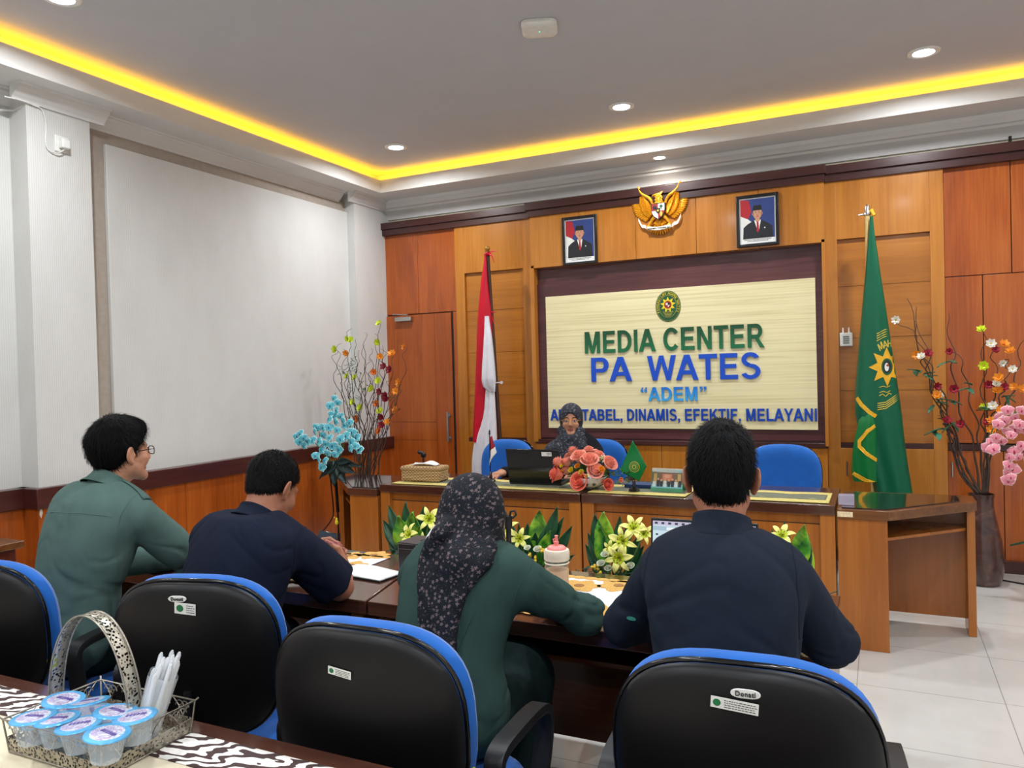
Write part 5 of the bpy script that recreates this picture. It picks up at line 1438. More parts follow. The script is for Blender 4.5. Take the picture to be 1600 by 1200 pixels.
# ---- woman in floral headscarf
bx, by = -1.115, 1.80
P3 = dict(base=(bx, by, 0), label='woman in dark floral headscarf and green blazer, seen from behind', skin=M_SKA, top=M_TEAL2, bottom=suiting('deep_green_skirt_cloth', (20, 34, 34)), female=True, top_name='blazer', bottom_name='skirt', skirt=True,
    pelvis=(0, 0, .59), neck=rel(-1.085, 1.93, 1.0), sL=rel(-1.262, 1.955, .91), sR=rel(-.915, 1.955, .925), eL=rel(-1.30, 2.06, .80), eR=rel(-.80, 2.12, .80),
    wL=rel(-1.22, 2.31, .775), wR=rel(-.98, 2.30, .775), head=rel(-1.085, 1.975, 1.112), hrot=(.12, -.12, 0), hs=.97, bend=.02,
    handL=HD(fwd=(.3, 1, -.05), side=1), handR=HD(fwd=(-.5, 1, -.05), side=-1), amp=.010, seed=5, g=.024, w=.97, sleeve=(.070, .064, .050), **seated(0, z=.56, kx=.07))
make_person(P3)
for sx, xs in ((-1, (-1.262, -1.258, -1.23)), (1, (-.90, -.905, -.93))):
    seam(P3, [rel(xs[0], 1.98, .99), rel(xs[1], 1.88, .93), rel(xs[2], 1.87, .82)], name='armhole_seam')
seam(P3, [rel(-1.0, 1.80, .88), rel(-1.0, 1.70, .78), rel(-1.02, 1.65, .66), rel(-.99, 1.6, .56)], name='back_seam')
seam(P3, [rel(-1.1, 1.80, .90), rel(-1.1, 1.70, .78), rel(-1.11, 1.65, .66), rel(-1.11, 1.6, .56)], name='back_seam')
def floral(name, c0, c1, sc, petals=5, dens=.55):
    m, nt, b = _base(name, .8, 0, .2)
    v = coord(nt); vo = nd(nt, 'ShaderNodeTexVoronoi'); vo.inputs['Scale'].default_value = sc; nt.links.new(v, vo.inputs['Vector'])
    sb = nd(nt, 'ShaderNodeVectorMath', operation='SUBTRACT'); ml = nd(nt, 'ShaderNodeVectorMath', operation='SCALE'); ml.inputs['Scale'].default_value = 1
    nt.links.new(v, sb.inputs[0]); nt.links.new(vo.outputs['Position'], ml.inputs[0]); nt.links.new(ml.outputs[0], sb.inputs[1])
    sp_ = nd(nt, 'ShaderNodeSeparateXYZ'); nt.links.new(sb.outputs[0], sp_.inputs[0])
    a = math_(nt, 'ARCTAN2', sp_.outputs[2], sp_.outputs[0])
    rr = math_(nt, 'SQRT', math_(nt, 'ADD', math_(nt, 'MULTIPLY', sp_.outputs[0], sp_.outputs[0]), math_(nt, 'MULTIPLY', sp_.outputs[2], sp_.outputs[2])))
    rr = math_(nt, 'MULTIPLY', rr, sc)
    lim = math_(nt, 'MULTIPLY_ADD', math_(nt, 'COSINE', math_(nt, 'MULTIPLY', a, petals)), .10, .24)
    sc_ = nd(nt, 'ShaderNodeSeparateColor'); nt.links.new(vo.outputs['Color'], sc_.inputs[0])
    on = math_(nt, 'MULTIPLY', math_(nt, 'LESS_THAN', rr, math_(nt, 'MULTIPLY', lim, math_(nt, 'MULTIPLY_ADD', sc_.outputs[1], .7, .55))), math_(nt, 'LESS_THAN', sc_.outputs[0], dens))
    n = tnoise(nt, v, 220, 3); sp2 = math_(nt, 'GREATER_THAN', n, .62)
    f = math_(nt, 'MAXIMUM', on, math_(nt, 'MULTIPLY', sp2, .35))
    c = mixc(nt, f, lin(*c0), lin(*c1)); nt.links.new(c, b.inputs['Base Color']); bump(nt, b, tnoise(nt, coord(nt, (1, 1, .4)), 22, 3), .4, .01)
    return m
me = P3['shirt'].data; bvs = BVHTree.FromPolygons([v.co for v in me.vertices], [tuple(p.vertices) for p in me.polygons])
def on3(px, py, lift=.0):
    o = Vector((0, 0, CAM_H))-Vector(P3['base']); d = (at(px, py, y=2.0)-Vector((0, 0, CAM_H))).normalized(); h = bvs.ray_cast(o, d)
    if h[0] is None or h[0].y > .10: h = (o+d*((-.0-o.y)/d.y),)
    return h[0]-d*lift
CH = [[(690, 830), (672, 870), (664, 910), (662, 955), (664, 1000)], [(700, 850), (686, 890), (677, 940), (674, 990), (674, 1022)],
      [(722, 860), (706, 900), (693, 945), (685, 990), (683, 1028)], [(742, 868), (725, 902), (709, 940), (698, 985), (692, 1024)], [(760, 868), (742, 896), (722, 930), (706, 970), (699, 1028)]]
hcp = Vector(P3['head']); chains = []
for ci, ch in enumerate(CH):
    pts = [hcp+Vector(((ci-2)*.020, -.03, -.03))]
    for j, (px, py) in enumerate(ch): pts.append(on3(px, py, .010))
    pts = spl(pts, 14); rs = [.030-.014*min(1, i/7) for i in range(14)]
    chains.append((pts, rs))
HRm = Rm(*P3['hrot'])
fill = [(hcp+Vector((0, -.02, -.03)), on3(712, 880, .0), .085, .055), (on3(712, 880, .0), on3(690, 950, 0), .050, .030)]
def scarf(P):
    q = (P-np.array(hcp, np.float32))@HRm
    d = elp(q, (0, -.012, .030), (.088, .108, .090)); d = smin(d, elp(q, (0, -.005, -.035), (.083, .098, .095)), .04)
    d = smin(d, elp(q, (0, .0, -.115), (.088, .085, .055)), .05)
    d = smin(d, elp(q, (0, .055, -.165), (.12, .07, .06)), .04)
    for a, b, ra, rb in fill: d = smin(d, cap(P, a, b, ra, rb), .05)
    for pts, rs in chains:
        for i in range(1, len(pts)-1): d = smin(d, cap(P, pts[i], pts[i+1], rs[i], rs[i+1]), .016)
    w_ = vnoise(P, 5, 4)*.05; u = P[:, 0]+.45*(P[:, 2]-hcp.z)+w_
    f1 = vnoise(np.stack([u*26, P[:, 1]*8, P[:, 2]*3], 1), 1, 7)
    m_ = np.clip((.03-q[:, 2])/.10, 0, 1)
    d = d-(.0075*f1-.004*np.exp(-(f1/.15)**2))*m_-.0015*vnoise(P, 20, 3)
    return smax(d, -elp(q, (0, .115, -.018), (.056, .075, .082)), .01)
lo, hi = bbox([hcp]+[p for c in chains for p in c[0]], .15)
M_FLOR = floral('floral_headscarf_cloth', (20, 24, 32), (104, 92, 94), 72, 5, .7)
sc3 = np_mesh('headscarf', [surfnets(scarf, lo, hi, .0055)], M_FLOR, P3['t'])
md = sc3.modifiers.new('s', 'SMOOTH'); md.factor = .5; md.iterations = 2

# ---- man looking at a phone
bx, by = -1.93, 1.80
P2 = dict(base=(bx, by, 0), label='man in navy jacket leaning over the table and looking down at a phone', skin=M_SKB, top=M_NAVY, bottom=M_PANT, top_name='jacket',
    pelvis=(0, 0, .59), neck=rel(-1.93, 1.97, 1.03), sL=rel(-2.11, 1.95, .965), sR=rel(-1.80, 2.03, .935), eL=rel(-2.14, 2.20, .79), eR=rel(-1.762, 2.205, .770),
    wL=rel(-2.05, 2.40, .80), wR=rel(-1.88, 2.365, .795), head=rel(-1.925, 2.055, 1.140), hrot=(-.02, -.52, 0), hs=1.0, bend=.06,
    handL=HD(fwd=(.75, .35, .25), nrm=(-.3, .8, .3), side=1, curl=.5), handR=HD(fwd=(-.55, .45, .55), nrm=(.55, .75, .1), side=-1, curl=[.8, .85, .9, .95], thumb=.6, bare=True, res=.0028), yaw=-.12,
    hair=dict(t=.009, mat=M_HAIRG, len=.011, lift=.8, n=9000, side=.6, rough=.002 , line=([-.12, -.07, -.045, -.02, .012, .02, .05, .075, .11], [-.050, -.046, -.036, -.022, -.010, .014, .042, .062, .066])), collar=dict(h=.034, r=(.067, .064), off=(0, 0, -.012)), amp=.011, seed=9, g=.022, w=1.03, sleeve=(.076, .068, .05), sleeve_end=.86, slant=.9, **seated(0))
make_person(P2)
seam(P2, [rel(-1.78, 2.08, 1.03), rel(-1.76, 1.95, .98), rel(-1.79, 1.92, .86)], name='armhole_seam')
# ---- man in green with glasses
bx, by = -2.66, 1.78
P1 = dict(base=(bx, by, 0), label='man with glasses and thick black hair in a green uniform shirt, facing the speaker', skin=M_SKA, top=M_TEAL, bottom=M_PANTG,
    pelvis=(0, 0, .59), neck=rel(-2.60, 1.90, 1.12), sL=rel(-2.79, 1.90, 1.035), sR=rel(-2.435, 1.93, 1.03), eL=rel(-2.86, 2.06, .80), eR=rel(-2.395, 2.13, .82),
    wL=rel(-2.70, 2.32, .775), wR=rel(-2.50, 2.36, .775), head=rel(-2.575, 1.965, 1.262), hrot=(-.12, .02, 0), hs=1.0, bend=.02,
    handL=HD(fwd=(.4, 1, -.05), side=1), handR=HD(fwd=(-.3, 1, -.05), side=-1), yaw=-.05,
    hair=dict(t=.023, mat=M_HAIR, len=.026, lift=.5, n=5500, rough=.007, side=.8, bump=[((0, .055, .09), (.055, .03, .028)), ((0, -.07, .03), (.062, .045, .06))]), collar=dict(h=.036, r=(.068, .064)),
    glasses=dict(mat=M_BLACKG, h=.015, r=.0019), amp=.010, seed=13, g=.018, w=1.03, sleeve=(.068, .066, .048), **seated(0))
make_person(P1)
seam(P1, [rel(-2.80, 1.82, 1.04), rel(-2.62, 1.76, 1.065), rel(-2.45, 1.82, 1.05)], name='yoke_seam', r=.0016)
seam(P1, [rel(-2.46, 1.98, 1.12), rel(-2.44, 1.86, 1.07), rel(-2.45, 1.83, .97), rel(-2.48, 1.84, .86)], name='armhole_seam', r=.0016)
seam(P1, [rel(-2.78, 1.83, 1.08), rel(-2.80, 1.8, .98), rel(-2.78, 1.8, .88)], name='armhole_seam', r=.0016)
me = P1['shirt'].data; bvx = BVHTree.FromPolygons([v.co for v in me.vertices], [tuple(p.vertices) for p in me.polygons])
def epo(u, v):
    a = Vector(rel(-2.525, 1.93, 1.15)); b = Vector(rel(-2.415, 1.94, 1.09)); c = a.lerp(b, u)+Vector((0, (v-.5)*.042*(1-.25*(1-u)), 0)); h = bvx.find_nearest(c); return h[0]+h[1]*.004
MB().grid(epo, 10, 6).build('shoulder_strap', M_TEAL, P1['t'], smooth=180, solid=.003)
# ---- speaker
bx, by = -2.06, 5.50
P5 = dict(base=(bx, by, 0), label='woman speaker with glasses and patterned grey-black headscarf, seated behind the laptop', skin=M_SKA, top=suiting('charcoal_blouse', (26, 27, 31)), bottom=M_PANT, female=True, top_name='blouse', bottom_name='skirt', skirt=True,
    pelvis=(0, 0, .59), neck=rel(-2.075, 5.40, 1.02), sR=rel(-2.235, 5.38, .915), sL=rel(-1.915, 5.38, .925), eR=rel(-2.36, 5.24, .785), eL=rel(-1.81, 5.20, .79),
    wR=rel(-2.49, 5.03, .80), wL=rel(-1.93, 5.08, .81), head=rel(-2.085, 5.345, 1.155), hrot=(PI+.30, .04, 0), hs=.97, bend=-.0, yaw=0, foot=(0, -1, 0),
    handR=HD(fwd=(-.35, -1, -.10), side=1, curl=.35, res=.003), handL=HD(fwd=(-.3, -1, -.1), side=-1), amp=.008, seed=21, g=.014, w=.95,
    glasses=dict(mat=M_GOLD, h=.019, r=.0012), hres=.003,
    hipL=(.09, -.04, .57), hipR=(-.09, -.04, .57), knL=(.13, -.40, .55), knR=(-.13, -.40, .55), anL=(.13, -.36, .10), anR=(-.13, -.36, .10))
make_person(P5)
hc5 = Vector(P5['head']); H5 = Rm(*P5['hrot'])
def scarf5(P):
    q = (P-np.array(hc5, np.float32))@H5
    d = elp(q, (0, -.014, .036), (.088, .106, .098)); d = smin(d, elp(q, (0, -.008, -.045), (.078, .088, .09)), .04)
    d = smin(d, elp(q, (0, .012, -.125), (.082, .082, .06)), .04)
    d = smin(d, cap(q, (-.13, -.01, -.225), (.13, -.01, -.225), .075, .075), .08)
    d = smin(d, cap(q, (0, .03, -.16), (0, .07, -.33), .09, .085), .06); d = smin(d, elp(q, (0, .035, -.28), (.17, .085, .10)), .05)
    d = smin(d, cap(q, (-.075, .03, -.08), (.08, .09, -.20), .030, .035), .02); d = smin(d, cap(q, (.075, .02, -.07), (-.08, .085, -.19), .030, .03), .02)
    w_ = vnoise(P, 7, 4)*.05; qq = P+w_[:, None]; qq[:, 2] += np.abs(q[:, 0])*.8
    n = 1-np.abs(vnoise(qq, (9, 9, 26), 7))*2.2
    d = d-.005*n*np.clip((-.06-q[:, 2])/.06, 0, 1)
    return smax(d, -elp(q, (0, .112, -.020), (.0585, .085, .083)), .008)
lo, hi = bbox([hc5], .17); lo[2] = hc5.z-.40
np_mesh('headscarf', [surfnets(scarf5, lo-.05, hi+.05, .005)], floral('grey_patterned_headscarf', (46, 48, 56), (100, 100, 110), 50, 4, .8), P5['t'])
# ------------------------------------------------------------------ things on the speaker desk (top at z .765)
DZ = .7655
def woven():
    m, nt, b = _base('woven_rattan', .65)
    v = coord(nt); sp_ = nd(nt, 'ShaderNodeSeparateXYZ'); nt.links.new(v, sp_.inputs[0])
    u = math_(nt, 'ADD', sp_.outputs[0], sp_.outputs[1])
    row = math_(nt, 'FLOOR', math_(nt, 'MULTIPLY', sp_.outputs[2], 95))
    a = math_(nt, 'SINE', math_(nt, 'ADD', math_(nt, 'MULTIPLY', u, 2*PI*38), math_(nt, 'MULTIPLY', row, PI)))
    c = math_(nt, 'SINE', math_(nt, 'MULTIPLY', sp_.outputs[2], 2*PI*95)); h = math_(nt, 'ADD', a, c)
    r = ramp(nt, [(0, lin(92, 66, 36)), (.5, lin(176, 140, 92)), (1, lin(208, 176, 126))], math_(nt, 'MULTIPLY_ADD', h, .25, .5)); nt.links.new(r.outputs[0], b.inputs['Base Color'])
    bump(nt, b, h, .6, .003); return m
M_WOV = woven()
M_CLOTHY = plain('pale_yellow_runner', (206, 190, 112), .8, nscale=50, namt=.15); M_CLOTHG = plain('grey_green_runner_stripe', (108, 112, 92), .8, nscale=50, namt=.12)
def desk_runner(x0, x1, lab, y0=4.50, y1=4.86):
    t = empty('desk_runner', ((x0+x1)/2, (y0+y1)/2, DZ), label=lab, cat='table runner', group='yellow runners on the speaker desk')
    hw, hh = (x1-x0)/2, (y1-y0)/2
    F = lambda a, b, c, d, z: (lambda u, v: (a+(b-a)*u, c+(d-c)*v, z+.0012*math.sin(23*(a+(b-a)*u))*math.sin(11*v)))
    MB().grid(F(-hw, hw, -hh, hh, .0035), 40, 8).build('cloth', M_CLOTHY, t, smooth=180, solid=.002)
    MB().grid(F(-hw*.97, hw*.93, -hh*.5, hh*.5, .0055), 40, 6).build('stripe', M_CLOTHG, t, smooth=180, solid=.001)
    return t
desk_runner(-3.12, -2.62, 'yellow and grey-green cloth runner under the woven tissue box')
desk_runner(-2.58, -1.72, 'yellow and grey-green cloth runner under the speaker\'s laptop')
desk_runner(-1.66, -1.05, 'yellow and grey-green cloth runner under the green table flag')
desk_runner(-.86, -.27, 'yellow and grey-green cloth runner before the empty right chair')
# woven tissue box
p = at(652, 756, z=DZ); t = empty('tissue_box', (p.x-.01, 4.66, DZ+.0085), rz=.03, label='woven rattan tissue box on the speaker desk with a folded white tissue on top', cat='tissue box')
MB().box((-.155, -.075, 0), (.155, .075, .098)).build('woven_body', M_WOV, t, bevel=.014, seg=4)
MB().box((-.16, -.08, .072), (.16, .08, .106)).build('woven_lid', M_WOV, t, bevel=.014, seg=4)
MB().grid(lambda u, v: (-.09+.2*u+.01*math.sin(v*5), -.04+.085*v, .113+.010*math.sin(u*7+v*3)*v+.012*math.sin(PI*u)), 16, 8).build('tissue', M_PAPER, t, smooth=180, solid=.006)
# small red-white flag
def table_flag(px, py_top, py_bot, y, lab):
    b = at(px, py_bot, y=y); tp = at(px, py_top, y=y)
    t = empty('table_flag', (b.x, y, DZ+.008), label=lab, cat='flag'); h = tp.z-DZ-.008
    MB().lathe([(.034, 0), (.036, .006), (.028, .014), (.012, .022), (.009, .06), (.005, .066)], 20).build('stand', M_BLACKG, t, smooth=50)
    MB().tube([(0, 0, .05), (0, 0, h)], .004, 8).build('pole', M_BLACKG, t, smooth=60)
    MB().lathe([(.004, 0), (.009, .004), (.005, .012), (.007, .018), (.001, .034)], 10, M=T(0, 0, h-.03)).build('finial', M_BLACKG, t, smooth=60)
    return t, h, b.x
t, h, bx_ = table_flag(767, 672, 757, 4.74, 'small red and white table flag on a black stand')
m1, m2 = MB(), MB()
def fl(u, v, H=.20):    # hangs from the pole in a slanted drape
    x = .004+u*(.015+.062*v**1.2) if v < .75 else .004+u*(.015+.062*.75**1.2)*(1-(v-.75)*2.6)
    return (x-.012*v, .006*math.sin(u*8+v*2)-.004, h-.05-H*v*(1-.25*u)+.01*u)
m1.grid(lambda u, v: fl(u, v*.5), 10, 10); m2.grid(lambda u, v: fl(u, .5+v*.5), 10, 10)
m1.build('red_band', plain('maroon_cloth', (150, 16, 34), .6), t, smooth=180, solid=.002); m2.build('white_band', plain('white_cloth', (232, 226, 224), .7), t, smooth=180, solid=.002)
# green table flag with emblem
t, h, bx_ = table_flag(991, 684, 768, 4.60, 'small green table flag with gold seal on a black stand')
q = [at(989, 688, y=4.6), at(1012, 728, y=4.6), at(999, 752, y=4.6), at(969, 735, y=4.6)]
q = [(v.x-bx_, v.z-DZ-.008) for v in q]
def gf(u, v, off=0):
    a = Vector(q[0]).lerp(Vector(q[3]), v); b = Vector(q[1]).lerp(Vector(q[2]), v); c = a.lerp(b, u)
    return (c.x, -.012+.008*math.sin(u*5+v*3)-off, c.y)
MB().grid(gf, 14, 14).build('green_cloth', M_SGRB, t, smooth=180, solid=.0015)
fo = MB().grid(lambda u, v: gf(u, v, .0012), 14, 14); bvf = BVHTree.FromPolygons(fo.v, fo.f)
cx_, cz_ = gf(.55, .55)[0], gf(.55, .55)[2]
decal([(ell(.033, .033, 24, cx_, cz_), 0, 0), (ell(.030, .030, 24, cx_, cz_), 1, 1), (ell(.023, .023, 24, cx_, cz_), 0, 2), (ell(.0215, .0215, 24, cx_, cz_), 1, 3), (star(9, .019, .010, cx_, cz_), 0, 4), (ell(.008, .009, 14, cx_, cz_), 1, 5)], bvf, .001, .006).build('gold_seal', [M_SEALO, M_SGRB], t)
# laptop of the speaker (back towards us)
def laptop(loc, rz, lab, screen=False, ang=.28, w=.34, d=.235, hh=.225):
    t = empty('laptop', loc, rz, lab, 'laptop')
    MB().box((-w/2, -d/2, .0), (w/2, d/2, .014)).build('keyboard_base', M_BLACK, t, bevel=.004)
    m = MB(); [m.box((-w/2+.02+.0205*c, d/2-.05-.021*r_, .014), (-w/2+.037+.0205*c, d/2-.034-.021*r_, .0165)) for c in range(15) for r_ in range(5)]
    m.build('keys', M_BLACKG, t)
    M = T(0, d/2, .012) @ rotx(-ang)
    MB().box((-w/2, 0, 0), (w/2, .008, hh), M=M).build('screen_lid', M_BLACKG if not screen else M_BLACK, t, bevel=.003)
    sc_ = MB().box((-w/2+.008, -.0012, .014), (w/2-.008, -.0002, hh-.010), M=M)
    return t, M, sc_
t, M, sc_ = laptop((-2.10, 4.80, DZ+.008), PI+.05, 'black laptop seen from its back with a white sticker, in front of the speaker', w=.37, hh=.235, ang=.22)
sc_.build('display', emit('dim_display', (150, 170, 200), .5), t)
tm = M @ T(-.105, .0085, .205)
MB().box((-.035, 0, -.014), (.035, .0008, .014), M=tm).build('sticker', M_STICK, t)
MB().box((-.03, .0008, .002), (.0, .0011, .006), M=tm).box((-.03, .0008, -.006), (-.006, .0011, -.003), M=tm).build('sticker_print', M_STICKB, t)
# clear block on the right end unit, blue folder, desk microphone
p = at(1322, 790, z=.756); t = MB().box((-.04, -.03, 0), (.04, .03, .055)).build('acrylic_block', glassmat('clear_acrylic', (200, 196, 220), .05, .45), None, bevel=.003, loc=(p.x, p.y+.05, .7545))
tag(t, 'clear acrylic block at the corner of the angled end desk', 'name block')
t = MB().box((-.09, -.06, 0), (.09, .06, .022)).build('folder', plain('blue_folder', (28, 60, 110), .5), None, bevel=.003, loc=(-1.40, 4.78, DZ+.0078)); tag(t, 'thick dark blue folder lying behind the rose bowl', 'folder')
p = at(662, 730, y=4.95); t = empty('microphone', (p.x, 4.95, DZ), label='small black gooseneck microphone standing behind the woven tissue box', cat='microphone')
hz = at(660, 706, y=4.95).z-DZ
MB().lathe([(.045, 0), (.045, .012), (.02, .02), (.01, .03)], 20).build('base', M_BLACK, t, smooth=50)
MB().tube([(0, 0, .02), (0, 0, hz*.8), (-.004, 0, hz*.9)], .008, 8).tube([(-.012, 0, hz*.86), (.014, 0, hz*.86)], .018, 8).build('stem', M_BLACK, t, smooth=60)
MB().tube([(.01, 0, hz*.88), (-.01, -.01, hz*.97), (-.03, -.02, hz*1.0), (-.03, -.022, hz*.985)], [.012, .014, .016, .010], 10).build('capsule', M_BLACK, t, smooth=60)
# desk calendar
p = at(1040, 772, y=4.60); t = empty('desk_calendar', (p.x, 4.62, DZ+.0078), rz=-.05, label='spiral desk calendar with a group photo and green border', cat='calendar')
M = rotx(-.28)
MB().box((-.1, 0, 0), (.1, .003, .135), M=M).box((-.1, 0, 0), (.1, .003, .135), M=T(0, .078, 0) @ rotx(.28)).build('card', plain('calendar_card', (60, 130, 90), .6), t)
pm = MB(); e = .0006
def CL(poly, lv, mi): pm.prism([(x, z) for x, z in poly], -e*(lv+1), -e*lv, 'y', mi, M=M)
CL(_bar(-.096, .022, .096, .118), 0, 0); CL(_bar(-.096, .022, .096, .045), 1, 1); CL(_bar(-.085, .045, -.065, .11), 1, 2); CL(_bar(.065, .045, .085, .11), 1, 2)
CL(_bar(-.03, .07, .03, .108), 1, 3); CL(ell(.02, .012, 16, 0, .095), 2, 6)
for k, xx in enumerate((-.08, -.055, -.035, -.012, .012, .035, .056, .08)):
    CL(_bar(xx-.009, .03, xx+.009, .062+.006*(k % 2)), 3, 4 if k % 3 else 5); CL(ell(.006, .007, 10, xx, .07+.006*(k % 2)), 4, 6)
CL([(-.096, .118), (.096, .118), (.096, .132), (.02, .126), (-.096, .132)], 1, 5); CL([(.0, .132), (.096, .132), (.096, .118)], 2, 1)
pm.build('printed_photo', [plain('photo_brown', (110, 86, 60), .5), plain('photo_teal', (110, 170, 180), .5), plain('photo_gold', (176, 150, 80), .5), plain('photo_orange', (190, 110, 80), .5), plain('photo_dark', (30, 34, 44), .5), plain('photo_light', (190, 196, 196), .5), M_SKIN2], t)
m = MB()
for k in range(22):
    x = -.092+.184*k/21; m.tube([(x, .028+.009*math.cos(a), .130+.009*math.sin(a)) for a in [2*PI*i/10 for i in range(11)]], .0013, 5, caps=False)
m.build('spiral', M_WHITEP, t)
# papers on the desk
t = MB().box((-.03, -.012, 0), (.06, .012, .004)).build('pen_note', plain('grey_note', (150, 160, 170), .6), None, loc=(-2.56, 4.62, DZ+.0078), rot=(0, 0, .5)); tag(t, 'small grey slip of paper by the speaker\'s hand', 'paper slip')

# ------------------------------------------------------------------ rose bowl
def petal_grid(L_, W_, cup, curl, n=6):
    def F(u, v):
        w_ = W_*math.sin(PI*min(.98, .12+.86*v)**.8)*(u-.5)*2
        return (w_, L_*v, cup*(abs(u-.5)*2)**2*.5+curl*v*v)
    return F
def rose(name, mat, par, loc, r, seed, d=(0, 0, 1)):
    R = random.Random(seed); m = MB()
    for ring, (cnt, rad, tilt, h) in enumerate(((3, .12, .1, 1.0), (4, .28, .28, .95), (5, .46, .5, .85), (6, .66, .85, .68))):
        for k in range(cnt):
            a = 2*PI*k/cnt+ring*.7+R.uniform(-.2, .2)
            def F(u, v, rad=rad, tilt=tilt, h=h, a=a, cnt=cnt):
                w = (u-.5)*2*PI/cnt*1.5*(1-.25*v); rr = r*(rad*.55+rad*.45*v+math.sin(tilt)*v*.28+.08*max(0, v-.75)*4*.6)
                return (rr*math.cos(a+w), rr*math.sin(a+w), r*(-.55+1.25*v*h-.18*max(0, v-.8)*5*math.sin(tilt)))
            m.grid(F, 6, 5)
    m.ball((0, 0, -.2*r), (.42*r, .42*r, .55*r), 8); m.ball((0, 0, .25*r), (.16*r, .16*r, .28*r), 8)
    z = Vector(d).normalized(); q_ = z.to_track_quat('Z', 'Y').to_matrix().to_4x4()
    m.v = [tuple(T(*loc) @ q_ @ Vector(v)) for v in m.v]
    return m.build(name, mat, par, smooth=180)
M_CORAL = plain('coral_petal', (246, 150, 124), .6, nscale=30, namt=.2, sheen=.3); M_CORAL2 = plain('deep_coral_petal', (240, 118, 96), .6, nscale=30, namt=.2)
M_YEL = plain('yellow_petal', (222, 198, 30), .6, nscale=30, namt=.15); M_ORN = plain('orange_petal', (236, 150, 36), .6, nscale=30, namt=.15)
M_PEACH = plain('peach_petal', (236, 150, 110), .6, nscale=30, namt=.15)
def w2(px, py, y): return at(px, py, y=y)
cb_ = w2(927, 765, 4.62); t = empty('rose_bowl', (w2(920, 765, 4.64).x, 4.64, DZ+.008), label='white bowl of coral silk roses with small yellow and orange blooms', cat='flower arrangement')
b0 = Vector(t.location)
MB().lathe([(.03, 0), (.045, .002), (.085, .022), (.112, .05), (.115, .075), (.108, .074), (.08, .03)], 32).build('bowl', plain('white_ceramic', (226, 226, 222), .25, coat=.5), t, smooth=60)
m = MB()
for a in (-2.0, -1.35, -.9): m.prism(star(5, .014, .007), -.002, .002, 'y', M=rotz(a+PI/2) @ T(0, -.106, .035) @ rotx(.5))
m.build('bowl_motif', plain('dark_star', (70, 74, 60), .5), t)
RO = [(904, 713, .035, 0, 4.58), (884, 722, .026, 0, 4.6), (921, 719, .040, 0, 4.56), (930, 736, .036, 0, 4.54), (942, 752, .012, 0, 4.6), (869, 741, .038, 1, 4.56), (905, 752, .040, 1, 4.53), (953, 724, .034, 0, 4.58), (950, 757, .026, 1, 4.56), (872, 722, .03, 0, 4.6),
      (920, 705, .03, 0, 4.66), (895, 705, .028, 0, 4.66), (885, 735, .028, 0, 4.62), (936, 712, .028, 0, 4.66), (890, 715, .03, 0, 4.72), (930, 710, .03, 0, 4.74), (905, 712, .03, 1, 4.78)]
ctr_ = Vector((0, 0, .02))
for i, (px, py, r_, c_, y_) in enumerate(RO):
    v = w2(px, py, y_)-b0; rose('rose', [M_CORAL, M_CORAL2][c_], t, v, r_*1.7, i, (v-ctr_)+Vector((0, -.03, 0)))
for i, (px, py, r_, c_, y_) in enumerate([(892, 734, .022, 0, 4.55), (908, 738, .022, 0, 4.54), (877, 728, .016, 0, 4.56), (878, 735, .014, 1, 4.56), (902, 728, .022, 1, 4.55), (940, 733, .024, 1, 4.53), (916, 744, .014, 0, 4.53), (970, 750, .020, 2, 4.56), (947, 727, .014, 2, 4.56), (958, 740, .012, 0, 4.58)]):
    v = w2(px, py, y_)-b0; rose('small_bloom', [M_YEL, M_ORN, M_PEACH][c_], t, v, r_, i+40, (v-ctr_)+Vector((0, -.05, 0)))
def leaf_mb(m, a, d, L_, W_, up=(0, 0, 1), bend=.2, n=6, mi=0):
    a = Vector(a); d = Vector(d).normalized(); s = d.cross(Vector(up)); s = s.normalized() if s.length > 1e-4 else Vector((1, 0, 0)); nn = s.cross(d)
    def F(u, v):
        w = W_*math.sin(PI*min(1, .04+.96*v)**.85)*(u-.5)
        return a+d*L_*v+s*w+nn*(abs(u-.5)*W_*.35-bend*L_*v*v)
    m.grid(F, 4, n, mi=mi)
R = random.Random(3); m = MB()
for k in range(150):
    a = R.uniform(0, 2*PI); el = R.uniform(.1, 1.3); v = Vector((math.cos(a)*math.cos(el)*.13, math.sin(a)*math.cos(el)*.085, math.sin(el)*.09+.055))
    leaf_mb(m, v*.8+Vector((0, 0, .01)), v+Vector((R.uniform(-.1, .1), R.uniform(-.1, .1), R.uniform(-.1, .1))), .045, .022)
for k in range(60):
    px, py = R.uniform(945, 985), R.uniform(735, 757); v = w2(px, py, 4.58)-b0
    leaf_mb(m, v, (R.uniform(-1, 1), R.uniform(-1, .3), R.uniform(-.5, 1)), .022, .014)
m.build('greenery', plain('bowl_greenery', (74, 112, 50), .55, nscale=30, namt=.4), t, smooth=180, solid=.0008)
m = MB()
for k in range(14): v = w2(R.uniform(936, 950), R.uniform(712, 722), 4.6)-b0; m.ball(v, .006, 6)
m.build('tiny_buds', plain('pale_buds', (200, 206, 150), .6), t, smooth=180)

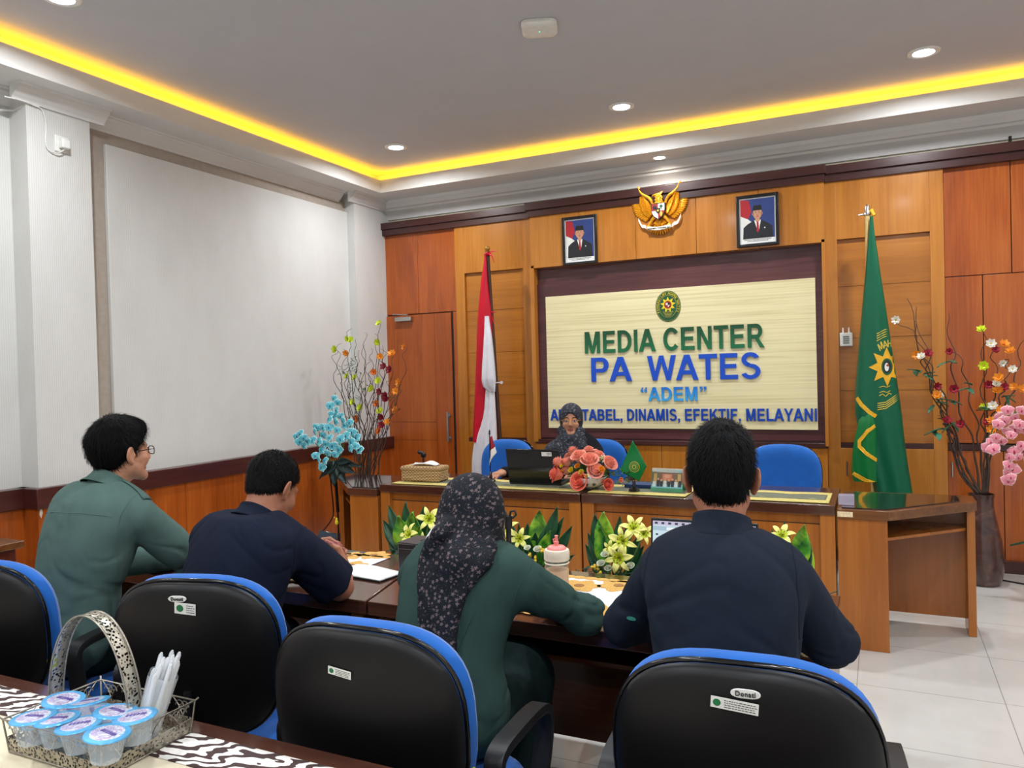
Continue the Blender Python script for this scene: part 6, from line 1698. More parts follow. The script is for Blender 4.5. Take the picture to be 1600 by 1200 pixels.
# ------------------------------------------------------------------ things on the front table (top at z .725)
TZ = .7255
p = at(622, 885, z=TZ); t = empty('tissue_box', (-1.64, 2.66, TZ), rz=.0, label='dark brown leather tissue box with white tissue on the front table', cat='tissue box')
MB().box((-.135, -.07, 0), (.135, .07, .125)).build('box_body', plain('dark_leather', (30, 25, 28), .42, nscale=300, namt=.1, bmp=.1), t, bevel=.004)
m = MB(); [m.box((-.131, -.0712, z), (.131, -.0702, z+.0012)) for z in (.006, .098, .118)]; [m.box((x, -.0712, .006), (x+.0012, -.0702, .118)) for x in (-.131, .13)]
m.build('stitch_line', plain('pale_stitch', (130, 122, 120), .7), t)
MB().box((-.06, -.018, .1245), (.06, .018, .1262)).build('slot', M_GAP, t)
m = MB(); rr = random.Random(8)
def tis(u, v):
    a = 2*PI*u; w = (1-v)**.8; k = 1+.25*math.sin(3*a+1)
    return (.055*math.cos(a)*w*k+.012*v, .018*math.sin(a)*w*k, .124+.075*v**.9)
m.grid(tis, 20, 8, cu=True); m.build('tissue', M_PAPER, t, smooth=30)
# open papers
t = empty('notebook', at(575, 897, z=TZ), rz=-.12, label='open white papers with a spiral edge in front of the man with the phone', cat='notebook')
MB().grid(lambda u, v: (-.13+.26*u, -.075+.15*v, .008+.004*math.sin(u*5)*v), 12, 6).build('page', M_PAPER, t, smooth=180, solid=.004)
MB().box((-.125, -.08, 0), (.135, .07, .005)).build('cover', M_BLACK, t)
m = MB(); [m.tube([(.132, -.07+.14*i/22, .004), (.138, -.07+.14*i/22, .009), (.132, -.07+.14*i/22, .013)], .001, 4) for i in range(23)]; m.build('spiral', M_CHROME, t)
t = MB().grid(lambda u, v: (-.10+.2*u, -.07+.14*v, .006+.006*math.sin(u*4+1)), 10, 6).build('paper_sheet', M_PAPER, None, smooth=180, solid=.0015, loc=at(250, 884, z=TZ+.004), rot=(0, 0, .2)); tag(t, 'white sheet lying between the man in green and the man in navy', 'paper')
# bottle
p = at(866, 925, z=TZ+.004); t = empty('bottle', (p.x+.005, p.y+.02, TZ+.0045), label='clear tumbler of milky coffee with a pink and white lid', cat='bottle')
MB().lathe([(.0, .001), (.038, .001), (.041, .006), (.042, .078), (.0, .078)], 32, cap=False).build('coffee', plain('milky_coffee', (196, 160, 116), .4, namt=.02), t, smooth=50)
MB().lathe([(.0, .0), (.038, .0), (.0425, .006), (.0435, .112), (.045, .116), (.045, .122), (.043, .126)], 32, cap=False).build('cup', glassmat('clear_cup', (240, 236, 228), .05, .14), t, smooth=50)
m = MB().lathe([(.0435, .100), (.0455, .103), (.0435, .106)], 32, cap=False).lathe([(.0435, .112), (.0465, .115), (.0465, .143), (.044, .150), (.034, .152), (.034, .148)], 32, cap=False)
m.build('white_lid', plain('translucent_lid', (226, 216, 196), .35), t, smooth=50)
M_PINK = plain('pink_plastic', (236, 138, 132), .35)
MB().lathe([(.0, .148), (.035, .148), (.035, .156), (.028, .162), (.008, .164), (.009, .178), (.006, .180), (.005, .195), (.007, .2), (.0, .202)], 24).tube([(-.008, 0, .17), (-.012, 0, .185), (0, 0, .19)], .003, 6).build('pink_stopper', M_PINK, t, smooth=50)
# microphone holder on the table between the woman and the bottle
p = at(812, 880, z=TZ); t = empty('microphone_holder', (p.x, 2.80, TZ), label='black microphone clip stand on the table beside the woman in the headscarf', cat='microphone stand')
x0_ = at(812, 850, y=2.8).x-p.x; zt_ = at(812, 800, y=2.8).z-TZ
MB().lathe([(.05, 0), (.05, .01), (.02, .016), (.012, .03)], 24).build('base', M_BLACK, t, smooth=50)
MB().tube([(0, 0, .02), (0, 0, zt_-.03)], .011, 10).tube([(0, 0, zt_-.07), (0, 0, zt_-.02)], .016, 10).build('stem', M_BLACK, t, smooth=50)
m = MB()
for s in (-1, 1): m.tube([(s*.004, 0, zt_-.03), (s*.012, 0, zt_), (s*.03, 0, zt_+.004), (s*.036, 0, zt_-.012), (s*.022, 0, zt_-.026), (s*.006, 0, zt_-.016)], .005, 8)
m.build('clip_loops', M_BLACK, t, smooth=60)
# laptop in front of the man in black
pL, pR, pT = at(1014, 830, y=2.62), at(1183, 830, y=2.62), at(1020, 809, y=2.62)
t, M, sc_ = laptop(((pL.x+pR.x)/2, 2.50, TZ+.005), 0, 'open laptop with a bright web page, in front of the man in the dark shirt', True, .12, w=pR.x-pL.x, hh=pT.z-TZ-.02)
w_ = pR.x-pL.x; hh_ = pT.z-TZ-.02
sc_.build('display', emit('bright_display', (206, 226, 236), 1.0), t)
m = MB(); e = .0004
def SL(x0, z0, x1, z1, mi, lv=0): m.box((-w_/2+.008+x0*(w_-.016), -.0016-e*(lv+1), .014+z0*(hh_-.024)), (-w_/2+.008+x1*(w_-.016), -.0015-e*lv, .014+z1*(hh_-.024)), mi, M=M)
SL(0, .94, 1, 1, 1); SL(0, .86, 1, .925, 2); SL(.14, .87, .8, .915, 0, 1)
r_ = random.Random(2)
for k in range(14): SL(.02+.068*k, .955, .05+.068*k, .985, 3, 1)
for k in range(9): SL(.03, .79-.085*k, .055, .815-.085*k, 3); SL(.09, .79-.085*k, .09+r_.uniform(.1, .25), .805-.085*k, 4); SL(.45, .79-.085*k, .45+r_.uniform(.1, .3), .805-.085*k, 4)
m.build('page_content', [emit('ui_white', (236, 244, 248), 1), emit('ui_lilac', (210, 200, 226), .9), emit('ui_bar', (180, 205, 220), .9), emit('ui_dark', (70, 80, 96), .8), emit('ui_text', (120, 140, 160), .8)], t)
# phone held by the man in navy
W_ = Vector(P2['wR'])+Vector(P2['base']); pz = at(506, 858, y=2.42)
t = empty('phone', pz, label='dark smartphone held by the man in the navy jacket', cat='phone'); t.rotation_euler = (.95, .25, .55)
MB().box((-.037, -.075, -.004), (.037, .075, .004)).build('phone_body', M_BLACKG, t, bevel=.006, seg=3)
MB().box((-.034, -.071, .0041), (.034, .071, .0046)).build('phone_screen', plain('phone_screen_glass', (46, 54, 64), .1), t)

# ------------------------------------------------------------------ wire basket with drinking water cups
BZ0 = zt+.006
c0 = at(155, 1150, z=BZ0)
t = empty('wire_basket', (-1.56, 1.119, BZ0), rz=.0, label='silver filigree wire basket with a tall arched handle, holding water cups', cat='basket')
M_SILV = plain('antique_silver', (150, 144, 132), .38, .85, nscale=80, namt=.2)
BL, BW, BH = .149, .109, .072
m = MB()
def rr_(L1, W1, z, r): m.tube([(x, y, z) for x, y in ((-L1, -W1), (L1, -W1), (L1, W1), (-L1, W1), (-L1, -W1))], r, 6)
rr_(BL*1.06, BW*1.06, BH, .0022); rr_(BL, BW, .002, .0025)
for sx in (-1, 1):
    for sy in (-1, 1): m.tube([(sx*BL, sy*BW, 0), (sx*BL*1.06, sy*BW*1.06, BH), (sx*BL*1.1, sy*BW*1.1, BH+.006)], .0022, 6)
m.build('frame_wire', M_SILV, t, smooth=60)
m = MB()
def scroll(o, ux, uz, s, k):
    pts = []
    for i in range(22):
        a = i/21*2.2*PI; r_ = s*(1-.8*i/21); pts.append(Vector(o)+Vector(ux)*(k*(s*.4+r_*math.cos(a)))+Vector(uz)*(r_*math.sin(a)))
    m.tube(pts, .0013, 5)
for sy in (-1, 1):
    for i in range(5):
        x = -BL+BL*2*(i+.5)/5
        for k in (-1, 1): scroll((x, sy*BW*1.04, .054), (1, 0, 0), (0, 0, 1), .015, k)
        m.tube([(x-.03, sy*BW*1.05, BH), (x-.012, sy*BW*1.045, .055), (x, sy*BW*1.04, .036), (x+.012, sy*BW*1.045, .055), (x+.03, sy*BW*1.05, BH)], .0014, 5)
for sx in (-1, 1):
    for i in range(3):
        y = -BW+BW*2*(i+.5)/3
        for k in (-1, 1): scroll((sx*BL*1.04, y, .054), (0, 1, 0), (0, 0, 1), .015, k)
        m.tube([(sx*BL*1.05, y-.03, BH), (sx*BL*1.045, y-.012, .055), (sx*BL*1.04, y, .036), (sx*BL*1.045, y+.012, .055), (sx*BL*1.05, y+.03, BH)], .0014, 5)
m.build('scroll_work', M_SILV, t, smooth=60)
def pierced():
    mm, nt, b = _base('pierced_silver', .4, .8); v = coord(nt)
    vo = nd(nt, 'ShaderNodeTexVoronoi'); vo.inputs['Scale'].default_value = 150; vo.feature = 'F1'; nt.links.new(v, vo.inputs['Vector'])
    hole = math_(nt, 'LESS_THAN', vo.outputs['Distance'], .44)
    nt.links.new(mixc(nt, tnoise(nt, v, 50), lin(150, 142, 126), lin(196, 190, 176)), b.inputs['Base Color'])
    nt.links.new(math_(nt, 'SUBTRACT', 1.0, hole), b.inputs['Alpha']); return mm
M_PIERC = pierced()
m = MB()
for sy in (-1, 1): m.grid(lambda u, v: (-BL+2*BL*u, sy*BW*(1+.02*v), .002+.032*v), 24, 3)
for sx in (-1, 1): m.grid(lambda u, v: (sx*BL*(1+.02*v), -BW+2*BW*u, .002+.032*v), 16, 3)
m.grid(lambda u, v: (-BL+2*BL*u, -BW+2*BW*v, .002), 4, 4)
m.build('pierced_band', M_PIERC, t, solid=.0012)
HH = .252
def hp(a, off=0): return Vector((-.020+(.134+off)*math.cos(a), 0, .03+(HH+off)*math.sin(a)**.9 if math.sin(a) > 0 else .03))
m = MB(); m.grid(lambda u, v: tuple(hp(PI*u)+Vector((0, (v-.5)*.034, 0))), 60, 3); m.build('handle_band', M_PIERC, t, smooth=180, solid=.001)
m = MB()
for s in (-1, 1): m.tube([hp(PI*i/60)+Vector((0, s*.0175, 0)) for i in range(61)], .0022, 6)
m.build('handle_rim', M_SILV, t, smooth=60)
M_BT = t.matrix_basis.copy(); M_BT = Matrix.Translation(t.location) @ rotz(0)
M_FILM = plain('blue_foil', (84, 168, 220), .25, .3, nscale=40, namt=.2); M_CUP = glassmat('cup_plastic', (220, 232, 240), .1, .3)
def cup_lid():
    mm, nt, b = _base('printed_foil_lid', .22, .35); v = coord(nt)
    n = tnoise(nt, v, 60, 3, .6, 1); r = ramp(nt, [(.35, lin(130, 190, 230)), (.46, lin(232, 236, 244)), (.55, lin(176, 160, 206)), (.68, lin(222, 232, 242))], n)
    nt.links.new(r.outputs[0], b.inputs['Base Color']); bump(nt, b, n, .3, .002); return mm
M_LID = cup_lid()
def water_cup(loc, tilt, lab, grp='sealed water cups in the wire basket'):
    t = empty('water_cup', loc, 0, lab, 'water cup', grp); t.rotation_euler = tilt; t.scale = (1.18, 1.18, 1.0)
    MB().lathe([(.0, 0), (.023, 0), (.024, .004), (.031, .046), (.033, .05)], 24, cap=False).build('cup', M_CUP, t, smooth=50)
    MB().lathe([(.026, .0522), (.036, .0515), (.037, .0495), (.033, .049)], 28, cap=False).build('rim_foil', M_FILM, t, smooth=50)
    MB().lathe([(.0, .0535), (.027, .0522)], 28, cap=False).build('foil_lid', M_LID, t, smooth=50)
    m = MB()
    for k, x in enumerate((-.015, -.009, -.003, .003, .009, .014)): m.prism([(x, -.003), (x+.0035, -.003), (x+.0045, .005), (x+.001, .005)], .0537, .0541, 'z')
    m.build('lid_print', plain('violet_print', (90, 70, 150), .4), t)
    return t
tops = [(97, 1091, 'back left corner of the pile'), (139, 1096, 'at the back of the pile beside the handle'), (176, 1110, 'between the handle feet'), (213, 1117, 'beside the straw bundle'), (52, 1119, 'far left of the pile'), (91, 1122, 'second from the left in the pile'), (125, 1130, 'in the middle of the pile'), (164, 1144, 'nearest the camera on the pile')]
R = random.Random(6)
for i, (px, py, w_) in enumerate(tops):
    zz = BZ0+.105; p = at(px, py, z=zz)
    water_cup((p.x, p.y, zz-.053), (R.uniform(-.22, .05), R.uniform(-.12, .12), R.uniform(-.5, .9)), 'blue-lidded water cup '+w_)
k = 0
for px, py in ((70, 1165), (115, 1172), (160, 1180), (205, 1170), (60, 1140), (215, 1150), (130, 1155), (95, 1150)):
    p = at(px, py, z=BZ0+.05); L_ = M_BT.inverted() @ p
    x = max(-BL+.04, min(BL-.05, L_.x)); y = -BW+.042+(k % 2)*.062 if k < 8 else 0
    k += 1
for ix in range(4):
    for iy in range(2):
        v = M_BT @ Vector((-BL+.042+ix*.062, -BW+.045+iy*.078, .004)); water_cup(tuple(v), (0, 0, R.uniform(0, 6)), 'blue-lidded water cup lying in the bottom layer, '+('along the near rim' if iy == 0 else 'along the far rim'))
# straw bundle
t = empty('straw_bundle', tuple(M_BT @ Vector((BL-.045, .02, .006))), 0, 'bundle of clear wrapped plastic straws standing in the wire basket', 'straws')
t.rotation_euler = (-.12, .30, 0); t.scale = (1.2, 1.2, 1.12)
M_STRAW = glassmat('straw_plastic', (236, 240, 244), .15, .55)
for k in range(34):
    a = R.uniform(0, 2*PI); r_ = .019*math.sqrt(R.random()); x, y = r_*math.cos(a), r_*math.sin(a); sx, sy = 1.5+R.uniform(-.3, .3), 1.5+R.uniform(-.3, .3); h_ = .175+R.uniform(-.025, .012)
    MB().tube([(x, y, .0), (x*1.1, y*1.1, .08), (x*sx*.8, y*sy*.8, h_-.006), (x*sx*.8, y*sy*.8, h_)], [.0042, .0042, .0042, .002], 6).build('straw', M_STRAW, t, smooth=60)
MB().grid(lambda u, v: ((.021+.005*v)*math.cos(2*PI*u)*(1+.08*math.sin(9*PI*u)), (.021+.005*v)*math.sin(2*PI*u)*(1+.08*math.sin(9*PI*u)), .02+.125*v), 36, 8, cu=True).build('wrapper', glassmat('cloudy_wrapper', (226, 230, 232), .35, .35), t, smooth=180)
# ------------------------------------------------------------------ flower arrangements
def var_leaf():
    m, nt, b = _base('variegated_leaf', .4)
    v = coord(nt); n = tnoise(nt, v, 16, 3, .55, .5)
    r = ramp(nt, [(.34, lin(22, 84, 30)), (.50, lin(66, 146, 36)), (.66, lin(150, 196, 52))], n); nt.links.new(r.outputs[0], b.inputs['Base Color'])
    b.inputs['Subsurface Weight'].default_value = .1; bump(nt, b, n, .2, .003); return m
M_VLEAF = var_leaf(); M_DLEAF = plain('deep_green_leaf', (22, 70, 40), .35, nscale=40, namt=.4)
M_LILYP = plain('lily_cream_yellow', (232, 230, 128), .55, nscale=30, namt=.08, sheen=.2); M_LILYC = plain('lily_lime_throat', (190, 206, 40), .55)
M_STAM = plain('stamen_brown', (120, 70, 20), .6); M_BUDW = plain('white_rosebud', (222, 226, 206), .55, nscale=40, namt=.08); M_STEMG = plain('green_stem', (60, 110, 46), .5)
def lily(par, loc, r, d, seed):
    R = random.Random(seed); m = MB(); z = Vector(d).normalized(); Q = T(*loc) @ z.to_track_quat('Z', 'Y').to_matrix().to_4x4() @ rotz(R.uniform(0, 6))
    for k in range(6):
        a = PI/3*k; W_ = r*(.46 if k % 2 == 0 else .36)
        def F(u, v, lim=1.0):
            w_ = W_*(math.sin(PI*min(1, .10+.90*v))**.8)*(u-.5); rad = r*(.06+.98*v); zz = r*(.75*v-.62*v*v*v)+abs(u-.5)*W_*.5*(1-v)
            ca, sa = math.cos(a), math.sin(a); return (rad*ca-w_*sa, rad*sa+w_*ca, zz+.004*(k % 2)*r*10*.2)
        m.grid(lambda u, v: F(u, .32+.68*v), 5, 7, mi=0, M=Q); m.grid(lambda u, v: F(u, .34*v), 5, 3, mi=1, M=Q)
    for k in range(5):
        a = 2*PI*k/5; e = Vector((r*.22*math.cos(a), r*.22*math.sin(a), r*.55)); m.tube([(0, 0, 0), e*.7, e], r*.014, 4, mi=1, M=Q); m.ball(e, (r*.05, r*.05, r*.03), 6, mi=2, M=Q)
    return m.build('lily', [M_LILYP, M_LILYC, M_STAM], par, smooth=180, solid=.0012)
def arrangement(px, py, y, lab, leaves, lilies, buds, small, pot_h=.46):
    c = at(px, py, y=y); t = empty('flower_arrangement', (c.x, y, 0), label=lab, cat='flower arrangement', group='lily arrangements behind the front table'); b0 = Vector((c.x, y, 0)); hz = .64
    MB().lathe([(.09, 0), (.11, .01), (.12, .3), (.13, hz-.06), (.125, hz-.06), (.11, hz-.1)], 24).build('pot', M_WHITEP, t, smooth=50)
    core = Vector((0, 0, hz-.04)); R = random.Random(int(px)); st = MB()
    for (x, yy, w_, kind, *dy) in leaves:
        tip = at(x, yy, y=y+(dy[0] if dy else 0))-b0; o = core+Vector((tip.x*.25, 0, 0)); o.z = min(o.z, tip.z-.06); d = tip-o
        L_ = min(d.length*.9, .17); dn_ = d.normalized(); m = MB(); toc = Vector((.3*math.sin(x), -1, .35)); leaf_mb(m, tip-dn_*L_, dn_, L_, w_*1.55, up=toc, bend=.10, n=12); st.tube([o, tip-dn_*L_*.96], .004, 5)
        m.build('leaf', M_VLEAF if kind else M_DLEAF, t, smooth=180, solid=.0012)
    for i, (x, yy, r_, dx, dz, *dy) in enumerate(lilies):
        p = at(x, yy, y=y-.07-(dy[0] if dy else 0))-b0; lily(t, p, r_, (dx, -1, dz), i+int(px)); st.tube([core, core*.4+p*.6+Vector((0, 0, -.02)), p], .003, 5)
    for i, (x, yy, r_) in enumerate(buds):
        p = at(x, yy, y=y-.09)-b0; rose('rosebud', M_BUDW, t, p, r_, i+3, (0, -.6, 1)); st.tube([core, p], .0025, 5)
    m = MB()
    for x, yy in small:
        p = at(x, yy, y=y-.10)-b0
        for k in range(5): q = p+Vector((R.uniform(-.012, .012), R.uniform(-.01, .01), R.uniform(-.012, .012))); m.ball(q, .0065, 6)
        st.tube([core, p], .002, 4)
    if small: m.build('small_yellow_blooms', plain('small_yellow', (226, 190, 60), .6) if 'small_yellow' not in bpy.data.materials else bpy.data.materials['small_yellow'], t, smooth=180)
    m = MB()
    for k in range(50):
        v = core+Vector((R.uniform(-.13, .13), R.uniform(-.08, .02), R.uniform(-.03, .08))); leaf_mb(m, v, (R.uniform(-1, 1), R.uniform(-.8, .2), R.uniform(.1, 1)), .05, .02)
    m.build('filler_greenery', M_DLEAF, t, smooth=180, solid=.001); st.build('stems', M_STEMG, t, smooth=180)
    return t
arrangement(652, 860, 3.12, 'potted arrangement with bright variegated leaves and a lily, behind the brown tissue box',
    [(606, 789, .035, 0), (632, 784, .04, 0), (598, 812, .04, 0), (604, 838, .04, 0), (622, 806, .07, 1, -.02), (644, 800, .07, 1, -.04), (662, 790, .035, 0), (686, 796, .03, 0), (668, 812, .04, 0, -.02), (655, 822, .05, 1, -.05)],
    [(671, 812, .062, .5, .5), (641, 836, .058, -.3, .5, .02), (694, 826, .05, .6, .3), (664, 848, .05, .2, .2)], [], [])
arrangement(835, 862, 3.12, 'potted arrangement of lilies, rosebuds and dark leaves beside the microphone holder',
    [(843, 797, .055, 1), (870, 792, .035, 0), (878, 808, .03, 0), (893, 822, .03, 0), (886, 846, .035, 0), (896, 866, .03, 0), (823, 818, .045, 0), (858, 830, .05, 1, -.04), (836, 832, .05, 0, -.02), (862, 812, .05, 0), (788, 800, .03, 0), (808, 818, .03, 0)],
    [(797, 826, .058, -.4, .5), (787, 850, .060, -.3, .1, .03), (812, 842, .05, .3, .3), (776, 868, .05, -.3, 0, .03)], [(824, 856, .017), (840, 858, .021), (808, 866, .017)], [(826, 868), (848, 861), (834, 874)])
arrangement(958, 872, 3.12, 'potted arrangement of lilies and white rosebuds left of the open laptop',
    [(928, 803, .045, 0), (942, 800, .06, 1), (936, 822, .05, 1, -.02), (918, 832, .03, 0), (914, 850, .03, 0), (968, 806, .03, 0), (985, 808, .03, 0), (1000, 835, .035, 0), (922, 866, .03, 0), (1005, 852, .03, 0)],
    [(990, 826, .058, .3, .7), (974, 846, .064, 0, .3, .02), (968, 872, .062, 0, .1, .04), (1006, 834, .045, .6, .4), (955, 858, .04, -.4, .3)], [(945, 866, .019), (939, 880, .02), (985, 884, .02), (950, 888, .018)], [(930, 888), (937, 893)])
arrangement(1235, 872, 3.12, 'potted lily arrangement half hidden by the shoulder of the man in the dark shirt',
    [(1256, 820, .05, 1), (1266, 848, .045, 1), (1262, 836, .045, 0), (1205, 828, .03, 0), (1225, 815, .03, 0), (1244, 850, .04, 0)], [(1222, 838, .05, 0, .9), (1205, 855, .05, -.2, .3)], [], [])

# blossoms that are copied
def orchid_proto(name, cols):
    m = MB()
    for k, (W_, L_) in enumerate(((.9, .8), (1.15, .92), (.8, .8), (.8, .8), (1.15, .92))):
        a = PI/2+2*PI*k/5
        def F(u, v):
            w_ = W_*math.sin(PI*min(1, .06+.92*v)**.75)*(u-.5); rad = L_*(.05+.95*v); ca, sa = math.cos(a), math.sin(a)
            return (rad*ca-w_*sa, rad*sa+w_*ca, .12*v-.30*v*v+.10*math.cos((u-.5)*PI)+.02*k)
        def G(u, v): return F(.5+(u-.5)*.72, .08+.78*v)
        m.grid(F, 6, 7, mi=1); m.grid(lambda u, v: tuple(Vector(G(u, v))+Vector((0, 0, .015))), 6, 6, mi=0); m.grid(lambda u, v: tuple(Vector(G(u, v))-Vector((0, 0, .015))), 6, 6, mi=0)
    m.ball((0, -.02, .14), (.12, .16, .12), 8, mi=2); m.ball((0, -.2, .16), (.16, .1, .1), 8, mi=2)
    o = m.build(name, cols, None, smooth=180); return o
def put(proto, par, p, d, s, first=[None]):
    o = proto.copy(); COL.objects.link(o); o.parent = par
    q = Vector(d).normalized().to_track_quat('Z', 'Y').to_matrix().to_4x4(); o.matrix_basis = T(*p) @ q @ rotz(random.uniform(-.5, .5)) @ Matrix.Scale(s, 4); return o
random.seed(12)
M_TQ = plain('turquoise_petal', (84, 178, 194), .6, nscale=3, namt=.25); M_TQR = plain('turquoise_petal_edge', (186, 232, 236), .6); M_TQC = plain('turquoise_heart', (20, 90, 120), .6)
orch = orchid_proto('blossom', [M_TQ, M_TQR, M_TQC])
yo = 4.60; o0 = at(524, 745, y=yo); t = empty('orchid_stand', (o0.x, yo, 0), label='turquoise silk orchid spray on a thin black stand by the left wall', cat='flower arrangement'); b0 = Vector((o0.x, yo, 0))
SP = [[(524, 735), (520, 700), (512, 665), (522, 632), (524, 614)], [(524, 735), (508, 712), (490, 690), (470, 686), (462, 690)], [(524, 735), (535, 700), (530, 680), (552, 682), (563, 700)], [(524, 735), (515, 715), (500, 705), (500, 722), (503, 735)], [(524, 735), (535, 705), (545, 660), (540, 650)], [(524, 735), (505, 700), (498, 672), (500, 668)]]
st = MB()
for P in SP: st.tube(spl([at(x, y, y=yo-.03*i*.3)-b0 for i, (x, y) in enumerate(P)], 14), .003, 5)
st.build('stems', M_STEMG, t, smooth=180)
BL_ = [(522, 622), (528, 629), (516, 634), (526, 641), (520, 648), (532, 650), (515, 655), (525, 659), (536, 657), (505, 668), (514, 668), (527, 672), (539, 665), (547, 660), (495, 668), (492, 674), (505, 680), (515, 684), (499, 690), (509, 693), (520, 697), (489, 688), (481, 690), (474, 684), (468, 690), (475, 696), (464, 682), (532, 686), (541, 681), (549, 690), (556, 684), (556, 697), (562, 703), (548, 700), (530, 702), (503, 703), (512, 708), (524, 710), (498, 718), (508, 720), (503, 730), (493, 712), (469, 678), (550, 675)]
fo = False
for x, y in BL_:
    p = at(x, y, y=yo-.06-random.uniform(0, .06))-b0
    if not fo: orch.parent = t; orch.matrix_basis = T(*p) @ Vector((0, -1, .1)).to_track_quat('Z', 'Y').to_matrix().to_4x4() @ Matrix.Scale(.034, 4); fo = True; continue
    put(orch, t, p, (random.uniform(-.6, .7), -1, random.uniform(-.4, .5)), random.uniform(.036, .050))
m = MB()
for x, y, w_ in ((508, 738, .09), (545, 735, .09), (552, 726, .05), (520, 752, .10), (534, 748, .10), (500, 742, .05), (540, 720, .06)):
    tip = at(x, y, y=yo-.05)-b0; o = at(526, 722, y=yo)-b0; d = tip-o; leaf_mb(m, o, d, d.length*1.25, w_, up=(0, -1, .3), bend=.25)
m.build('broad_leaves', plain('blackish_green_leaf', (14, 38, 34), .3, nscale=20, namt=.3), t, smooth=180, solid=.002)
a, b = at(524, 740, y=yo)-b0, at(528, 800, y=yo)-b0
MB().tube([a, b], .012, 10).tube([b, (b.x, 0, .02)], .007, 8).lathe([(.14, 0), (.14, .012), (.03, .02), (.01, .04)], 28, M=T(b.x, 0, 0)).build('stand_pole', M_BLACKG, t, smooth=50)
P = [(515, 735), (518, 765), (521, 800), (516, 815), (503, 832), (494, 845), (492, 862), (500, 875)]
MB().tube(spl([at(x, y, y=yo-.02)-b0 for x, y in P], 30), .005, 6).build('hanging_wire', M_BLACKG, t, smooth=60)
m = MB(); q = at(526, 812, y=yo-.03)-b0; m.ball(q, (.010, .010, .016), 8); m.ball(q+Vector((0, 0, -.02)), (.016, .014, .02), 8); m.ball(q+Vector((-.02, 0, .015)), .006, 6); m.build('yellow_tassel', M_YEL, t, smooth=180)

# curly willow arrangements
def twig(m, P, r0, wig, seed, b0, y0, yv=.25):
    R = random.Random(seed); n = 34; ph = [R.uniform(0, 6.28) for _ in range(4)]; fr = R.uniform(5, 8); dy = R.uniform(-yv, yv)
    base = spl([at(x, y, y=y0+dy*i/(len(P)-1))-b0 for i, (x, y) in enumerate(P)], n); pts = []
    for i, p in enumerate(base):
        u = i/(n-1); a = wig*min(1, u*1.6)**1.3
        pts.append(p+Vector((a*math.sin(fr*u*6+ph[0]), a*math.cos(fr*u*5+ph[1]), a*.4*math.sin(fr*u*7+ph[2]))))
    m.tube(pts, [max(.0012, r0*(1-.75*i/(n-1))) for i in range(n)], 5); return pts
def bloom_proto(col, ctr):
    m = MB()
    for k in range(7):
        a = 2*PI*k/7; m.grid(lambda u, v: ((.15+.85*v)*math.cos(a)-(u-.5)*.8*math.sin(PI*min(1, .1+.85*v))*math.sin(a), (.15+.85*v)*math.sin(a)+(u-.5)*.8*math.sin(PI*min(1, .1+.85*v))*math.cos(a), .45*v*v+.12*(k % 2)), 3, 3)
    for k in range(5):
        a = 2*PI*k/5+.3; m.grid(lambda u, v: ((.1+.5*v)*math.cos(a)-(u-.5)*.5*math.sin(a), (.1+.5*v)*math.sin(a)+(u-.5)*.5*math.cos(a), .1+.5*v), 3, 3)
    m.ball((0, 0, .2), (.2, .2, .16), 8, mi=1); return m.build('blossom', [col, ctr], None, smooth=180)
M_LIME = plain('lime_petal', (206, 224, 30), .6); M_CRIM = plain('crimson_petal', (150, 16, 40), .6); M_WHP = plain('white_petal', (230, 226, 214), .6); M_ORP = plain('deep_orange_petal', (222, 112, 20), .6)
def blossoms(t, b0, y0, kinds, s0):
    for (col, ctr, L_) in kinds:
        pr = bloom_proto(col, ctr); first = True
        for x, y in L_:
            p = at(x, y, y=y0-random.uniform(-.02, .10))-b0; d = (random.uniform(-.5, .5), -1, random.uniform(-.1, .9)); s = s0*random.uniform(.85, 1.15)
            if first: pr.parent = t; pr.matrix_basis = T(*p) @ Vector(d).to_track_quat('Z', 'Y').to_matrix().to_4x4() @ Matrix.Scale(s, 4); first = False
            else: put(pr, t, p, d, s)
C4 = lambda L_: [(440+x*.275, 470+y*.275) for x, y in L_]
yw = 5.42; o0 = at(578, 740, y=yw); t = empty('willow_vase', (o0.x, yw, 0), label='tall curly willow branches with lime, orange and red blooms by the door', cat='flower arrangement'); b0 = Vector((o0.x, yw, 0))
def floor_vase(t, h, s):
    MB().lathe([(.085*s, 0), (.10*s, .02), (.115*s, .10*h/.6), (.118*s, .18*h/.6), (.105*s, .30*h/.6), (.078*s, .44*h/.6), (.066*s, .52*h/.6), (.066*s, .57*h/.6), (.072*s, h), (.066*s, h), (.058*s, .55*h/.6), (.055*s, .45*h/.6)], 36).build('vase', M_VASE, t, smooth=50)
def vase_mat():
    m, nt, b = _base('brown_glazed_vase', .22); n = tnoise(nt, coord(nt), 7, 4, .6, .6)
    r = ramp(nt, [(.35, lin(52, 32, 30)), (.55, lin(80, 52, 46)), (.7, lin(112, 82, 72))], n); nt.links.new(r.outputs[0], b.inputs['Base Color']); bump(nt, b, n, .3, .006); b.inputs['Coat Weight'].default_value = .4; return m
M_VASE = vase_mat()
floor_vase(t, .60, 1.0)
m = MB(); tips = [(546, 512), (524, 548), (530, 537), (556, 530), (592, 505), (588, 520), (598, 540), (600, 545), (631, 543), (612, 555), (622, 600), (616, 615), (568, 540), (575, 560), (551, 560), (540, 570), (562, 585), (584, 575), (548, 600), (534, 590), (606, 590), (620, 640), (590, 610), (570, 520), (560, 548), (580, 545), (540, 545), (610, 625), (545, 575), (596, 560)]
for i, (x, y) in enumerate(tips):
    bx_ = 572+(x-575)*.16+random.uniform(-6, 6)
    twig(m, [(bx_, 790), (bx_+(x-575)*.12, 735), (575+(x-575)*.55, 670+(y-540)*.1), (575+(x-575)*1.0, (y*1.3+640)/2.3), (x, y)], .0058, .020, i, b0, yw)
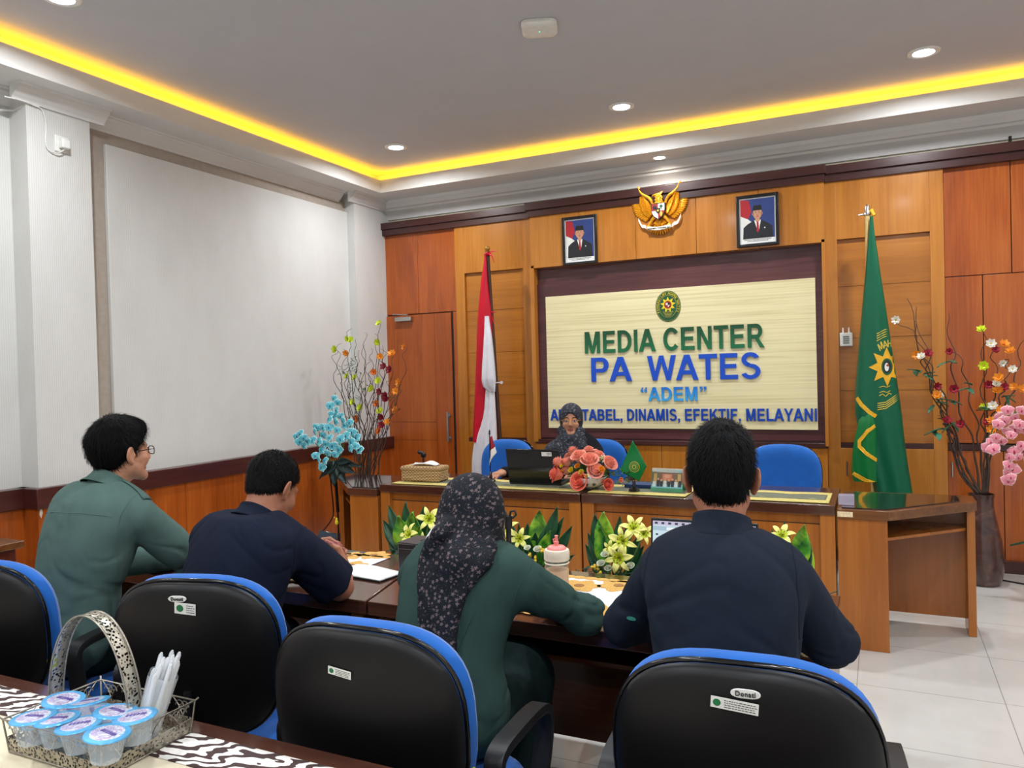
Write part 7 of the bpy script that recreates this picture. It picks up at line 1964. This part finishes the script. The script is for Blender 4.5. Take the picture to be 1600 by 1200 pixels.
m.build('willow_twigs', M_TWIG, t, smooth=180)
blossoms(t, b0, yw, [(M_LIME, M_SEALO, C4([(555, 130), (390, 225), (305, 275), (545, 235), (372, 430), (415, 440), (550, 455), (403, 578), (447, 608), (560, 628), (510, 500), (375, 215)])),
    (M_ORN, M_ORP, C4([(697, 262), (627, 302), (668, 465), (648, 515), (650, 622), (560, 318), (367, 297), (600, 690)])), (M_ORP, M_CRIM, C4([(523, 407), (540, 585), (555, 740), (430, 670)])),
    (M_CRIM, M_SEALK, C4([(580, 375), (615, 392), (557, 518), (590, 540), (592, 558), (565, 660), (570, 705)]))], .033)
m = MB(); R = random.Random(5)
for x, y in C4([(395, 380), (440, 400), (460, 480), (480, 500), (350, 400), (450, 560), (620, 550), (405, 345)]):
    for k in range(8): p = at(x+R.uniform(-5, 5), y+R.uniform(-6, 6), y=yw-R.uniform(-.05, .05))-b0; leaf_mb(m, p, (R.uniform(-1, 1), R.uniform(-1, 0), R.uniform(-.3, 1)), .035, .012)
m.build('foliage', M_LEAF, t, smooth=180, solid=.0008)
# right vase
yv_ = 6.10; o0 = at(1531, 772, y=yv_); t = empty('willow_vase', (.60, yv_, 0), label='tall brown floor vase of curly branches with red, yellow and white blooms', cat='flower arrangement'); b0 = Vector((.60, yv_, 0))
floor_vase(t, .615, 1.12)
C6 = lambda L_: [(1240+x*.35, 300+y*.35) for x, y in L_]
m = MB(); tw = [[(1528, 772), (1500, 740), (1488, 690), (1468, 640), (1445, 580), (1440, 545), (1425, 500)], [(1530, 772), (1504, 735), (1490, 680), (1474, 640), (1452, 590), (1450, 555), (1428, 480)], [(1526, 772), (1498, 735), (1484, 685), (1470, 640), (1455, 600), (1432, 530), (1400, 500)],
    [(1532, 772), (1510, 730), (1496, 690), (1480, 640), (1462, 590), (1442, 552), (1416, 465)], [(1531, 772), (1527, 740), (1520, 690), (1500, 640), (1490, 580), (1488, 540), (1478, 490)], [(1538, 772), (1538, 730), (1537, 690), (1536, 640), (1537, 570), (1537, 515)], [(1540, 772), (1542, 730), (1540, 690), (1546, 640), (1556, 600), (1552, 560), (1548, 540)],
    [(1541, 772), (1545, 730), (1544, 690), (1552, 650), (1568, 610), (1575, 580), (1572, 560)], [(1536, 772), (1535, 740), (1530, 700), (1526, 660), (1512, 610), (1504, 570), (1484, 545)], [(1543, 772), (1546, 730), (1552, 690), (1570, 640), (1586, 600), (1592, 560), (1602, 520)], [(1529, 772), (1506, 742), (1492, 700), (1478, 665), (1466, 650)], [(1534, 772), (1512, 735), (1500, 700), (1485, 672), (1470, 630), (1462, 610)]]
for i, P in enumerate(tw): twig(m, P, .0085, .018, i+60, b0, yv_, .08)
m.build('willow_twigs', M_TWIG, t, smooth=180)
blossoms(t, b0, yv_, [(M_WHP, M_SEALO, C6([(458, 572), (880, 678), (978, 792), (890, 955), (905, 857), (652, 908), (570, 735), (935, 765)])), (M_ORN, M_ORP, C6([(550, 727), (640, 908), (940, 680), (967, 710), (915, 830), (912, 885), (985, 870), (1018, 880), (925, 975), (880, 1022), (885, 1060)])),
    (M_CRIM, M_SEALK, C6([(600, 722), (695, 713), (640, 868), (715, 880), (745, 1037), (685, 1020), (900, 705), (870, 860), (940, 872), (862, 1030)])), (M_LIME, M_SEALO, C6([(838, 615), (850, 775), (852, 962)]))], .030)
m = MB(); R = random.Random(9)
for x, y in C6([(680, 762), (590, 820), (550, 808), (630, 945), (690, 930), (660, 1060), (790, 870), (710, 1035), (640, 1075), (930, 910), (820, 970)]):
    for k in range(3): p = at(x+R.uniform(-6, 6), y+R.uniform(-3, 3), y=yv_-R.uniform(-.05, .08))-b0; leaf_mb(m, p, (R.uniform(-1, 1), R.uniform(-.6, 0), R.uniform(-.25, .35)), .085, .036)
m.build('leaves', plain('teal_green_leaf', (44, 104, 78), .5, nscale=20, namt=.3), t, smooth=180, solid=.001)
# pink orchid at the frame edge
yp = 5.75; t = empty('orchid_pot', (1.05, yp, 0), label='pink silk orchid spray hanging in at the right frame edge', cat='flower arrangement'); b0 = Vector((1.05, yp, 0))
MB().lathe([(.09, 0), (.12, .02), (.14, .35), (.13, .36), (.11, .30)], 28).build('pot', M_WHITEP, t, smooth=50)
pk = orchid_proto('blossom', [plain('pink_petal', (232, 140, 156), .6), plain('pale_pink_edge', (244, 206, 208), .6), plain('magenta_heart', (180, 40, 80), .6)])
C8 = lambda L_: [(1380+x*.3667, 480+y*.3667) for x, y in L_]
st = MB(); o = Vector((0, 0, .34))
for P in ([(1625, 660), (1590, 645), (1560, 655), (1540, 700)], [(1630, 680), (1600, 690), (1580, 720), (1575, 750)], [(1625, 650), (1600, 640), (1585, 650)]): st.tube(spl([o, Vector((.0, 0, .7))]+[at(x, y, y=yp)-b0 for x, y in P], 24), .004, 5)
st.build('stems', M_STEMG, t, smooth=180)
fo = False
for x, y in C8([(530, 440), (560, 470), (590, 440), (500, 470), (515, 485), (580, 500), (530, 530), (560, 520), (600, 520), (480, 555), (505, 570), (460, 575), (490, 500), (545, 545), (590, 590), (560, 615), (540, 640), (575, 640), (600, 610), (535, 675), (555, 690), (530, 705), (545, 725), (533, 738), (470, 605), (445, 600)])+[(1612, 640), (1618, 690), (1610, 720), (1625, 665)]:
    p = at(x, y, y=yp-random.uniform(0, .08))-b0
    if not fo: pk.parent = t; pk.matrix_basis = T(*p) @ Vector((0, -1, .1)).to_track_quat('Z', 'Y').to_matrix().to_4x4() @ Matrix.Scale(.045, 4); fo = True; continue
    put(pk, t, p, (random.uniform(-.7, .5), -1, random.uniform(-.5, .3)), random.uniform(.036, .052))
m = MB()
for k in range(6): a = k*1.05; leaf_mb(m, (0, 0, .34), (math.cos(a), math.sin(a), .5), .3, .08, bend=.5)
m.build('broad_leaves', M_DLEAF, t, smooth=180, solid=.002)
# black cable on the floor beside the right vase
MB().tube(spl([Vector(v) for v in ((.72, 6.22, .006), (.85, 6.15, .006), (1.0, 6.05, .006), (1.2, 6.0, .006), (1.5, 6.1, .006))], 20), .005, 6).build('cable', M_BLACK, None, smooth=60); tag(bpy.data.objects['cable'], 'thin black cable on the tiled floor beside the tall brown vase', 'cable')
